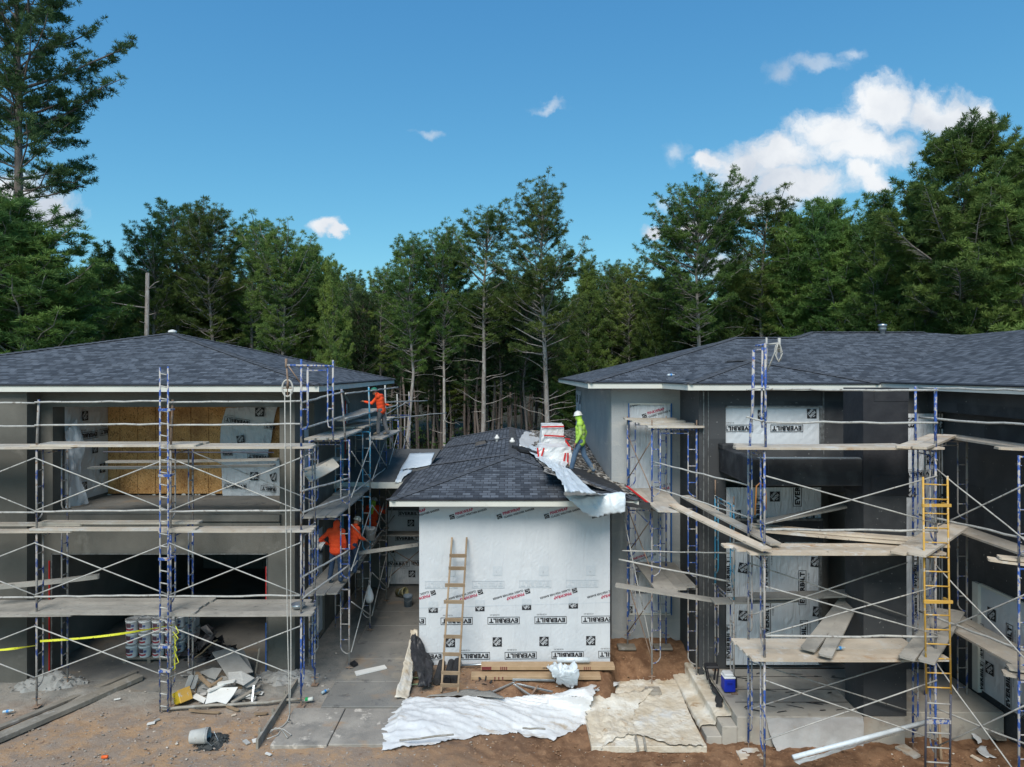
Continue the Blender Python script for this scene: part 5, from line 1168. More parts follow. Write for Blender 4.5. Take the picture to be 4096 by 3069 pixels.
def pulley():
    c = P(1150, 1553, FO-.05); t = thing('pulley', 'rope wheel with four spokes hanging from the hoist arm in front of the left eave', 'pulley', c)
    m = MB(); n = 20; r = .16; pts = [c + Vector((.07*0 + r*.75*math.cos(6.283*i/n), r*.5*math.cos(6.283*i/n)*0, r*1.2*math.sin(6.283*i/n))) for i in range(n+1)]
    m.tube(pts, .022, 6, cap=False); m.build('wheel_rim', MT['rope'], t, smooth=True)
    for k in range(2):
        a = k*math.pi/2; m = MB(); m.tube([c + Vector((r*.7*math.cos(a),0,r*1.15*math.sin(a))), c - Vector((r*.7*math.cos(a),0,r*1.15*math.sin(a)))], .014, 5); m.build('spoke', MT['rust'], t)
    m = MB(); m.tube([P(1147,1475,FO-.05), P(1149,1500,FO-.05), P(1152,1530,FO-.05), c], [.02,.022,.03,.035], 6); m.build('hook', MT['rust'], t, smooth=True)
pulley()
def rope():
    m = MB(); a = P(1139,1560,FO-.08); b = P(1162,1560,FO-.08)
    m.tube([a, P(1141,1900,FO-.08), P(1146,2300,FO-.1), P(1152,2600,FO-.3), P(1158,2860,FO-.9)], .011, 6)
    pts = [b, P(1163,1900,FO-.08), P(1163,2300,FO-.12), P(1164,2700,FO-.5), P(1160,2800,15.05)]
    for x, y in ((1160,2850),(1150,2885),(1168,2893),(1160,2878),(1130,2905),(1110,2915),(1085,2920),(1078,2935),(1100,2912),(1135,2918),(1165,2940),(1150,2952),(1125,2918),(1110,2940),(1080,2952),(1068,2956)): pts.append(PZ(x, y, .08))
    m.tube(pts, .011, 6); tag(m.build('rope', MT['rope'], smooth=True), 'pale hoist rope hanging in two strands from the wheel and coiled on the slab', 'rope')
rope()

# side scaffold running back along the left house ----------------------
S2 = Scaf('long scaffold running back along the side wall of the left house, men working on it', (-4.7, 22, 0))
YS = [17.7, 20.3, 22.9, 25.3, 28.2]; XO, XI = -4.22, -5.25
for i, y in enumerate(YS):
    for j in range(3): S2.frame((XO, y), (XI, y), LV[j], LV[j+1] + .03, ('blue','teal','blue_worn','blue','blue_worn')[i] if j else 'blue_worn')
    S2.jack((XO, y), .02, .2); 
    S2.post((XO - (.1 if i == 0 else 0), y), 5.98, 7.32 if i < 3 else 6.95, ('blue_worn','teal','galv','galv','blue_worn')[i], top=(XO - (.2 if i == 0 else .04), y))
for i in range(4):
    y0, y1 = YS[i], YS[i+1]
    for z0, z1 in ((.5,1.8),(2.6,3.8),(4.5,5.7)):
        m = MB(); wob_tube(m, (XO+.05,y0,z0), (XO+.05,y1,z1), .015, .005, 3, i, 5); wob_tube(m, (XO+.06,y0,z1), (XO+.06,y1,z0), .015, .005, 3, i+9, 5); m.build('cross_brace', MT['galv'], S2.t, smooth=True)
    if i < 3:
        for z in (7.2, 6.55): S2.rail((XO-.1 if i == 0 else XO, y0, z), (XO, y1, z))
    for z in (4.55, 2.6)[: 2]: S2.rail((XO, y0, z), (XO, y1, z), .02)
S2.rail((hx, FO, 7.05), (XO-.15, 17.7, 7.25)); S2.rail((hx, FO, 6.45), (XO-.15, 17.7, 6.6)); S2.rail((hx, FO, 5.0), (XO, 17.7, 5.0)); S2.rail((hx, FO, 4.5), (XO, 17.7, 4.55)); S2.rail((hx,FO,3.0),(XO,17.7,3.15)); S2.rail((hx,FO,2.5),(XO,17.7,2.75))
S2.rail((XO, 22.9, 6.75), (-3.3, 26.6, 6.65), .02); S2.rail((XO, 22.9, 6.2), (-2.6, 27, 6.15), .018); S2.rail((XO, 22.9, 6.35), (XO, 28.2, 6.6), .018)
for d, z in (('top', 6.08), ('middle', 4.12), ('lowest', 2.18)):
    for bi in range(3 if d != 'lowest' else 4):
        y0, y1 = YS[bi]-.35 - (.3 if bi == 0 else 0), (YS[bi+1] if bi < 3 else 27.5)+.35
        if d == 'top' and bi == 0: y1 = 20.1
        for k in range(3):
            x = -5.12 + k*.29 + (.06 if d == 'top' else 0); dz = .05*(bi % 2)
            plank((x, y0 + .06*k, z+dz), (x-.02, y1 - .09*k, z+dz), f'{("wall side","centre","outer")[k]} plank, {("nearest","second","third","last")[bi]} bay, {d} deck beside the left house wall', w=.28, m='plank_grey' if d != 'top' else 'plank')
for k in range(2): plank((-5.05+.3*k, 18.9, 6.42), (-4.75+.3*k, 22.4, 6.55), f'{("inner","outer")[k]} raised plank at knee height of the man on the top deck', w=.28, m='plank_grey')
plank(P(1232,1880,17.2), P(1350,1832,18.2), 'short plank tilted across the frames in front of the dark side window', w=.3, m='plank_grey')
plank(P(1228,1912,17.0), P(1345,1850,17.6), 'stained plank leaning below the tilted one beside the dark side window', w=.3, t=.04, roll=.8)
for k in range(2): plank((-5.0, 23.4+.3*k, 2.2), (-2.3, 23.4+.3*k, 2.2), f'{("front","rear")[k]} plank bridging from the side scaffold to the porch wall at the kneeling man', w=.28, m='plank_grey')
plank(P(1330,2225,19), P(1675,2178,19.5), 'long rounded pole spanning from the side scaffold to the middle wing', w=.09, t=.09, m='plank_grey')
for (x0,y0,x1,y1,Y0,Y1,lb) in ((1555,2190,1675,2262,23.8,24.0,'falling right'),(1555,2310,1675,2205,23.9,24.1,'rising right')):
    m = MB(); wob_tube(m, P(x0,y0,Y0), P(x1,y1,Y1), .015, .01, 4, 3, 5); tag(m.build('scaffold_tube', MT['rust'], smooth=True), f'thin brown tube {lb} in front of the wrapped porch wall', 'tube')

# tower in front of the grey stucco ------------------------------------
S3 = Scaf('blue scaffold tower before the tall wrapped opening of the grey stucco wall', (4, 18.7, -.5))
a0, a1 = (3.68, 17.96), (4.84, 17.9); b0, b1 = (3.3, 19.5), (4.4, 19.5)
for j, (z0, z1) in enumerate(((-.2, 2.1), (2.1, 4.2), (4.2, 6.28))):
    S3.frame(a0, a1, z0, z1, ('blue_worn','blue','blue')[j]); S3.frame(b0, b1, z0 + .1*(2-j), z1+.1, 'blue')
    m = MB(); wob_tube(m, (a0[0],a0[1],z0+.4), (b0[0],b0[1],z1-.3), .015, .01, 3, j, 5); wob_tube(m, (a0[0],a0[1],z1-.3), (b0[0],b0[1],z0+.5), .015, .01, 3, j+7, 5); m.build('cross_brace', MT['rust'], S3.t, smooth=True)
for p, zz in ((a0,-.6),(a1,-.35),(b0,-.1),(b1,-.1)): S3.jack(p, zz, zz+.45); S3.post(p, 6.25, 6.5, 'rust', .018)
lb3 = ['frontmost', 'second', 'third', 'rearmost']
for k in range(4):
    f = k/3; y0 = 18.0 + 1.5*f
    plank((3.55-.35*f, y0, 6.33+.1*f), (5.02-.35*f, y0-.05, 6.33+.1*f), f'{lb3[k]} short pale plank on top of the tower by the grey stucco wall', w=.42, m='plank')
for k in range(4):
    a = P(2540+52*k, 1946 - 2*k + 4*k, 19.2 - .02*k); b = P(2650+47*k, 2040+3*k, 18.0)
    plank(PZ(2532+34*k, 1948+1*k, 4.35), PZ(2652+25*k, 2046+1*k, 4.32), f'{("leftmost","second","third","rightmost")[k]} plank of the middle deck of the tower by the grey stucco wall', w=.25, m='plank')
    plank(PZ(2534+38*k, 2221, 2.2), PZ(2656+36*k, 2376-9*k, 2.2), f'{("leftmost","second","third","rightmost")[k]} plank of the lower deck of the tower by the grey stucco wall', w=.28, m='plank_grey')
plank(PZ(2690, 2018, 4.42), PZ(3070, 2200, 4.1), 'long pale plank sloping down right from the stucco tower, nearer of two', w=.27, m='plank_warm')
plank(PZ(2740, 1985, 4.42), PZ(3105, 2178, 4.08), 'long pale plank sloping down right from the stucco tower, farther of two', w=.27, m='plank')
plank(PZ(2462, 2340, 2.32), PZ(2905, 2408, 2.1), 'long mortar stained plank lying low across the front of the stucco tower', w=.27, m='plank_grey')
plank(PZ(2850, 2405, 2.16), PZ(3180, 2395, 2.2), 'grey plank continuing the long stained one towards the balcony scaffold', w=.4, m='plank_grey')
S3.rail(P(2490,2203,17.9), P(2920,2213,17.0), .018, .01); S3.rail(P(2475,2238,17.9), P(2925,2328,16.9), .024, .01); S3.rail(P(2618,1952,17.8), P(3010,2075,16.0), .02, .02); S3.rail(P(2612,1848,17.9), P(3000,1944,15.6), .02, .02)
m = MB(); wob_tube(m, P(2490,2040,18.2), P(2610,2620,17.6), .015, .01, 4, 4, 5); m.build('brace_tube', MT['galv'], S3.t, smooth=True)
m = MB(); m.tube([P(2512,2042,17.9), P(2624,2042,17.9)], .02, 6); m.tube([P(2602,2042,17.9), P(2602,2130,17.9)], .02, 6); m.tube([P(2545,2044,17.9), P(2602,2100,17.9)], .014, 5); m.build('side_bracket', MT['blue'], S3.t, smooth=True)

# small frame on the porch by the cooler
S6 = Scaf('light blue scaffold frame standing on the porch slab behind the cooler', (5.3, 17, 0))
S6.frame((5.36, 16.5), (5.3, 17.8), .1, 2.25, 'blue_worn'); S6.frame((5.36, 16.5), (5.3, 17.8), 2.25, 4.55, 'teal'); S6.jack((5.36,16.5), 0, .2); S6.jack((5.3,17.8), 0, .2)
S6.post((5.3,17.8), 4.5, 4.95, 'rust', .018); S6.post((5.36,16.5), 4.5, 4.75, 'rust', .018)

# balcony scaffold on the right ----------------------------------------
GO, GI = 14.25, 15.22
S4 = Scaf('blue and mortar caked scaffold in front of the balcony and pillar of the right house', (7, 14.7, -.6))
RX = [5.27, 8.84, 12.2]; LR = [-.5, 1.7, 3.92, 6.12]
for i, x in enumerate(RX[:2]):
    for j in range(3): S4.frame((x, GO), (x + (.1 if i else 0), GI), LR[j], LR[j+1], ('blue_worn', 'blue')[(i+j+1) % 2] if i == 0 else ('blue','blue_worn','blue')[j])
    for y in (GO, GI): S4.jack((x + (.1 if i and y == GI else 0), y), -.66, -.4)
S4.post((8.84, GO), 6.1, P(0,1552,GO).z, 'blue', .03); S4.post((P(3662,0,15.0).x, 15.0), 6.1, P(0,1545,15.0).z, 'blue', .026); S4.post((9.2,16.0), -.5, 6.1, 'blue_worn', .026)
for z0, z1 in ((.1,1.35),(2.3,3.3),(4.6,5.6)):
    S4.brace((RX[0], GO), (RX[1], GO), z0, z1)
S4.brace((RX[0], GI+.1), (RX[1], GI+.1), 2.3, 3.5); S4.brace((RX[0], GI+.1), (RX[1], GI+.1), .2, 1.3)
for z in (7.4, 6.72, 4.48, 2.28): S4.rail((RX[0], GO-.07, z), (RX[1], GO-.07, z-.02), .026, .02)
def rp(k, z, y, x0, x1, lb, w=.27, m='plank_warm', tilt=0): plank((x0, y, z), (x1, y + tilt, z), lb, w=w, m=m)
for k in range(3): rp(k, 6.17, 14.3+.29*k, 4.66+.1*k, 8.5 - .05*k if k else 9.0, f'{ORD[k]} plank from the camera side in the top deck before the balcony')
for k in range(3): rp(k, 3.97, 14.32+.29*k, 4.95-.18*k, 9.05-.1*k, f'{ORD[k]} plank from the camera side in the middle deck before the balcony')
plank(PZ(2985,2115,4.08), PZ(3795,2182,4.06), 'pale plank laid slightly askew above the middle deck before the balcony', w=.3, m='plank_warm')
plank(PZ(3000,2100,4.14), PZ(3700,2160,4.12), 'second askew plank above the middle deck, behind the pale one', w=.3, m='plank_warm')
for k in range(4): rp(k, 1.78, 14.28+.29*k, 4.98-.03*k, 9.1-.12*k, f'{ORD[k]} plank from the camera side in the lowest deck before the balcony', m='plank_warm' if k < 2 else 'plank')
plank(PZ(3230,2600,1.9), PZ(3400,2380,2.35), 'left of two planks slanting up from the lowest deck towards the pillar', w=.3, m='plank_grey')
plank(PZ(3300,2625,1.9), PZ(3420,2385,2.35), 'right of two planks slanting up from the lowest deck towards the pillar', w=.27, m='plank_grey')
plank(PZ(3625,2635,1.9), PZ(3778,2440,2.1), 'left of two planks slanting up behind the yellow ladder', w=.3, m='plank_grey')
plank(PZ(3705,2650,1.92), PZ(3830,2445,2.12), 'right of two planks slanting up behind the yellow ladder', w=.3, m='plank_grey')
plank(PZ(3040,2090,4.3), PZ(3420,2015,4.6), 'grey plank rising right under the balcony, from the middle deck to the pillar', w=.3, m='plank_grey')
plank(PZ(3000,2385,2.4), PZ(3420,2372,2.5), 'wide dusty plank in the shade behind the balcony scaffold', w=.45, m='plank_grey')
plank(PZ(3610,1790,6.23), PZ(3745,1740,6.25), 'left plank of the pair turning the corner of the top deck', w=.27, m='plank_warm')
plank(PZ(3675,1792,6.24), PZ(3800,1742,6.26), 'right plank of the pair turning the corner of the top deck', w=.27, m='plank_warm')
plank(PZ(3590,2214,4.07), PZ(3780,2100,4.2), 'orange stained plank turning the corner of the middle deck', w=.3, m='plank_warm')
plank(PZ(3665,2220,4.09), PZ(3840,2105,4.22), 'pale plank with rounded end turning the corner of the middle deck', w=.34, m='plank')
# hoist frame above its left column
H2 = thing('hoist_frame', 'upright blue frame with a short arm and a tied rope coil above the balcony scaffold', 'hoist', (5.2, GO, 6.1))
m = MB(); m.tube([P(3062,1800,GO), P(3062,1372,GO)], .026, 7); m.tube([P(3018,1385,GO+.25), P(3062,1378,GO)], .026, 7); m.tube([P(3015,1400,GO+.25), P(3010,1640,GO+.25), P(3003,1700,GO+.25)], .032, 7); m.tube([P(3003,1690,GO+.2), P(2999,1800,GO+.2)], .024, 7); m.tube([P(3050,1390,GO+.05), P(3046,1680,GO+.05), P(3050,1712,GO)], .022, 6); m.tube([P(3020,1402,GO+.2), P(3052,1397,GO+.1)], .018, 6)
m.build('frame', MT['blue'], H2, smooth=True)
m = MB(); m.tube([P(3066,1350,GO), P(3066,1480,GO)], .022, 6); m.tube([P(3068,1378,GO-.05), P(3112,1374,GO-.25)], .02, 6); m.tube([P(3066,1490,GO), P(3106,1395,GO-.2)], .018, 6); m.tube([P(3117,1352,GO-.25), P(3117,1410,GO-.25)], .03, 7); m.build('arm', MT['galv'], H2, smooth=True)
m = MB(); rr = random.Random(5)
for k in range(5):
    pts = [P(3114 + (12+rr.uniform(-5,5))*math.cos(t*.785) , 1410 + 35*math.sin(t*.785) + rr.uniform(-4,4), GO-.27-.02*k) for t in range(9)]; m.tube(pts, .011, 5, cap=False)
m.tube([P(3108,1385,GO-.28), P(3124,1392,GO-.28), P(3106,1398,GO-.28)], .02, 5)
tag(m.build('rope_coil', MT['rope'], smooth=True), 'coil of pale rope tied to the hoist arm over the right roof', 'rope')
S4.rail(P(2985,1560,GO), P(3075,1548,GO), .018, .004); S4.rail(P(2985,1668,GO), P(3070,1690,GO), .02, .01)
m = MB(); m.tube([P(3020,2060,GO+.4), P(3026,1945,GO+.4), P(3042,1930,GO+.4), P(3052,1945,GO+.4)], .018, 6); m.tube([P(3060,1960,GO+.3), P(3064,1990,GO+.3), P(3062,2040,GO+.3)], .018, 6)
tag(m.build('bent_bracket', MT['orange_paint'], smooth=True), 'bent orange bracket hooked on the left column of the balcony scaffold', 'bracket')

# wing scaffold ----------------------------------------------------------
S5 = Scaf('dark blue scaffold along the black wing wall at the right edge of the picture', (10.5, 15, -.6))
for y in (16.45, 13.4):
    for j in range(3): S5.frame((9.95, y), (10.96, y), LR[j], LR[j+1], 'blue_worn' if y > 15 else 'blue')
    S5.jack((9.95,y), -.66, -.4); S5.jack((10.96,y), -.66, -.4)
for z in (7.4, 6.72, 4.5, 2.3): S5.rail((9.3, 15.6, z), (10.2, 12.8, z), .026, .02)
S5.rail((9.5,15.4,.2),(11,12.9,.2),.02,.01)
for z0, z1 in ((-.4,1.5),(2.1,3.6),(4.4,5.7)):
    m = MB(); wob_tube(m, (9.2,14.9,z1), (9.95,13.0,z0), .016, .01, 4, 8, 5); wob_tube(m, (9.3,14.9,z0), (9.95,13.0,z1), .016, .01, 4, 9, 5); m.build('cross_brace', MT['galv'], S5.t, smooth=True)
for nm, z in (('top', 6.2), ('middle', 4.02), ('lowest', 1.82)):
    for k in range(3 if nm == 'lowest' else 2):
        plank((10.82-.3*k, 16.8-.1*k, z), (10.9-.3*k, 12.9, z), f'{("wall side","next","outer")[k]} plank of the {nm} deck along the black wing wall', w=.28, m='plank')
plank(PZ(3985,1792,6.22), PZ(4200,1800,6.2), 'end of a pale plank jutting in at the right edge, top deck', w=.25, m='plank_warm')
plank(PZ(3950,2235,4.0), PZ(4200,2262,4.0), 'lower of two plank ends jutting in at the right edge, middle deck', w=.25, m='plank_warm')
plank(PZ(3992,2228,4.06), PZ(4200,2245,4.06), 'upper of two plank ends jutting in at the right edge, middle deck', w=.25, m='plank_warm')
plank(PZ(4010,2690,1.75), PZ(4200,2720,1.75), 'lower of two white splashed plank ends at the right edge, lowest deck', w=.26, m='plank')
plank(PZ(4030,2668,1.84), PZ(4200,2690,1.84), 'upper of two white splashed plank ends at the right edge, lowest deck', w=.26, m='plank')
plank(PZ(3730,2760,-.5), PZ(4010,2960,-.5), 'weathered plank lying on the red soil along the foot of the wing wall', w=.25, m='grey_wood')

# ladders ------------------------------------------------------------------
YL = 13.9
t = climbing_ladder(P(3692,0,YL).x, P(3790,0,YL).x, YL, P(0,1908,YL).z, P(0,2778,YL).z, 'yellow painted ladder standing in front of the right scaffold', 'yellow', 15, [P(0,2022,YL).z, P(0,2408,YL).z], slant=.07)
for dx in (0, .5):
    m = MB(); x = P(3705,0,YL).x + dx; m.tube([(x,YL,P(0,2776,YL).z),(x-.02,YL,-.45)], .021, 6); m.build('lower_rail', MT['dark_steel'], t, smooth=True)
for k in range(5):
    m = MB(); z = P(0,2812,YL).z - .3*k; m.tube([(P(3705,0,YL).x,YL,z),(P(3803,0,YL).x,YL,z-.03)], .015, 6); m.build('lower_rung', MT['galv'], t, smooth=True)
m = MB(); m.box(P(3705,0,YL).x, P(3803,0,YL).x, YL-.02, YL+.02, P(0,2895,YL).z, P(0,2880,YL).z); m.build('lower_bracket', MT['blue'], t)
def wood_ladder():
    t = thing('ladder', 'home made wooden ladder of nailed battens leaning on the wrapped wall of the middle wing', 'ladder', P(1800, 2760, 16.85))
    bl = P(1765, 2768, 16.7); br = P(1832, 2770, 16.7); tl = P(1808, 2150, 18.0); trr = P(1867, 2150, 18.0)
    for a, b in ((bl, tl), (br, trr)):
        m = MB(); m.beam(a, b, .045, .09, up=(0,-1,.2)); m.build('rail', MT['wood'], t, bevel=.004)
    for y in (2222, 2272, 2339, 2405, 2476, 2544, 2614, 2688, 2738):
        f = (2769-y)/(2769-2150); 
        f = (lambda yy: next(k/400 for k in range(401) if (HZ + (EYE - bl.lerp(tl, k/400).z)*F/bl.lerp(tl, k/400).y) <= yy))(y)
        a = bl.lerp(tl, f) + Vector((-.09 if y % 2 else -.03, -.06, 0)); b = br.lerp(trr, f) + Vector((.03, -.06, 0)); m = MB(); m.beam(a, b, .02, .1, up=(0,-.2,1)); m.build('rung', MT['wood'], t, bevel=.003)
wood_ladder()
# ---------------------------------------------------------------- things on the middle roof
def RR(x, y, dz=0.0):     # right slope of the middle roof
    return PPL(x, y, 5.24 + dz, -.236, 0)
def hex_poly_sheet(name, pts, m, label, cat, dz=.02, thick=.02, amp=.02, seed=0, dens=.12):
    pass
def felt_patch():
    mb = MB(); n = 22
    # felt dressed up from the slope to the foot of the grey wall; muddy near the wall
    rows = []
    for j in range(n+1):
        Y = 18.0 + (31.2-18.0)*j/n; rise = .0 + .62*sstep(19.9, 31, Y); xl = .55 + .1*math.sin(j); z0 = 5.24-.236*xl + .03
        xr = 2.88 if Y > 19.88 else 3.3; z1 = (4.62 if Y > 19.88 else 4.5) + rise; zm = 5.24 - .236*1.9 + .03 + rise*.35
        rows.append([(xl+.25, Y, z0-.02), (1.9, Y, zm), (2.5, Y, (zm+z1)/2 - .02), (xr, Y, z1)])
    V = []; 
    for r in rows:
        for a in range(3):
            for t in (0,.25,.5,.75): p = Vector(r[a]).lerp(Vector(r[a+1]), t); V.append(p + Vector((0,0,.02*fbm(p.x*3,p.y*3,2))))
        V.append(Vector(r[3]))
    w = 13; mb.add(V, [(j*w+i, j*w+i+1, (j+1)*w+i+1, (j+1)*w+i) for j in range(n) for i in range(w-1)])
    o = mb.build('roof_felt', MT['felt_muddy'], None, smooth=True); tag(o, 'black roofing felt with white mortar splashes dressed up against the grey stucco wall', 'roofing felt')
    mb = MB(); rows = [(P(2330,1880,20.6)+Vector((0,0,0)), P(2470,1935,20)), (RR(2250,1868,.06), RR(2500,1975,.06)), (P(2330,1960,18.4), P(2560,2010,18.0)), (P(2420,2000,17.5), P(2600,2012,17.6)), (P(2450,2018,17.45), P(2596,2040,17.5))]
    drape(mb, rows, 12, 4, .02, 3, updir=Vector((0,0,1))); tag(mb.build('felt_strip', MT['felt'], smooth=True), 'clean black felt strip hanging over the right end of the middle eave', 'roofing felt')
    m = MB(); a = P(2508,1945,18.6); b = P(2592,2012,17.7); m.beam(a, b, .06, .02); tag(m.build('red_strip', MT['red']), 'red strip along the edge of the black felt at the scaffold planks', 'strip')
felt_patch()
def wrap_ribbon():
    L_ = [(2100,1790),(2128,1822),(2168,1850),(2205,1880),(2240,1925),(2262,1972)]; R_ = [(2290,1785),(2300,1830),(2262,1868),(2288,1886),(2332,1935),(2385,1975)]
    rows = [(RR(a[0],a[1],.06), RR(b[0],b[1],.06)) for a, b in zip(L_, R_)]
    rows += [(P(2256,1985,17.4), P(2430,1982,17.5)), (P(2290,2010,17.35), P(2498,1975,17.45)), (P(2330,2045,17.3), P(2500,2010,17.3)), (P(2372,2071,17.3), P(2497,2050,17.3))]
    o = tarp('plastic_sheet', rows, .07, MT['film_clean'], 30, 5, 7, jag=.05); tag(o, 'long white plastic sheet trailing down the middle roof and over its eave', 'plastic sheet')
    rows = [(RR(2098,1728,.05), RR(2170,1735,.05)), (RR(2080,1755,.05), RR(2165,1765,.05)), (RR(2078,1790,.05), RR(2150,1800,.05))]
    tag(tarp('plastic_sheet', rows, .05, MT['film'], 12, 5, 17, jag=.04), 'small white sheet lying at the ridge left of the wrapped shingle stack', 'plastic sheet')
wrap_ribbon()
def shingle_stack(x0, x1, y0, y1, Y, dep, label, lean=0.0, straps=()):
    a = P(x0, y1, Y); b = P(x1, y0, Y); t = thing('shingle_pallet', label, 'pallet', ((a.x+b.x)/2, Y, a.z))
    mb = MB(); n = 10; V = []; w = b.x-a.x; h = b.z-a.z
    import itertools
    m = MB(); nx, ny, nz_ = 10, 8, 8; idx = {}
    def vert(i, j, k):
        key = (i,j,k)
        if key not in idx:
            x = a.x + w*i/nx; y = Y + dep*j/ny; z = a.z + h*k/nz_
            sh = 1 - .10*(k/nz_)**3; cx = (a.x+b.x)/2; x = cx + (x-cx)*sh + lean*(k/nz_)
            q = Vector((x,y,z)); n1 = Vector((fbm(x*4,y*4,z*4,3), fbm(x*4+9,y*4,z*4,3), fbm(x*4,y*4+9,z*4,3)*.6)); idx[key] = len(m.v); m.v.append(tuple(q + n1*.045))
        return idx[key]
    def quad(*k): m.f.append(tuple(vert(*q) for q in k)); m.m.append(0); m.uv.append(None)
    for i in range(nx):
        for k in range(nz_): quad((i,0,k),(i+1,0,k),(i+1,0,k+1),(i,0,k+1)); quad((i+1,ny,k),(i,ny,k),(i,ny,k+1),(i+1,ny,k+1))
        for j in range(ny): quad((i,j,nz_),(i+1,j,nz_),(i+1,j+1,nz_),(i,j+1,nz_))
    for j in range(ny):
        for k in range(nz_): quad((0,j+1,k),(0,j,k),(0,j,k+1),(0,j+1,k+1)); quad((nx,j,k),(nx,j+1,k),(nx,j+1,k+1),(nx,j,k+1))
    m.build('cover', MT['film'], t)
    for (p, q) in straps:
        s = MB(); s.beam(P(p[0],p[1],Y-.07), P(q[0],q[1],Y-.07), .05, .01, up=(0,-1,0)); s.build('strap', MT['red'], t)
    return t
shingle_stack(2163, 2258, 1700, 1806, 23.0, .9, 'tall plastic covered shingle block with level red straps on the middle roof', straps=(((2166,1708),(2256,1706)),((2176,1742),(2258,1746))))
shingle_stack(2150, 2292, 1790, 1880, 21.4, 1.2, 'low wide heap of shingles under white plastic with slanting red straps beside the roofer', straps=(((2150,1792),(2156,1845)),((2176,1792),(2160,1846)),((2262,1812),(2250,1872)),((2272,1812),(2270,1880))))
for i, (x, y, lb) in enumerate(((2085,1796,'left'),(2108,1806,'right'))):
    m = MB(); c = RR(x, y, .08); m.box(c.x-.3, c.x+.3, c.y-.15, c.y+.2, c.z-.06, c.z+.06); o = m.build('shingle_bundle', MT['black'], bevel=.02); tag(o, f'{lb} dark shingle bundle lying left of the covered heap on the roof', 'shingle bundle'); o.rotation_euler = (0, R(12), R(14))
m = MB(); m.beam(P(2262,1762,21.8), P(2287,1800,21.6), .04, .04); m.beam(P(2262,1755,21.8), P(2280,1757,21.7), .06, .03); tag(m.build('roofing_tool', MT['red']), 'red strap end curled on the black felt behind the roofer', 'strap')

# ---------------------------------------------------------------- garage and its pallet of pails
def pail_parts(r=.155, h=.325):
    b = MB(); b.lathe([(r*.86,0),(r*.9,.02),(r,h-.06),(r+.008,h-.055),(r+.008,h-.045),(r,h-.04),(r,h-.015)], 20); 
    l = MB(); l.lathe([(r+.008,h-.022),(r+.012,h-.015),(r+.012,h+.004),(r-.012,h+.006),(r-.015,h-.006),(0,h-.006)], 20)
    d = MB(); k = 12; rr_ = r*.965+.004
    for (z0, z1, t0, t1, mi) in ((.13,.24,-.55,.35,1),(.07,.115,-.75,.75,2),(.14,.2,.4,.85,3)):
        for i in range(k):
            a0 = -math.pi/2 + t0 + (t1-t0)*i/k; a1 = -math.pi/2 + t0 + (t1-t0)*(i+1)/k; s = .02*math.sin(i/k*3.1) if mi == 2 else 0
            def q(a, z): rq = r*.9 + (r*.1)*z/h + .006; return (rq*math.cos(a), rq*math.sin(a), z)
            d.add([q(a0,z0-s),q(a1,z0-s),q(a1,z1-s),q(a0,z1-s)], [(0,1,2,3)], mi-1)
    return b, l, d
PAILW = mat('white_pail', (0.86,0.87,0.88), (0.8,0.81,0.83), 3, .45, randv=.04); LIDG = mat('dusty_pail_lid', (0.34,0.36,0.37), (0.26,0.27,0.28), 3, .7, spots=(((.45,.46,.47),6,.5,.6),))
def pail_pallet():
    base = P(486, 2648, 18.2); base.z = 0.0
    t = thing('shipping_pallet', 'wooden pallet on the garage floor under the stacked white pails', 'pallet', (base.x+.72, base.y+.8, 0))
    for i in range(7): m = MB(); m.box(base.x, base.x+1.45, base.y+.25*i, base.y+.25*i+.13, .1, .12); m.build('deck_board', MT['grey_wood'], t)
    for i in range(3): m = MB(); m.box(base.x+.03+.65*i, base.x+.12+.65*i, base.y, base.y+1.6, 0.0, .1); m.build('bearer', MT['grey_wood'], t)
    b, l, d = pail_parts(); pt = thing('pail', 'white mud pail in the shrink wrapped pallet load, with red and dark label', 'pail', (0,0,0), 'white pails stacked on the pallet')
    bo = b.build('body', PAILW, pt, smooth=True); lo = l.build('lid', LIDG, pt, smooth=True)
    do = d.build('label_print', [mat('pail_print_dark', (0.11,0.06,0.08), rough=.5), mat('pail_print_red', (0.4,0.05,0.07), rough=.5), mat('pail_print_blue', (0.1,0.14,0.3), rough=.5)], pt)
    CHILD[pt.name] = [bo, lo, do]; first = True
    tier = {0:'bottom', 1:'middle', 2:'top'}; col = ['leftmost','second','third','rightmost']
    for k in range(3):
        for j in range(5):
            for i in range(4):
                if not (j == 0 or k == 2 or i == 3): continue
                x = base.x + .19 + i*.352 + (.05 if j % 2 else 0); y = base.y + .17 + j*.33; z = .125 + k*.338; rz = math.radians(-12 + 9*math.sin(i*3+j*5+k*7))
                lb = f'{col[i]} white pail in the {tier[k]} tier of the pallet load, ' + ('front row' if j == 0 else f'row {"second third fourth fifth".split()[j-1]} from the front')
                if first: pt.location = (x,y,z); pt.rotation_euler = (0,0,rz); pt['label'] = lb; first = False; CH = pt
                else: copy_thing(pt, (x,y,z), rz, (1,1,1), lb)
    f = MB(); x0, x1, y0, y1 = base.x, base.x+1.5, base.y-.0, base.y+1.72
pail_pallet()
for i, (x0,y0,x1,y1,lb) in enumerate(((278,2535,478,2425,'nearer left'),(300,2518,492,2418,'rear left'),(335,2520,520,2418,'right'))):
    m = MB(); a = PZ(x0,y0,.1+.06*(i==1)); b = a + Vector((.75,3.6,0)); m.beam(a, b, .16, .09); tag(m.build('board_stack', mat('shrink_wrapped_boards', (.3,.31,.33), rough=.6)), f'{lb} of three long wrapped boards with white ends on the garage floor', 'boards')
    e = MB(); d = (b-a).normalized(); e.beam(a - d*.01, a + d*.004, .15, .085); e.build('wrapped_end', MT['white'], bpy.data.objects[-1] if 0 else None) if 0 else None
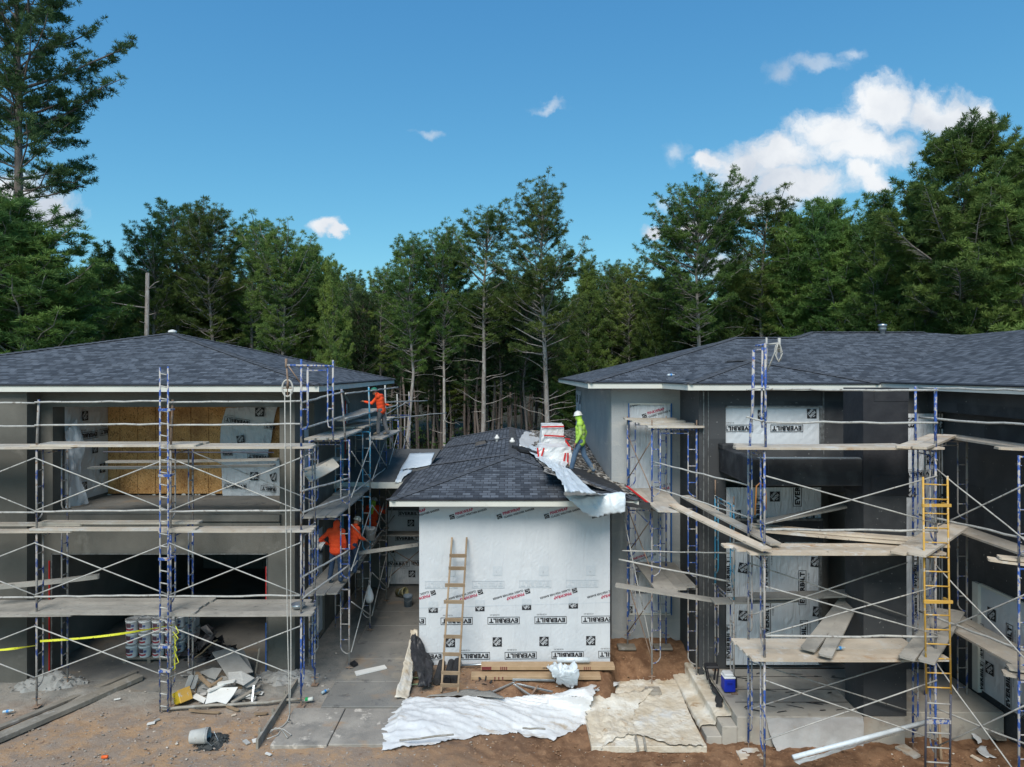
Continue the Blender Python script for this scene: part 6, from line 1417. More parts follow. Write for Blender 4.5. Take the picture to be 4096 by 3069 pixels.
def mound(name, x, y, w, d, h, label, m, seed, z=0.0):
    rr = random.Random(seed); c = PZ(x, y, z); mb = MB(); n = 30; b = 0
    for j in range(n+1):
        for i in range(n+1):
            u = -1 + 2*i/n; v = -1 + 2*j/n; r = math.hypot(u, v); px = c.x + u*w; py = c.y + v*d
            e = max(0, 1 - r + .35*fbm(px*3, py*3, seed, 3)); zz = h*min(1, e*1.3)**1.3 + (.05*fbm(px*9, py*9, seed, 3) + .02)*min(1, e*4) - .04
            mb.v.append((px, py, z + zz))
    for j in range(n):
        for i in range(n): mb.f.append((j*(n+1)+i, j*(n+1)+i+1, (j+1)*(n+1)+i+1, (j+1)*(n+1)+i)); mb.m.append(0); mb.uv.append(None)
    for i in range(60):
        a = rr.uniform(0, 6.28); q = rr.random()**.5*1.1; blob_rock(mb, (c.x + q*w*math.cos(a), c.y + q*d*math.sin(a), z + h*max(0, 1-q)*.9 + .01), rr.uniform(.012,.045), rr)
    tag(mb.build(name, m), label, 'mortar heap')
def dark_heap(name, x, y, w, h, label, cat, m, seed, n=60, z=0.0, flat=.6):
    rr = random.Random(seed); c = PZ(x, y, z); mb = MB()
    for i in range(n):
        a = rr.uniform(0, 6.28); q = rr.random()**.6; r = w*q; zz = h*(1-q)*rr.random() 
        if rr.random() < .55: blob_rock(mb, (c.x + r*math.cos(a), c.y + r*math.sin(a)*.7, z+zz*.8), rr.uniform(.05,.16)*w*1.2, rr, flat)
        else:
            p = Vector((c.x + r*math.cos(a), c.y + r*math.sin(a)*.7, z+zz)); v = Vector((rr.gauss(0,1), rr.gauss(0,1), rr.gauss(0,.6))).normalized()*rr.uniform(.1,.4)*w; u = v.cross(Vector((rr.gauss(0,1), rr.gauss(0,1), rr.gauss(0,1)))).normalized()*rr.uniform(.05,.2)*w
            mb.add([p-v-u, p+v-u*.6, p+v*.8+u, p-v*.7+u*1.3, p+Vector((0,0,.04))], [(0,1,4),(1,2,4),(2,3,4),(3,0,4)])
    tag(mb.build(name, m), label, cat)
dark_heap('plastic_heap', 830, 2620, .75, .95, 'heap of crumpled black plastic in the garage mouth behind the rubble', 'plastic heap', MT['black'], 3, 90)
m = MB(); wob_tube(m, PZ(770,2640,.02), PZ(868,2560,.9), .02, .02, 5, 3); tag(m.build('stick', MT['wood']), 'broken timber sticking out of the black plastic heap', 'timber')

# caution tape
def tape(a, b, label, sag=.06, w=.05):
    m = MB(); n = 24; a = Vector(a); b = Vector(b)
    for i in range(n+1):
        t = i/n; p = a.lerp(b, t) - Vector((0,0,sag*math.sin(math.pi*t))); tw = .9*math.sin(t*5) ; u = Vector((0, math.sin(tw), math.cos(tw)))*(w/2); m.v += [tuple(p-u), tuple(p+u)]
    for i in range(n): m.f.append((2*i,2*i+2,2*i+3,2*i+1)); m.m.append(0); m.uv.append(None)
    o = m.build('caution_tape', MT['tape']); so = o.modifiers.new('t','SOLIDIFY'); so.thickness = .002; tag(o, label, 'tape')
tape(P(160,2565,15.75), P(695,2500,15.75), 'yellow caution tape strung across the garage between two scaffold posts')
tape(P(-80,2605,15.75), P(143,2583,15.75), 'yellow caution tape running out of the picture at the left', .02)
m = MB(); rr = random.Random(2)
for k in range(7): m.tube([P(695+rr.uniform(-4,8), 2505+k*22, 15.72), P(702+rr.uniform(-8,14), 2530+k*24, 15.68), P(694+rr.uniform(-4,6), 2550+k*22, 15.72)], .012, 4)
tag(m.build('tape_bundle', MT['tape']), 'crumpled yellow caution tape wound down the middle post of the left scaffold', 'tape')

# ---------------------------------------------------------------- rubble pile and litter on the left
def slab(pts, th, m, label, name='broken_board', cat='board', group=None):
    mb = MB(); n = len(pts); P0 = [Vector(p) for p in pts]; nn = (P0[1]-P0[0]).cross(P0[2]-P0[0]).normalized()
    if nn.z < 0: nn = -nn
    Q = [p + nn*th for p in P0]; V = P0 + Q; fs = [tuple(reversed(range(n))), tuple(range(n, 2*n))] + [(i, (i+1) % n, n+(i+1) % n, n+i) for i in range(n)]
    if (P0[1]-P0[0]).cross(P0[2]-P0[0]).z < 0: fs = [tuple(reversed(f)) for f in fs]
    mb.add(V, fs); return tag(mb.build(name, MT[m] if isinstance(m, str) else m), label, cat, group)
def PH(x, y, z): return PZ(x, y, z)
slab([PH(848,2612,.62), PH(930,2592,.62), PH(1012,2690,.35), PH(912,2712,.35)], .02, 'board_grey', 'large dusty grey board leaning over the back of the rubble pile')
slab([PH(862,2610,.5), PH(905,2595,.55), PH(975,2600,.5), PH(1013,2688,.2), PH(990,2695,.2)], .015, 'board_grey', 'second grey board under the large leaning one')
slab([PH(912,2690,.45), PH(968,2684,.5), PH(1020,2712,.36), PH(975,2742,.3), PH(915,2718,.4)], .02, 'board_stripe', 'pale ribbed five sided board on the right side of the rubble pile')
slab([PH(975,2742,.28), PH(1042,2708,.3), PH(1020,2745,.25), PH(985,2752,.2)], .02, 'board_grey', 'small triangular grey board at the right tip of the rubble pile')
slab([PH(838,2754,.28), PH(952,2750,.3), PH(935,2780,.2), PH(905,2818,.1), PH(868,2808,.14), PH(820,2818,.12)], .015, 'white', 'clean white broken board on the front of the rubble pile')
slab([PH(800,2690,.36), PH(850,2672,.42), PH(890,2675,.4), PH(862,2720,.3), PH(835,2712,.3)], .015, 'board_grey', 'dusty grey board with chipped corner at the centre of the rubble pile')
slab([PH(765,2790,.12), PH(785,2775,.14), PH(825,2795,.14), PH(815,2815,.1)], .012, 'white', 'small speckled white board at the front left of the rubble pile')
for i, (a, b, w, m, lb) in enumerate((
    ((748,2755,.15),(768,2700,.4),.14,'board_grey','left of two upright grey strips on the left side of the rubble'),
    ((770,2758,.15),(790,2700,.4),.1,'board_grey','right of two upright grey strips on the left side of the rubble'),
    ((785,2690,.42),(845,2748,.25),.09,'wood','short raw timber slanting down through the rubble'),
    ((845,2742,.3),(890,2712,.42),.1,'wood','thick short timber block at the heart of the rubble'),
    ((748,2758,.12),(822,2795,.1),.05,'wood','thin batten along the front left of the rubble'),
    ((925,2812,.1),(1040,2742,.2),.09,'grey_wood','brown timber on the right flank of the rubble'),
    ((935,2805,.05),(1045,2768,.1),.06,'grey_wood','lower split timber on the right flank of the rubble'),
    ((870,2735,.36),(942,2722,.4),.12,'white','speckled white strip across the middle of the rubble'),
    ((830,2765,.3),(905,2732,.35),.1,'white','crumpled pale strip above the white board'))):
    o = plank(PH(*a), PH(*b), lb, w=w, t=.035, m=m if m in MT else 'wood'); o.name = 'timber_offcut'; o['category'] = 'timber'
slab([PH(1005,2812,.02), PH(1012,2812,.02), PH(1020,2742,.3), PH(1012,2742,.3)], .02, 'zinc', 'bright metal strip leaning on the right of the rubble', 'metal_strip', 'strip')
m = MB(); m.tube([PH(1020,2710,.1), PH(1038,2595,.9)], .022, 6); tag(m.build('stick', MT['grey_wood']), 'thin stick standing up out of the right of the rubble', 'stick')
rr = random.Random(31); first = None
for i in range(46):
    x = rr.uniform(745,1040); y = rr.uniform(2690,2810); h = .05 + .3*max(0, 1 - abs(x-900)/150)*max(0,1-abs(y-2745)/70)
    c = PZ(x, y, h*rr.random()); v = Vector((rr.gauss(0,1), rr.gauss(0,.7), rr.gauss(0,.25))).normalized()*rr.uniform(.06,.2); u = v.cross(Vector((rr.gauss(0,.3), rr.gauss(0,.3), 1))).normalized()*rr.uniform(.02,.09)
    o = slab([c-v-u, c+v-u*.7, c+v*.9+u, c-v*.8+u*.8], .015, rr.choice(('board_grey','board_stripe','white','wood','grey_wood')), 'broken scrap in the rubble pile before the garage', 'rubble_scrap', 'scrap', 'broken scraps of the rubble pile')
mound('mortar_heap', 900, 2755, 1.0, .55, .3, 'grey crumbled mortar heaped under the broken boards', MT['board_grey'], 8)
mound('mortar_heap', 1130, 2715, 1.0, .6, .16, 'low grey mortar heap at the foot of the right garage pier', MT['board_grey'], 9)
mound('mortar_heap', 205, 2735, .9, .5, .26, 'grey mortar heap at the foot of the left garage pier', MT['board_grey'], 10)
def yellow_pail():
    t = thing('pail', 'square yellow pail lying on its side at the left of the rubble', 'pail', PH(728,2790,0))
    c = PH(728, 2785, .17); M = Matrix.Rotation(R(-35), 3, 'Z') @ Matrix.Rotation(R(62), 3, 'Y')
    m = MB(); s = .14
    def bx(m, x0,x1,y0,y1,z0,z1): 
        V = [c + M @ Vector(q) for q in ((x0,y0,z0),(x1,y0,z0),(x1,y1,z0),(x0,y1,z0),(x0,y0,z1),(x1,y0,z1),(x1,y1,z1),(x0,y1,z1))]; m.add(V, [(0,3,2,1),(4,5,6,7),(0,1,5,4),(1,2,6,5),(2,3,7,6),(3,0,4,7)])
    bx(m,-s,s,-s,s,-.16,.14); m.build('body', mat('yellow_pail', (.62,.45,.02), (.5,.36,.03), 5, .5), t, bevel=.02)
    l = MB(); bx(l,-s-.01,s+.01,-s-.01,s+.01,.14,.17); l.build('lid', MT['yellow'], t, bevel=.01)
    b = MB(); bx(b,-s+.01,s-.01,-s+.01,s-.01,-.165,-.16); b.build('base', MT['board_grey'], t)
yellow_pail()
# loose poles and battens before the rubble
m = MB(); wob_tube(m, PZ(648,2838,.05), PZ(1205,2798,.1), .035, .015, 8, 5); tag(m.build('pole', MT['grey_wood'], smooth=True), 'long round mortar caked pole lying before the rubble pile', 'pole')
for (a, b, lb) in (((755,2840),(880,2850),'pale batten lying half buried before the rubble, left one'), ((905,2822),(955,2842),'short pale stick on the ground below the white board'), ((1015,2855),(1072,2852),'pale batten end near the form board')):
    o = plank(PZ(*a,.05), PZ(*b,.04), lb, w=.07, t=.03, m='wood'); o.name = 'batten'; o['category'] = 'batten'
def bucket_down():
    c = PZ(800, 2945, .17); t = thing('bucket', 'dented grey bucket tipped on its side spilling dark mortar', 'bucket', (c.x, c.y, 0)); ax = Vector((1, .12, .05)).normalized(); M = Vector((0,0,1)).rotation_difference(ax).to_matrix()
    m = MB(); m.lathe([(0,-.19),(.125,-.19),(.13,-.18),(.155,.12),(.16,.12),(.16,.135),(.155,.135),(.162,.18),(.15,.18),(.145,.1),(.12,-.17),(0,-.17)], 24, c, M); m.build('body', mat('dirty_grey_bucket', (.36,.37,.37), (.48,.48,.46), 4, .7, .4, 20, spots=(((.25,.2,.16),5,.6,.7),)), t, smooth=True)
    h = MB(); h.tube([c + M @ Vector((.0,.16,.13)), c + ax*.3 + Vector((0,-.05,.09)), c + ax*.42 + Vector((0,-.14,-.06)), c + ax*.3 + Vector((0,-.17,-.14)), c + M @ Vector((.0,-.16,.13))], .005, 5); h.build('handle', MT['zinc'], t)
bucket_down()
mound('mortar_spill', 855, 2965, .3, .3, .12, 'wet dark mortar spilled from the tipped bucket', MT['mortar_wet'], 12)
m = MB(); c = PZ(420, 3028, .05); M = Matrix.Rotation(R(85), 3, 'Y'); m.lathe([(0,-.06),(.032,-.06),(.032,.05),(.022,.062),(0,.062)], 12, c, M); tag(m.build('drink_can', mat('orange_can', (.75,.13,.03), rough=.4), smooth=True), 'small orange can lying on the bare soil at the front', 'can')
m = MB(); c = PZ(1235, 2798, .08); M = Matrix.Rotation(R(80), 3, 'Y') ; m.lathe([(0,-.1),(.045,-.1),(.045,.1),(.0,.1)], 14, c, M); tag(m.build('tube_can', mat('white_tube', (.65,.66,.6), rough=.5), smooth=True), 'white cardboard tube with green band on the slab by the scaffold foot', 'tube')
m = MB(); c = PZ(1228, 2798, .08); m.lathe([(.047,-.035),(.047,.035)], 14, c, M); tag(m.build('green_band', mat('green_band', (.02,.4,.12), rough=.5)), 'green paper band round the white tube', 'band')
def beam_stack():
    o = []
    for (a, b, w, h, z, lb, m) in (((-60,2975),(560,2706),.3,.1,.07,'long thick grey timber lying diagonally at the lower left','grey_wood'), ((-40,2925),(545,2686),.16,.05,.03,'thinner plank lying along the upper side of the thick diagonal timber','grey_wood')):
        x = plank(PZ(*a,z), PZ(*b,z), lb, w=w, t=h, m=m); x.name = 'timber_beam'; x['category'] = 'timber'
beam_stack()
def litter():
    # scraps told apart by place
    L = [((605,2895),.16,.1,'white','pale broken tile by itself on the soil left of the bucket'), ((628,2882),.12,.08,'board_grey','grey flake beside the pale broken tile'), ((470,2798),.14,.05,'white','white splinter between the diagonal timber and the blue ladder'),
         ((1018,2965),.13,.1,'white','bright white tile piece by the slab stakes'), ((985,2970),.18,.1,'board_stripe','pinkish board scrap left of the bright tile piece'), ((1073,3018),.14,.06,'white','white rectangular chip below the front slab'), ((935,2862),.1,.05,'plank_warm','small cream chip below the battens'),
         ((2760,2992),.16,.09,'plank_warm','pale stone coloured scrap on the clay under the concrete steps'), ((3905,3035),.22,.1,'plank_warm','cream broken foam scrap at the lower right corner')]
    for (p, w, h, m, lb) in L:
        c = PZ(*p, gh(PZ(*p,0).x, PZ(*p,0).y)+.03); a = rnd.uniform(0,3)
        d = Vector((math.cos(a), math.sin(a), .08)); u = Vector((-math.sin(a), math.cos(a), 0)); slab([c-d*w*.5-u*h*.5, c+d*w*.5-u*h*.4, c+d*w*.45+u*h*.5, c-d*w*.5+u*h*.35], .02, m, lb, 'litter_scrap', 'scrap')
litter()
def bottle(c, ang, label, col=(.55,.66,.72)):
    t = thing('water_bottle', label, 'bottle', c); M = Matrix.Rotation(ang, 3, 'Z') @ Matrix.Rotation(R(88), 3, 'Y')
    m = MB(); m.lathe([(0,-.1),(.03,-.1),(.033,-.08),(.033,.03),(.03,.05),(.013,.09),(.013,.1)], 12, Vector(c), M); m.build('body', mat('clear_bottle', col, rough=.15, spec=.7, transl=.3), t, smooth=True)
    l = MB(); l.lathe([(.0345,-.03),(.0345,.02)], 12, Vector(c), M); l.build('label_band', mat('blue_label', (.05,.25,.6), rough=.4), t)
    k = MB(); k.lathe([(.015,.1),(.015,.115),(0,.115)], 10, Vector(c), M); k.build('cap', MT['white'], t)
bottle(PZ(32, 2845, .06), .3, 'crushed water bottle on the grey dust at the far left')
bottle(PZ(1300, 2765, .06), 1.0, 'water bottle lying beside the scaffold foot near the walkway')
bottle(PZ(3360, 2592, 1.86), .1, 'water bottle lying on the lowest deck of the balcony scaffold')
bottle(P(2683, 1500, 18.95) + Vector((0,0,.0)), .4, 'crushed white water bottle lying on the right roof', (.7,.78,.85))

# white strip on the walkway, pails, bags further back
slab([PZ(1418,2690,.07), PZ(1425,2705,.07), PZ(1548,2676,.07), PZ(1538,2664,.07)], .03, 'white', 'white foam strip lying on the concrete walkway', 'foam_strip', 'strip')
slab([PZ(1400,2660,.07), PZ(1418,2650,.07), PZ(1432,2662,.07), PZ(1415,2670,.07)], .06, 'black', 'small black block by the scaffold foot on the walkway', 'black_block', 'block')
def std_pail(c, body, label, lidm=None, tilt=None, r=.15, h=.37):
    t = thing('pail', label, 'pail', c); M = tilt or Matrix.Identity(3)
    m = MB(); m.lathe([(0,0),(r*.86,0),(r,h-.06),(r+.01,h-.055),(r+.01,h-.03),(r,h-.02),(r,h),(r-.01,h),(r-.02,.05),(0,.05)], 20, c, M); m.build('body', body, t, smooth=True)
    hd = MB(); hd.tube([Vector(c) + M @ Vector(q) for q in ((r,0,h-.06),(r*.8,-r*.7,h-.14),(0,-r*1.2,h-.19),(-r*.8,-r*.7,h-.14),(-r,0,h-.06))], .005, 5); hd.build('handle', MT['zinc'], t)
std_pail(PZ(1632, 2425, .05), mat('blue_grey_pail', (.16,.22,.3), (.22,.26,.3), 4, .5), 'blue grey pail standing on the walkway by the white wrapped wall')
std_pail(PZ(1590, 2370, .2), mat('dusty_yellow_pail', (.35,.32,.14), (.25,.24,.2), 4, .7), 'dusty yellow pail tipped over at the back of the walkway', tilt=Matrix.Rotation(R(75),3,'Y') @ Matrix.Rotation(R(30),3,'X'))
std_pail(P(1482, 2160, 20.4), mat('clear_mud_pail', (.3,.3,.3), (.4,.38,.36), 5, .6), 'mortar splashed pail on the lowest deck behind the two men')
def bag():
    c = P(1478, 2395, 20.2); t = thing('plastic_bag', 'white carrier bag hanging from the side scaffold', 'bag', c); m = MB()
    m.lathe([(.0,.02),(.09,.0),(.125,.1),(.12,.2),(.075,.34),(.035,.44),(.03,.5)], 14, c + Vector((0,0,-.1))); o = m.build('bag_body', MT['film'], t, smooth=True)
    k = MB(); k.tube([c + Vector((-.02,0,.38)), c + Vector((-.015,0,.55)), c + Vector((.02,0,.55)), c + Vector((.02,0,.38))], .008, 5); k.build('handle', MT['film'], t)
bag()
m = MB(); c = P(1182, 2405, 15.9); m.lathe([(0,.0),(.12,.0),(.17,.1),(.16,.1),(.11,.02),(0,.02)], 16, Vector((c.x, 16.1, 2.2))); tag(m.build('mortar_bowl', MT['zinc'], smooth=True), 'shallow metal bowl on the lowest deck by the hanging rope', 'bowl')
tag(slab([P(1370,1568,22.2), P(1382,1575,22.2), P(1400,1612,22.2), P(1392,1614,22.2)], .01, 'zinc', 'x'), 'steel trowel left sticking on the side wall of the left house', 'trowel'); bpy.context.view_layer.update()

# ---------------------------------------------------------------- middle foreground
def mid_clutter():
    # rolls of felt and cast off black film at the corner of the white wall
    for i, (x0,y0,x1,y1,lb) in enumerate(((1746,2742,1758,2660,'left felt roll beside the wooden ladder'),(1786,2740,1794,2660,'middle felt roll behind the wooden ladder'),(1812,2735,1818,2660,'right felt roll behind the wooden ladder'))):
        a = PZ(x0,y0,-.05); b = a + Vector((.04,.95,.05)); a.z += .1; b.z = a.z + .06; t = thing('felt_roll', lb, 'roll', a); m = MB(); m.tube([a,b], .095, 16); m.build('roll', MT['felt'], t, smooth=False); e = MB(); e.tube([a-Vector((0,.005,0)), a+Vector((0,.01,0))], .04, 12); e.build('core', MT['black'], t)
    rows = [(P(1648,2545,18.0), P(1670,2540,18.0)), (P(1640,2600,17.7), P(1700,2600,17.9)), (P(1650,2650,17.3), P(1732,2655,17.6)), (P(1672,2710,16.9), P(1728,2700,17.0)), (P(1675,2755,16.6), P(1720,2755,16.65))]
    tag(tarp('black_film', rows, .12, MT['black'], 16, 6, 3, jag=.06), 'crumpled black film slumped at the left corner of the white wrapped wall', 'film')
    rows = [(P(1642,2520,18.4), P(1672,2522,18.4)), (P(1640,2560,18.0), P(1668,2600,17.9)), (P(1618,2640,17.2), P(1655,2660,17.3)), (P(1600,2720,16.6), P(1645,2740,16.7)), (P(1580,2790,16.0), P(1632,2800,16.1))]
    tag(tarp('grey_sheet', rows, .05, MT['film_dirty'], 8, 6, 5, jag=.03), 'grey mud stained sheet running along the right edge of the walkway', 'sheet')
    m = MB()
    for k in range(6):
        c = PZ(1655, 2725, -.03+.02*k); r = .2 + .012*k; m.tube([c + Vector((r*math.cos(a*.45+k), r*.8*math.sin(a*.45+k), .01*math.sin(a))) for a in range(15)], .009, 5)
    tag(m.build('hose_coil', mat('green_hose', (.14,.2,.12), rough=.6), smooth=True), 'coiled green hose on the ground at the corner of the white wall', 'hose')
    # long cartons at the foot of the wall
    RC = mat('red_carton', (.13,.025,.03), (.17,.035,.035), 5, .7); CB = mat('brown_carton', (.36,.25,.15), (.42,.3,.19), 4, .8)
    for (x0, x1, yb, h, dy, m1, lb) in ((1925,2455,2666,.1,0,CB,'longest of the flat cartons at the foot of the white wall, on top'),(1885,2400,2688,.09,-.25,CB,'flat brown carton with dark red stripes lying under the longest one')):
        t = thing('flat_carton', lb, 'carton', PZ((x0+x1)/2, yb, 0)); Y = 17.85+dy; a = P(x0,yb,Y); b = P(x1,yb,Y); z = .05 if h == .1 else -.09
        m = MB(); m.box(a.x, b.x, Y-.2, Y+.1, z, z+h); m.build('box', m1, t, bevel=.006)
        for xx in ((.02,.5,.55,.6,.65) if h == .1 else (.1,.3,.35,.4)):
            s = MB(); x = a.x + (xx if h == .1 else xx*2); s.box(x, x+.03 if xx != .02 else x+.25, Y-.203, Y-.2, z+.01, z+h-.01); s.build('stripe', RC, t)
        for xx in ((.5,.45,.4,.35) if h == .1 else ()):
            s = MB(); s.box(b.x-xx-.3, b.x-xx-.28, Y-.203, Y-.2, z+.01, z+h-.01); s.build('stripe', RC, t)
    m = MB(); pr = Print(m, (P(2150,0,17.85).x, 17.645, .06), (1,0,0), (0,0,1), (0,-1,0), (0,1,0,.1)); pr.text('CASING BEAD', (.4,.045), .55, .045, math.pi, 0, .03)
    tag(m.build('carton_print', MT['ink']), 'small black lettering on the long carton at the foot of the white wall', 'print')
    # white roll, metal bars, plastic bundle, tube cross
    m = MB(); m.tube([P(2228,2640,17.72), P(2358,2640,17.75)], .07, 14); tag(m.build('white_roll', MT['film_clean'], smooth=True), 'white roll lying on the cartons at the foot of the white wall', 'roll')
    for i in range(6):
        a = PZ(1990+12*i, 2693+5*i, -.12+.01*i); b = PZ(2200+4*i, 2692+6*i, -.12+.01*i); m = MB(); m.beam(a, b, .05, .025, roll=.3*i); tag(m.build('metal_stud', MT['zinc'], bevel=.003), f'{("rearmost second third fourth fifth front".split()[i])} galvanised stud in the bunch before the cartons', 'stud')
    for (a, b, lb) in (((1905,2798),(2060,2728),'long grey tube slanting up right before the studs'),((2062,2735),(2210,2768),'thin grey tube running down right before the plastic bundle'),((2055,2738),(2125,2785),'flat bar crossing under the thin grey tube'),((2125,2782),(2152,2742),'short rusty bar of the crossed pair')):
        m = MB(); m.beam(PZ(*a,-.15), PZ(*b,-.13), .05, .03); tag(m.build('metal_bar', MT['zinc'] if 'rusty' not in lb else MT['rust']), lb, 'bar')
    m = MB(); m.tube([P(1842,2662,17.9), P(2005,2655,17.95)], .03, 6); tag(m.build('metal_tube', MT['zinc'], smooth=True), 'bright metal tube at the left end of the cartons', 'tube')
    dark_heap('black_scraps', 1935, 2728, .32, .12, 'torn black felt scraps on the soil left of the studs', 'felt scraps', MT['felt'], 21, 24, -.12)
    rows = [(PZ(2190,2668,.25), PZ(2290,2665,.25)), (PZ(2192,2685,.28), PZ(2312,2690,.3)), (PZ(2215,2715,.1), PZ(2318,2718,.12)), (PZ(2230,2740,-.1), PZ(2300,2748,-.12)), (PZ(2245,2745,-.15), PZ(2280,2750,-.15))]
    tag(tarp('plastic_bundle', rows, .2, MT['film_clean'], 22, 7, 13, up=Vector((0,-.4,1)), jag=.08), 'bunched white plastic lying before the cartons', 'plastic bundle')
    # wire mesh sheet
    rows = [(PZ(1700,2795,-.1), PZ(1960,2762,-.1)), (PZ(1740,2780,-.04), PZ(2010,2790,-.05)), (PZ(1880,2755,-.1), PZ(2020,2800,-.1))]
    tag(tarp('mesh_sheet', rows, .03, mat('wire_mesh', (.2,.2,.19), (.3,.29,.27), 30, .7), 18, 4, 8), 'grey wire mesh lying on the soil above the white sheet', 'mesh')
    # the big white sheet over low stacks
    rows = []
    TOP = ((1612,2806),(1680,2792),(1850,2800),(2050,2795),(2200,2785),(2385,2745)); BOT = ((1522,3003),(1700,2985),(1880,2950),(2050,2935),(2215,2962),(2345,2900))
    def lerp_e(E, f):
        k = f*(len(E)-1); i = min(len(E)-2, int(k)); f = k-i; return (E[i][0]*(1-f)+E[i+1][0]*f, E[i][1]*(1-f)+E[i+1][1]*f)
    mb = MB(); nx, ny = 150, 46
    for j in range(ny+1):
        for i in range(nx+1):
            u = i/nx; v = j/ny; a = lerp_e(TOP, u); b = lerp_e(BOT, u); x = a[0]*(1-v)+b[0]*v; y = a[1]*(1-v)+b[1]*v
            if j in (0, ny): y += 9*fbm(u*14, j, 3, 4); 
            if i in (0, nx): x += 14*fbm(v*9, i, 5, 4)
            if i < 4: x -= (4-i)*7*math.sin(v*3.14)**2
            p = PZ(x, y, -.1); q = PZ(x, y, gh(p.x, p.y)); z = gh(q.x, q.y)
            prof = .16*math.sin(math.pi*min(1, v*1.15))**.6*(1 - .25*u) * min(1, min(i, nx-i)/7)   # lies over low stacks of boards
            fold = .06*abs(fbm(q.x*.55+3, q.y*3.2 + .6*math.sin(q.x*1.3), 7, 4)) + .011*abs(fbm(q.x*3.5, q.y*5, 2, 3)) + .03*max(0, fbm(q.x*1.2+q.y*2.2, 4, 8, 2))
            q = PZ(x, y, z + .03); mb.v.append((q.x, q.y, z + .025 + prof + fold*1.5))
    for j in range(ny):
        for i in range(nx): mb.f.append((j*(nx+1)+i+nx+1, j*(nx+1)+i+nx+2, j*(nx+1)+i+1, j*(nx+1)+i)); mb.m.append(0); mb.uv.append(None)
    o = mb.build('plastic_sheet', MT['film'], smooth=True)
    _ = lambda: tarp('plastic_sheet', rows, .085, MT['film'], 110, 9, 23, up=Vector((0,-.15,1)), jag=.07, fold=(.22, 1.5), amp2=.25); tag(o, 'large crumpled white plastic sheet spread on the ground before the middle wing', 'plastic sheet')
    for (a, b, z, lb) in (((1598,2962),(1815,2938),.02,'thin dark stick lying on the left of the large white sheet'),((2090,2912),(2182,2916),-.05,'thin dark stick lying on the right of the large white sheet')):
        m = MB(); wob_tube(m, PZ(*a,z+.08), PZ(*b,z+.08), .02, .015, 6, 3, 5); tag(m.build('stick', MT['grey_wood']), lb, 'stick')
    rows = [(PZ(2330,2790,-.3), PZ(2620,2760,-.42)), (PZ(2345,2840,-.4), PZ(2560,2820,-.44)), (PZ(2350,2900,-.44), PZ(2530,2880,-.46)), (PZ(2360,2950,-.5), PZ(2545,2935,-.47)), (PZ(2378,2975,-.6), PZ(2535,2968,-.52)), (PZ(2415,2990,-.62), PZ(2520,2978,-.6))]
    tag(tarp('plastic_sheet', rows, .05, MT['film_dirty'], 26, 6, 29, up=Vector((0,0,1)), jag=.06), 'mud stained plastic sheet at the left end of the plywood landing', 'plastic sheet')
    # tan stained sheet draped over the whole landing
    TOP = ((2350,2785),(2440,2745),(2540,2722),(2640,2722),(2700,2722)); BOT = ((2405,2985),(2470,2955),(2550,2940),(2680,2982),(2815,2984))
    mb = MB(); nx, ny = 90, 50
    for j in range(ny+1):
        for i in range(nx+1):
            u = i/nx; v = j/ny; a = lerp_e(TOP, u); b = lerp_e(BOT, u); x = a[0]*(1-v)+b[0]*v; y = a[1]*(1-v)+b[1]*v
            if j in (0, ny): y += 7*fbm(u*12, j, 13, 4)
            if i == 0: x += 16*fbm(v*7, 1, 15, 4)
            q = PZ(x, y, -.46); w = (1-u)**1.5
            mb.v.append((q.x, q.y, -.485 + .035 + (.02+.05*w)*abs(fbm(q.x*1.2, q.y*2.4+.5*math.sin(q.x*2), 31, 4))*1.6 + .01*fbm(q.x*7, q.y*7, 3, 2) - .1*max(0, .12-u)/.12))
    for j in range(ny):
        for i in range(nx): mb.f.append((j*(nx+1)+i+nx+1, j*(nx+1)+i+nx+2, j*(nx+1)+i+1, j*(nx+1)+i)); mb.m.append(0); mb.uv.append(None)
    tag(mb.build('plastic_sheet', MT['film_dirty'], smooth=True), 'tan mud stained sheet draped over the plywood landing by the steps', 'plastic sheet')
    rows = [(PZ(2300,2790,-.15), PZ(2400,2770,-.3)), (PZ(2365,2770,-.25), PZ(2470,2745,-.35)), (PZ(2395,2755,-.25), PZ(2480,2728,-.38))]
    tag(tarp('plastic_sheet', rows, .05, MT['film'], 12, 5, 33, up=Vector((0,0,1)), jag=.06), 'clear white film bridging the large sheet and the plywood landing', 'plastic sheet')
    m = MB(); c = PZ(2610, 2765, -.45); m.box(c.x-.2,c.x+.2,c.y-.28,c.y+.12,-.5,-.44); m.box(c.x-.18,c.x+.19,c.y-.25,c.y+.1,-.44,-.37); tag(m.build('sole_block', MT['grey_wood'], bevel=.01), 'two reddish timber blocks under the scaffold foot on the plywood landing', 'block')
    for (x, y, z, lb) in ((2505,2587,-.05,'left'),(2650,2587,-.05,'right')):
        m = MB(); c = PZ(x,y,z); m.box(c.x-.25,c.x+.25,c.y-.2,c.y+.14,z-.03,z+.04); tag(m.build('sole_board', MT['grey_wood'], bevel=.01), f'{lb} square board under the rear scaffold feet at the grey wall', 'board')
    m = MB(); c = PZ(3000,3018,-.62); m.box(c.x-.28,c.x+.24,c.y-.2,c.y+.22,-.66,-.59); tag(m.build('sole_board', MT['plank_warm'], bevel=.01), 'square plywood pad under the scaffold foot below the concrete steps', 'board')
    slab([PZ(3580,2995,-.58), PZ(3655,3040,-.58), PZ(3682,3028,-.58), PZ(3620,2985,-.58)], .05, 'plank', 'board under the scaffold foot to the right of the pillar', 'sole_board', 'board')
    slab([PZ(3815,2875,-.58), PZ(3890,2905,-.58), PZ(3890,2885,-.58), PZ(3850,2862,-.58)], .05, 'grey_wood', 'brown board under the scaffold foot at the wing wall', 'sole_board', 'board')
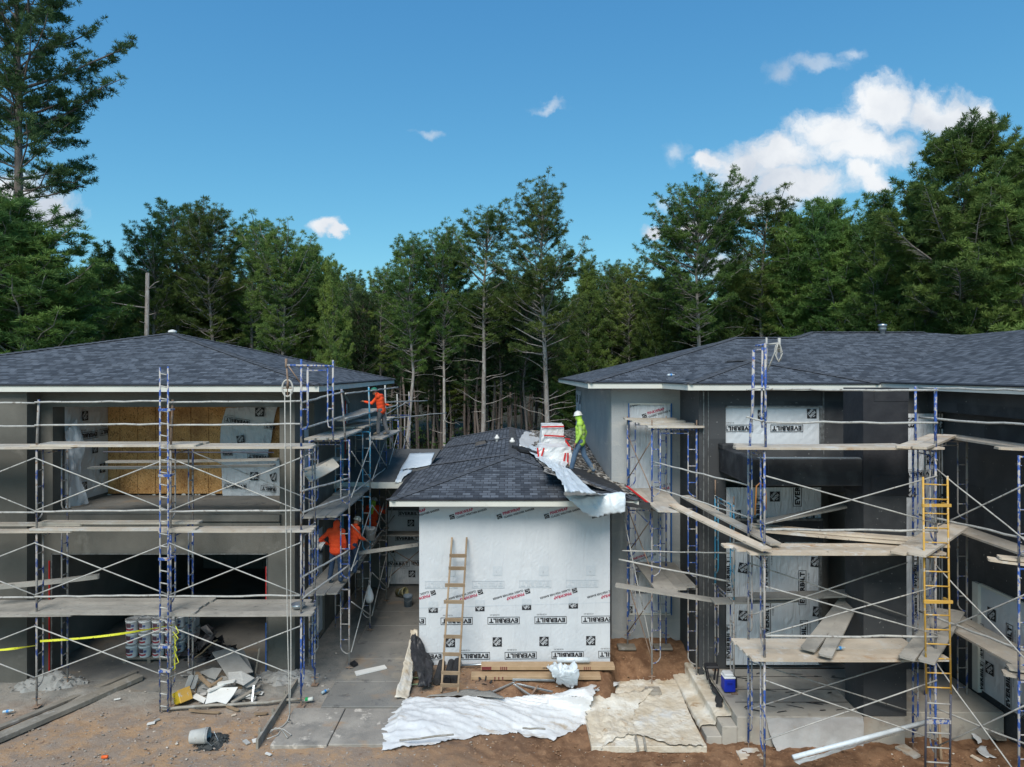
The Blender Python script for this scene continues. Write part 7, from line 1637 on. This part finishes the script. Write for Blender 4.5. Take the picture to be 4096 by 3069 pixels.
    m = MB(); m.tube([PZ(3755,2870,0), PZ(3765,3040,-.62)], .03, 7); tag(m.build('post', MT['wood'], smooth=True), 'raw round post standing behind the lower end of the yellow ladder', 'post')
    # white roll leaning to the right
    a = P(3172, 3030, 13.9); b = P(3735, 2880, 14.9); t = thing('wrap_roll', 'long white roll of house wrap propped slantwise on the soil at the right', 'roll', a)
    m = MB(); m.tube([a, b], .048, 18); m.build('roll', MT['film_clean'], t, smooth=True)
    n = 24; mb = MB()
    drape(mb, [(a + Vector((0,-.03,-.05)), b + Vector((0,-.03,-.05))), (a + Vector((.12,.02,-.16)), b + Vector((-.3,0,-.13)))], 40, 5, .03, 5, jag=.02); mb.build('loose_end', MT['film_clean'], t, smooth=True)
    pts = [PZ(3890,2932,-.5), PZ(3905,2945,-.52), PZ(3925,2975,-.55)]
    tag(tarp('paper_scrap', [(PZ(3880,2930,-.5), PZ(3886,2930,-.5)), (PZ(3900,2958,-.54), PZ(3920,2950,-.54)), (PZ(3915,2978,-.56), PZ(3928,2972,-.56))], .02, MT['film'], 4, 4, 2), 'twisted white paper strip on the red soil, upper one', 'paper')
    tag(tarp('paper_scrap', [(PZ(3925,2985,-.56), PZ(3942,2985,-.56)), (PZ(3905,3005,-.56), PZ(3950,3010,-.56)), (PZ(3940,3030,-.56), PZ(3985,3035,-.56))], .03, MT['film'], 8, 4, 6), 'crumpled white paper strip on the red soil, lower one', 'paper')
mid_clutter()
def cooler():
    c = PZ(2920, 2776, 0.0); t = thing('cooler', 'blue drinks cooler with white lid and dark wheels standing on the porch slab', 'cooler', c); x, y = c.x, c.y+.12
    b = MB(); b.box(x-.13, x+.14, y-.12, y+.18, .03, .34); b.build('body', mat('blue_cooler', (.01,.03,.38), rough=.4), t, bevel=.02)
    l = MB(); l.box(x-.14,x+.15,y-.13,y+.19,.345,.4); l.box(x-.12,x+.13,y-.1,y+.16,.4,.46); l.build('lid', mat('white_lid', (.72,.73,.74), rough=.4), t, bevel=.025)
    s = MB(); s.box(x+.145,x+.2,y-.06,y+.2,.06,.36); s.build('side_frame', MT['black'], t, bevel=.015)
    w = MB(); w.tube([(x+.15,y+.1,.07),(x+.21,y+.1,.07)], .07, 14); w.build('wheel', MT['black'], t); 
    g = MB(); g.box(x-.07,x+.06,y-.135,y-.12,.22,.28); g.build('grip', mat('dark_blue', (.01,.02,.25), rough=.4), t, bevel=.01)
    pr = MB(); p = Print(pr, (x-.09,y-.123,.23), (1,0,0),(0,0,1),(0,-1,0),(0,1,0,1)); 
cooler()
def chair_thing():
    c = PZ(2855, 2735, 0.0); t = thing('stool', 'small black folding stool standing behind the cooler', 'stool', c); x, y = c.x, c.y
    m = MB(); m.box(x-.19,x+.16,y-.02,y+.25,.36,.43); m.build('seat', MT['black'], t, bevel=.03)
    for dx in (-.16,.12):
        for dy in (0,.22): m = MB(); m.beam((x+dx,y+dy,.36),(x+dx*.6,y+dy,0), .035,.035); m.build('leg', MT['black'], t)
chair_thing()
rows = [(P(2838,2718,17.5), P(2852,2722,17.5)), (PZ(2845,2755,-.1), PZ(2880,2760,-.05)), (PZ(2862,2790,-.15), PZ(2890,2795,-.1)), (PZ(2865,2838,-.2), PZ(2888,2830,-.15))]
tag(tarp('felt_scrap', rows, .05, MT['felt'], 8, 6, 4, jag=.05), 'torn strip of black felt draped down the concrete steps', 'felt scrap')
rr = random.Random(77)
for i in range(26):
    c = PZ(rr.uniform(2960,3400), rr.uniform(2690,2850), 0.005); a = rr.uniform(-.5,.5); l = rr.uniform(.04,.2); v = Vector((math.cos(a), math.sin(a), 0))*l; u = Vector((-math.sin(a), math.cos(a), 0))*rr.uniform(.01,.03)
    slab([c-v-u, c+v-u*.4, c+v*.8+u, c-v*.6+u*.7], .006, 'black', 'torn black scrap on the porch slab behind the scaffold', 'felt_scrap', 'felt scrap', 'black scraps on the porch slab')
rr = random.Random(78)
for i in range(22):
    c = PZ(rr.uniform(2480,2900), rr.uniform(2760,2960), -.49); a = rr.uniform(-1,1); l = rr.uniform(.03,.08); v = Vector((math.cos(a), math.sin(a), 0))*l; u = Vector((-math.sin(a), math.cos(a), 0))*rr.uniform(.01,.03)
    if c.x > 4.2: continue
    slab([c-v-u, c+v-u*.4, c+v*.8+u, c-v*.6+u*.7], .01, rr.choice(('grey_wood','black','white')), 'tiny scrap on the muddy plywood landing', 'landing_scrap', 'scrap', 'tiny scraps on the plywood landing')

# ---------------------------------------------------------------- people
def capsule(mb, a, b, ra, rb, n=10):
    a = Vector(a); b = Vector(b); d = (b-a); L_ = d.length
    if L_ < 1e-5: d = Vector((0,0,1))
    M = Vector((0,0,1)).rotation_difference(d.normalized()).to_matrix(); prof = []
    for i in range(5): t = math.pi/2*(1 - i/4); prof.append((max(1e-4, ra*math.cos(t)), -ra*math.sin(t)))
    for i in range(5): t = math.pi/2*i/4; prof.append((max(1e-4, rb*math.cos(t)), L_ + rb*math.sin(t)))
    mb.lathe(prof, n, a, M); k = len(mb.v)
def ell(mb, c, r, M=None, n=14):
    prof = [(max(1e-4, math.cos(t)), math.sin(t)) for t in [(-math.pi/2 + math.pi*i/10) for i in range(11)]]
    S = Matrix.Diagonal(Vector(r)); mb.lathe(prof, n, c, (M @ S) if M else S)
def fuse(mb, name, m, parent, voxel=.018, smooth=4, world=True):
    o = mb.build('tmp', m, None); r = o.modifiers.new('r','REMESH'); r.mode = 'VOXEL'; r.voxel_size = voxel; s = o.modifiers.new('s','SMOOTH'); s.iterations = smooth; s.factor = .5
    bpy.context.view_layer.update(); me = bpy.data.meshes.new_from_object(o.evaluated_get(bpy.context.evaluated_depsgraph_get()))
    loc = o.location.copy(); me.transform(Matrix.Translation(loc)); bpy.data.objects.remove(o)
    me.materials.clear(); me.materials.append(m); me.polygons.foreach_set('use_smooth', [True]*len(me.polygons)); me.name = name
    q = bpy.data.objects.new(name, me); COL.objects.link(q); q.parent = parent; q.matrix_parent_inverse = Matrix.Translation(parent.location).inverted(); return q
SKIN = mat('skin', (.3,.17,.11), (.26,.14,.09), 9, .6); JEAN = mat('jeans', (.055,.1,.17), (.09,.14,.21), 6, .9, .4, 30, spots=(((.24,.24,.22),5,.6,.75),)); JEAN2 = mat('work_jeans', (.02,.045,.09), (.035,.06,.11), 6, .9, .4, 30)
GREYP = mat('grey_work_trousers', (.09,.1,.11), (.13,.13,.14), 6, .9, .4, 30, spots=(((.25,.25,.24),6,.6,.7),)); ORNG = mat('orange_hoodie', (.85,.09,.02), (.75,.07,.02), 5, .8, .4, 20); LIME = mat('lime_hoodie', (.42,.68,.07), (.35,.58,.1), 5, .8, .4, 20, spots=(((.28,.3,.2),3.5,.52,.68),))
BOOT = mat('dusty_boot', (.16,.13,.1), (.24,.21,.17), 9, .9)
def person(label, foot, h, head, J, top, legs, hat, hood, hatmat=None, hold=None):
    """J: joints in body axes (x right of the figure, y forward, z up) for a 1.75 m figure; foot: world origin; head: facing angle"""
    s = h/1.75; Rz = Matrix.Rotation(head, 3, 'Z'); foot = Vector(foot)
    W = {k: foot + Rz @ (Vector(v)*s) for k, v in J.items()}
    t = thing('person', label, 'person', foot)
    def chain(mb, pts, rad, e=0.0):
        for (a, ra), (b, rb) in zip(zip(pts, rad), list(zip(pts, rad))[1:]): capsule(mb, W[a], W[b], (ra+e)*s, (rb+e)*s)
    hips = (W['hl']+W['hr'])/2; sh = (W['sl']+W['sr'])/2; up = (sh-hips).normalized(); hd = (W['head'])
    def torso(mb, e=0):
        for f, r in ((.0,.115),(.25,.12),(.5,.125),(.75,.13)):
            p = hips.lerp(sh, f); q = (W['hr']-W['hl']).normalized()*(.045+.03*f)*s; capsule(mb, p-q, p+q, (r+e)*s, (r+e)*s)
        capsule(mb, W['sl'], W['sr'], (.075+e)*s, (.075+e)*s)
        capsule(mb, sh, sh.lerp(hd,.55), (.06+e)*s, (.055+e)*s)
    fwd = Rz @ Vector((0,1,0)); hf = (Rz @ Vector(J.get('look', (0,1,0)))).normalized(); hr_ = hf.cross(Vector((0,0,1))).normalized(); hu = hr_.cross(hf)
    b = MB(); torso(b); 
    for S in 'lr':
        chain(b, ['s'+S,'e'+S,'w'+S], [.05,.042,.03]); chain(b, ['h'+S,'k'+S,'a'+S], [.085,.06,.042])
        capsule(b, W['a'+S], W['t'+S], .04*s, .035*s)
        # hand: palm, four fingers, thumb
        wv = (W['w'+S]-W['e'+S]).normalized(); side = (hr_ if abs(wv.dot(hr_)) < .8 else Vector((0,0,1))); cr = wv.cross(side).normalized(); side = cr.cross(wv).normalized()
        pc = W['w'+S] + wv*.05*s; capsule(b, W['w'+S]-side*.012*s, pc+wv*.03*s, .026*s, .03*s); capsule(b, pc-side*.018*s, pc+side*.018*s, .02*s, .02*s)
        for q, ln in enumerate((.062,.075,.07,.055)):
            f0 = pc + wv*.035*s + side*(-.027+.018*q)*s; f1 = f0 + wv*ln*.5*s + cr*.012*s; f2 = f1 + wv*ln*.4*s + cr*.03*s; capsule(b, f0, f1, .0095*s, .009*s, 7); capsule(b, f1, f2, .009*s, .0075*s, 7)
        capsule(b, pc + side*-.025*s, pc + side*-.055*s + wv*.03*s + cr*.01*s, .011*s, .009*s, 7)
    M = Matrix((hr_, hf, hu)).transposed()
    ell(b, hd, (.072*s,.092*s,.11*s), M); ell(b, hd + hf*.03*s - hu*.06*s, (.05*s,.06*s,.05*s), M); capsule(b, hd + hf*.085*s + hu*.01*s, hd + hf*.105*s - hu*.02*s, .012*s, .016*s)
    for q in (-1,1): ell(b, hd + hr_*q*.074*s, (.012*s,.022*s,.03*s), M); ell(b, hd + hf*.078*s + hr_*q*.03*s + hu*.015*s, (.014*s,.012*s,.01*s), M)
    capsule(b, hd + hf*.088*s - hu*.055*s - hr_*.02*s, hd + hf*.088*s - hu*.055*s + hr_*.02*s, .009*s, .009*s)
    fuse(b, 'body', SKIN, t, .0085)
    j = MB(); torso(j, .022)
    for S in 'lr': chain(j, ['s'+S,'e'+S,'w'+S], [.066,.056,.04])
    for q in (0,.3): 
        p = hips + up*(-.03+q*.1)*s; v = (W['hr']-W['hl']).normalized()*.05*s; capsule(j, p-v, p+v, .14*s, .145*s)
    if hood == 'up': ell(j, hd - hf*.012*s + hu*.01*s, (.1*s,.105*s,.135*s), M); capsule(j, hd - hu*.08*s - hf*.03*s, sh, .085*s, .09*s)
    elif hood == 'down': capsule(j, sh + up*.03*s - fwd*.06*s - hr_*.05*s, sh + up*.03*s - fwd*.06*s + hr_*.05*s, .06*s, .06*s)
    fuse(j, 'hoodie', top, t, .016, 3)
    p = MB()
    for S in 'lr': chain(p, ['h'+S,'k'+S,'a'+S], [.1,.078,.07])
    capsule(p, W['hl'], W['hr'], .115*s, .115*s); capsule(p, hips, hips+up*.08*s, .12*s, .12*s); fuse(p, 'trousers', legs, t, .014, 3)
    for S in 'lr':
        q = MB(); capsule(q, W['a'+S], W['t'+S], .055*s, .045*s); capsule(q, W['a'+S] + Vector((0,0,.1*s)), W['a'+S], .055*s, .058*s); fuse(q, 'boot', BOOT, t, .014, 2)
    if hat:
        q = MB(); n = 20; r = .118*s; c = hd + hu*.045*s - hf*.005*s
        prof = [(r*1.22,-.002),(r*1.24,.006),(r*1.02,.012),(r,.04*s),(r*.86,.085*s),(r*.55,.115*s),(r*.2,.125*s),(0,.126*s)]; q.lathe(prof, n, c, M)
        if hat == 'hard':
            for k in (-1,0,1): q.tube([c + M @ Vector((k*.03*s, y*s, z*s)) for y, z in ((-.1,.04),(-.06,.105),(0,.131),(.06,.105),(.1,.04))], .007*s, 5)
        q.build('hard_hat', hatmat, t, smooth=True)
    return t, W
STAND = dict(hl=(-.09,0,.93), hr=(.09,0,.93), kl=(-.1,.02,.5), kr=(.1,.02,.5), al=(-.11,0,.09), ar=(.11,0,.09), tl=(-.13,.13,.04), tr=(.13,.13,.04),
             sl=(-.18,0,1.43), sr=(.18,0,1.43), el=(-.24,-.02,1.15), er=(.24,-.02,1.15), wl=(-.22,.08,.9), wr=(.22,.08,.9), head=(0,.03,1.62))
def pose(**k): d = dict(STAND); d.update(k); return d
WHITEHAT = mat('white_helmet', (.72,.72,.7), (.6,.6,.57), 6, .4, spots=(((.4,.36,.3),6,.66,.75),)); CAMO = mat('patterned_helmet', (.4,.4,.36), (.16,.17,.14), 14, .5, lo=.47, hi=.53)
WB = mat('white_blue_helmet', (.62,.66,.72), (.2,.3,.5), 8, .4, lo=.55, hi=.6); GRN = mat('green_cap', (.02,.14,.09), rough=.6)
# roofer walking to the left on the middle roof, seen from his left rear side
person('roofer in lime hood and white hard hat walking across the middle roof, looking left', RR(2322, 1893) + Vector((0,0,.0)), 1.80, R(78),
       pose(kl=(-.09,.16,.52), al=(-.1,.26,.1), tl=(-.11,.4,.07), kr=(.09,-.1,.5), ar=(.1,-.36,.1), tr=(.12,-.22,.03), er=(.23,-.12,1.15), wr=(.21,-.06,.9), el=(-.25,-.03,1.15), wl=(-.23,.1,.9), head=(0,.07,1.62), look=(.1,1,-.15)), LIME, JEAN, 'hard', 'up', WHITEHAT)
# pair on the lowest deck of the side scaffold, backs to the camera
t2, W2 = person('worker with orange hood up, back turned, helmet under his left arm', (-4.64, 18.0, 2.22), 1.64, R(-8),
       pose(el=(-.42,-.12,1.2), wl=(-.27,.06,1.05), er=(.27,-.03,1.14), wr=(.24,.08,.93), kl=(-.13,.03,.5), al=(-.17,-.04,.09), tl=(-.22,.08,.04), kr=(.12,.03,.5), ar=(.16,-.05,.09), tr=(.26,.05,.04), head=(0,.05,1.6), look=(0,1,-.3)), ORNG, JEAN2, None, 'up')
t = thing('hard_hat', 'pale hard hat carried under the left arm of the hooded man on the scaffold', 'hard hat', (-4.97,17.92,3.13)); m = MB(); c = Vector((-4.96, 17.95, 3.18)); M = Matrix.Rotation(R(-60), 3, 'Y'); m.lathe([(.13,0),(.135,.01),(.11,.02),(.105,.06),(.08,.1),(.04,.12),(0,.125)], 18, c, M); m.build('shell', WHITEHAT, t, smooth=True); m = MB(); m.lathe([(.1,.005),(.09,.03),(0,.05)], 14, c, M); m.build('lining', MT['black'], t)
person('worker in orange hoodie and patterned helmet standing close behind the hooded man, facing right', (-4.36, 18.75, 2.24), 1.56, R(-50),
       pose(el=(-.22,.1,1.12), wl=(-.12,.28,1.0), er=(.23,.1,1.12), wr=(.14,.3,1.02), sl=(-.17,.05,1.38), sr=(.17,.05,1.38), head=(0,.12,1.56), kl=(-.1,.06,.48), kr=(.1,.06,.48), hl=(-.09,-.03,.9), hr=(.09,-.03,.9), look=(0,1,-.5)), ORNG, JEAN2, 'hard', 'down', CAMO)
# kneeling man at the porch wall
person('kneeling worker in orange hoodie and white and blue helmet, back turned', (-4.75, 23.35, 2.25), 1.7, R(-6),
       dict(hl=(-.09,-.1,.42), hr=(.09,-.1,.42), kl=(-.13,.28,.09), kr=(.13,.28,.09), al=(-.12,-.2,.1), ar=(.12,-.2,.1), tl=(-.12,-.24,.03), tr=(.12,-.24,.03), sl=(-.18,.02,.9), sr=(.18,.02,.9), el=(-.33,.1,.7), er=(.38,.1,.72), wl=(-.2,.35,.8), wr=(.42,.25,.95), head=(0,.1,1.08), look=(0,1,-.1)), ORNG, GREYP, 'hard', 'down', WB)
m = MB(); capsule(m, (-4.77,23.3,3.1), (-4.75,23.33,3.3), .1, .1); capsule(m, (-4.77,23.24,2.95), (-4.77,23.26,3.12), .07, .1); 
t_ = thing('neck_cover', 'lime green neck cover hanging below the helmet of the kneeling worker', 'neck cover', (-4.76,23.3,2.9)); fuse(m, 'cloth', LIME, t_, .02, 2)
for k in range(2): plank((-4.25+.27*k, 20.4, 5.765), (-4.2+.27*k, 23.3, 5.765), f'{("inner","outer")[k]} plank under the boots of the man on the top deck', w=.26, m='plank_grey')
# man on the top deck leaning to the wall
person('worker in orange hoodie and green cap leaning forward on the top deck', (-4.12, 21.3, 5.8), 1.52, R(80),
       pose(hl=(-.09,-.06,.9), hr=(.09,-.06,.9), sl=(-.18,.02,1.38), sr=(.18,.02,1.38), head=(0,.2,1.54), el=(-.22,.22,1.14), wl=(-.2,.5,1.2), er=(.25,-.02,1.1), wr=(.28,-.22,1.06), kl=(-.1,.02,.48), kr=(.1,-.12,.48), al=(-.11,.02,.09), tl=(-.11,.17,.04), ar=(.11,-.26,.09), tr=(.11,-.12,.04), look=(0,1,-.5)), ORNG, GREYP, 'cap', 'down', GRN)
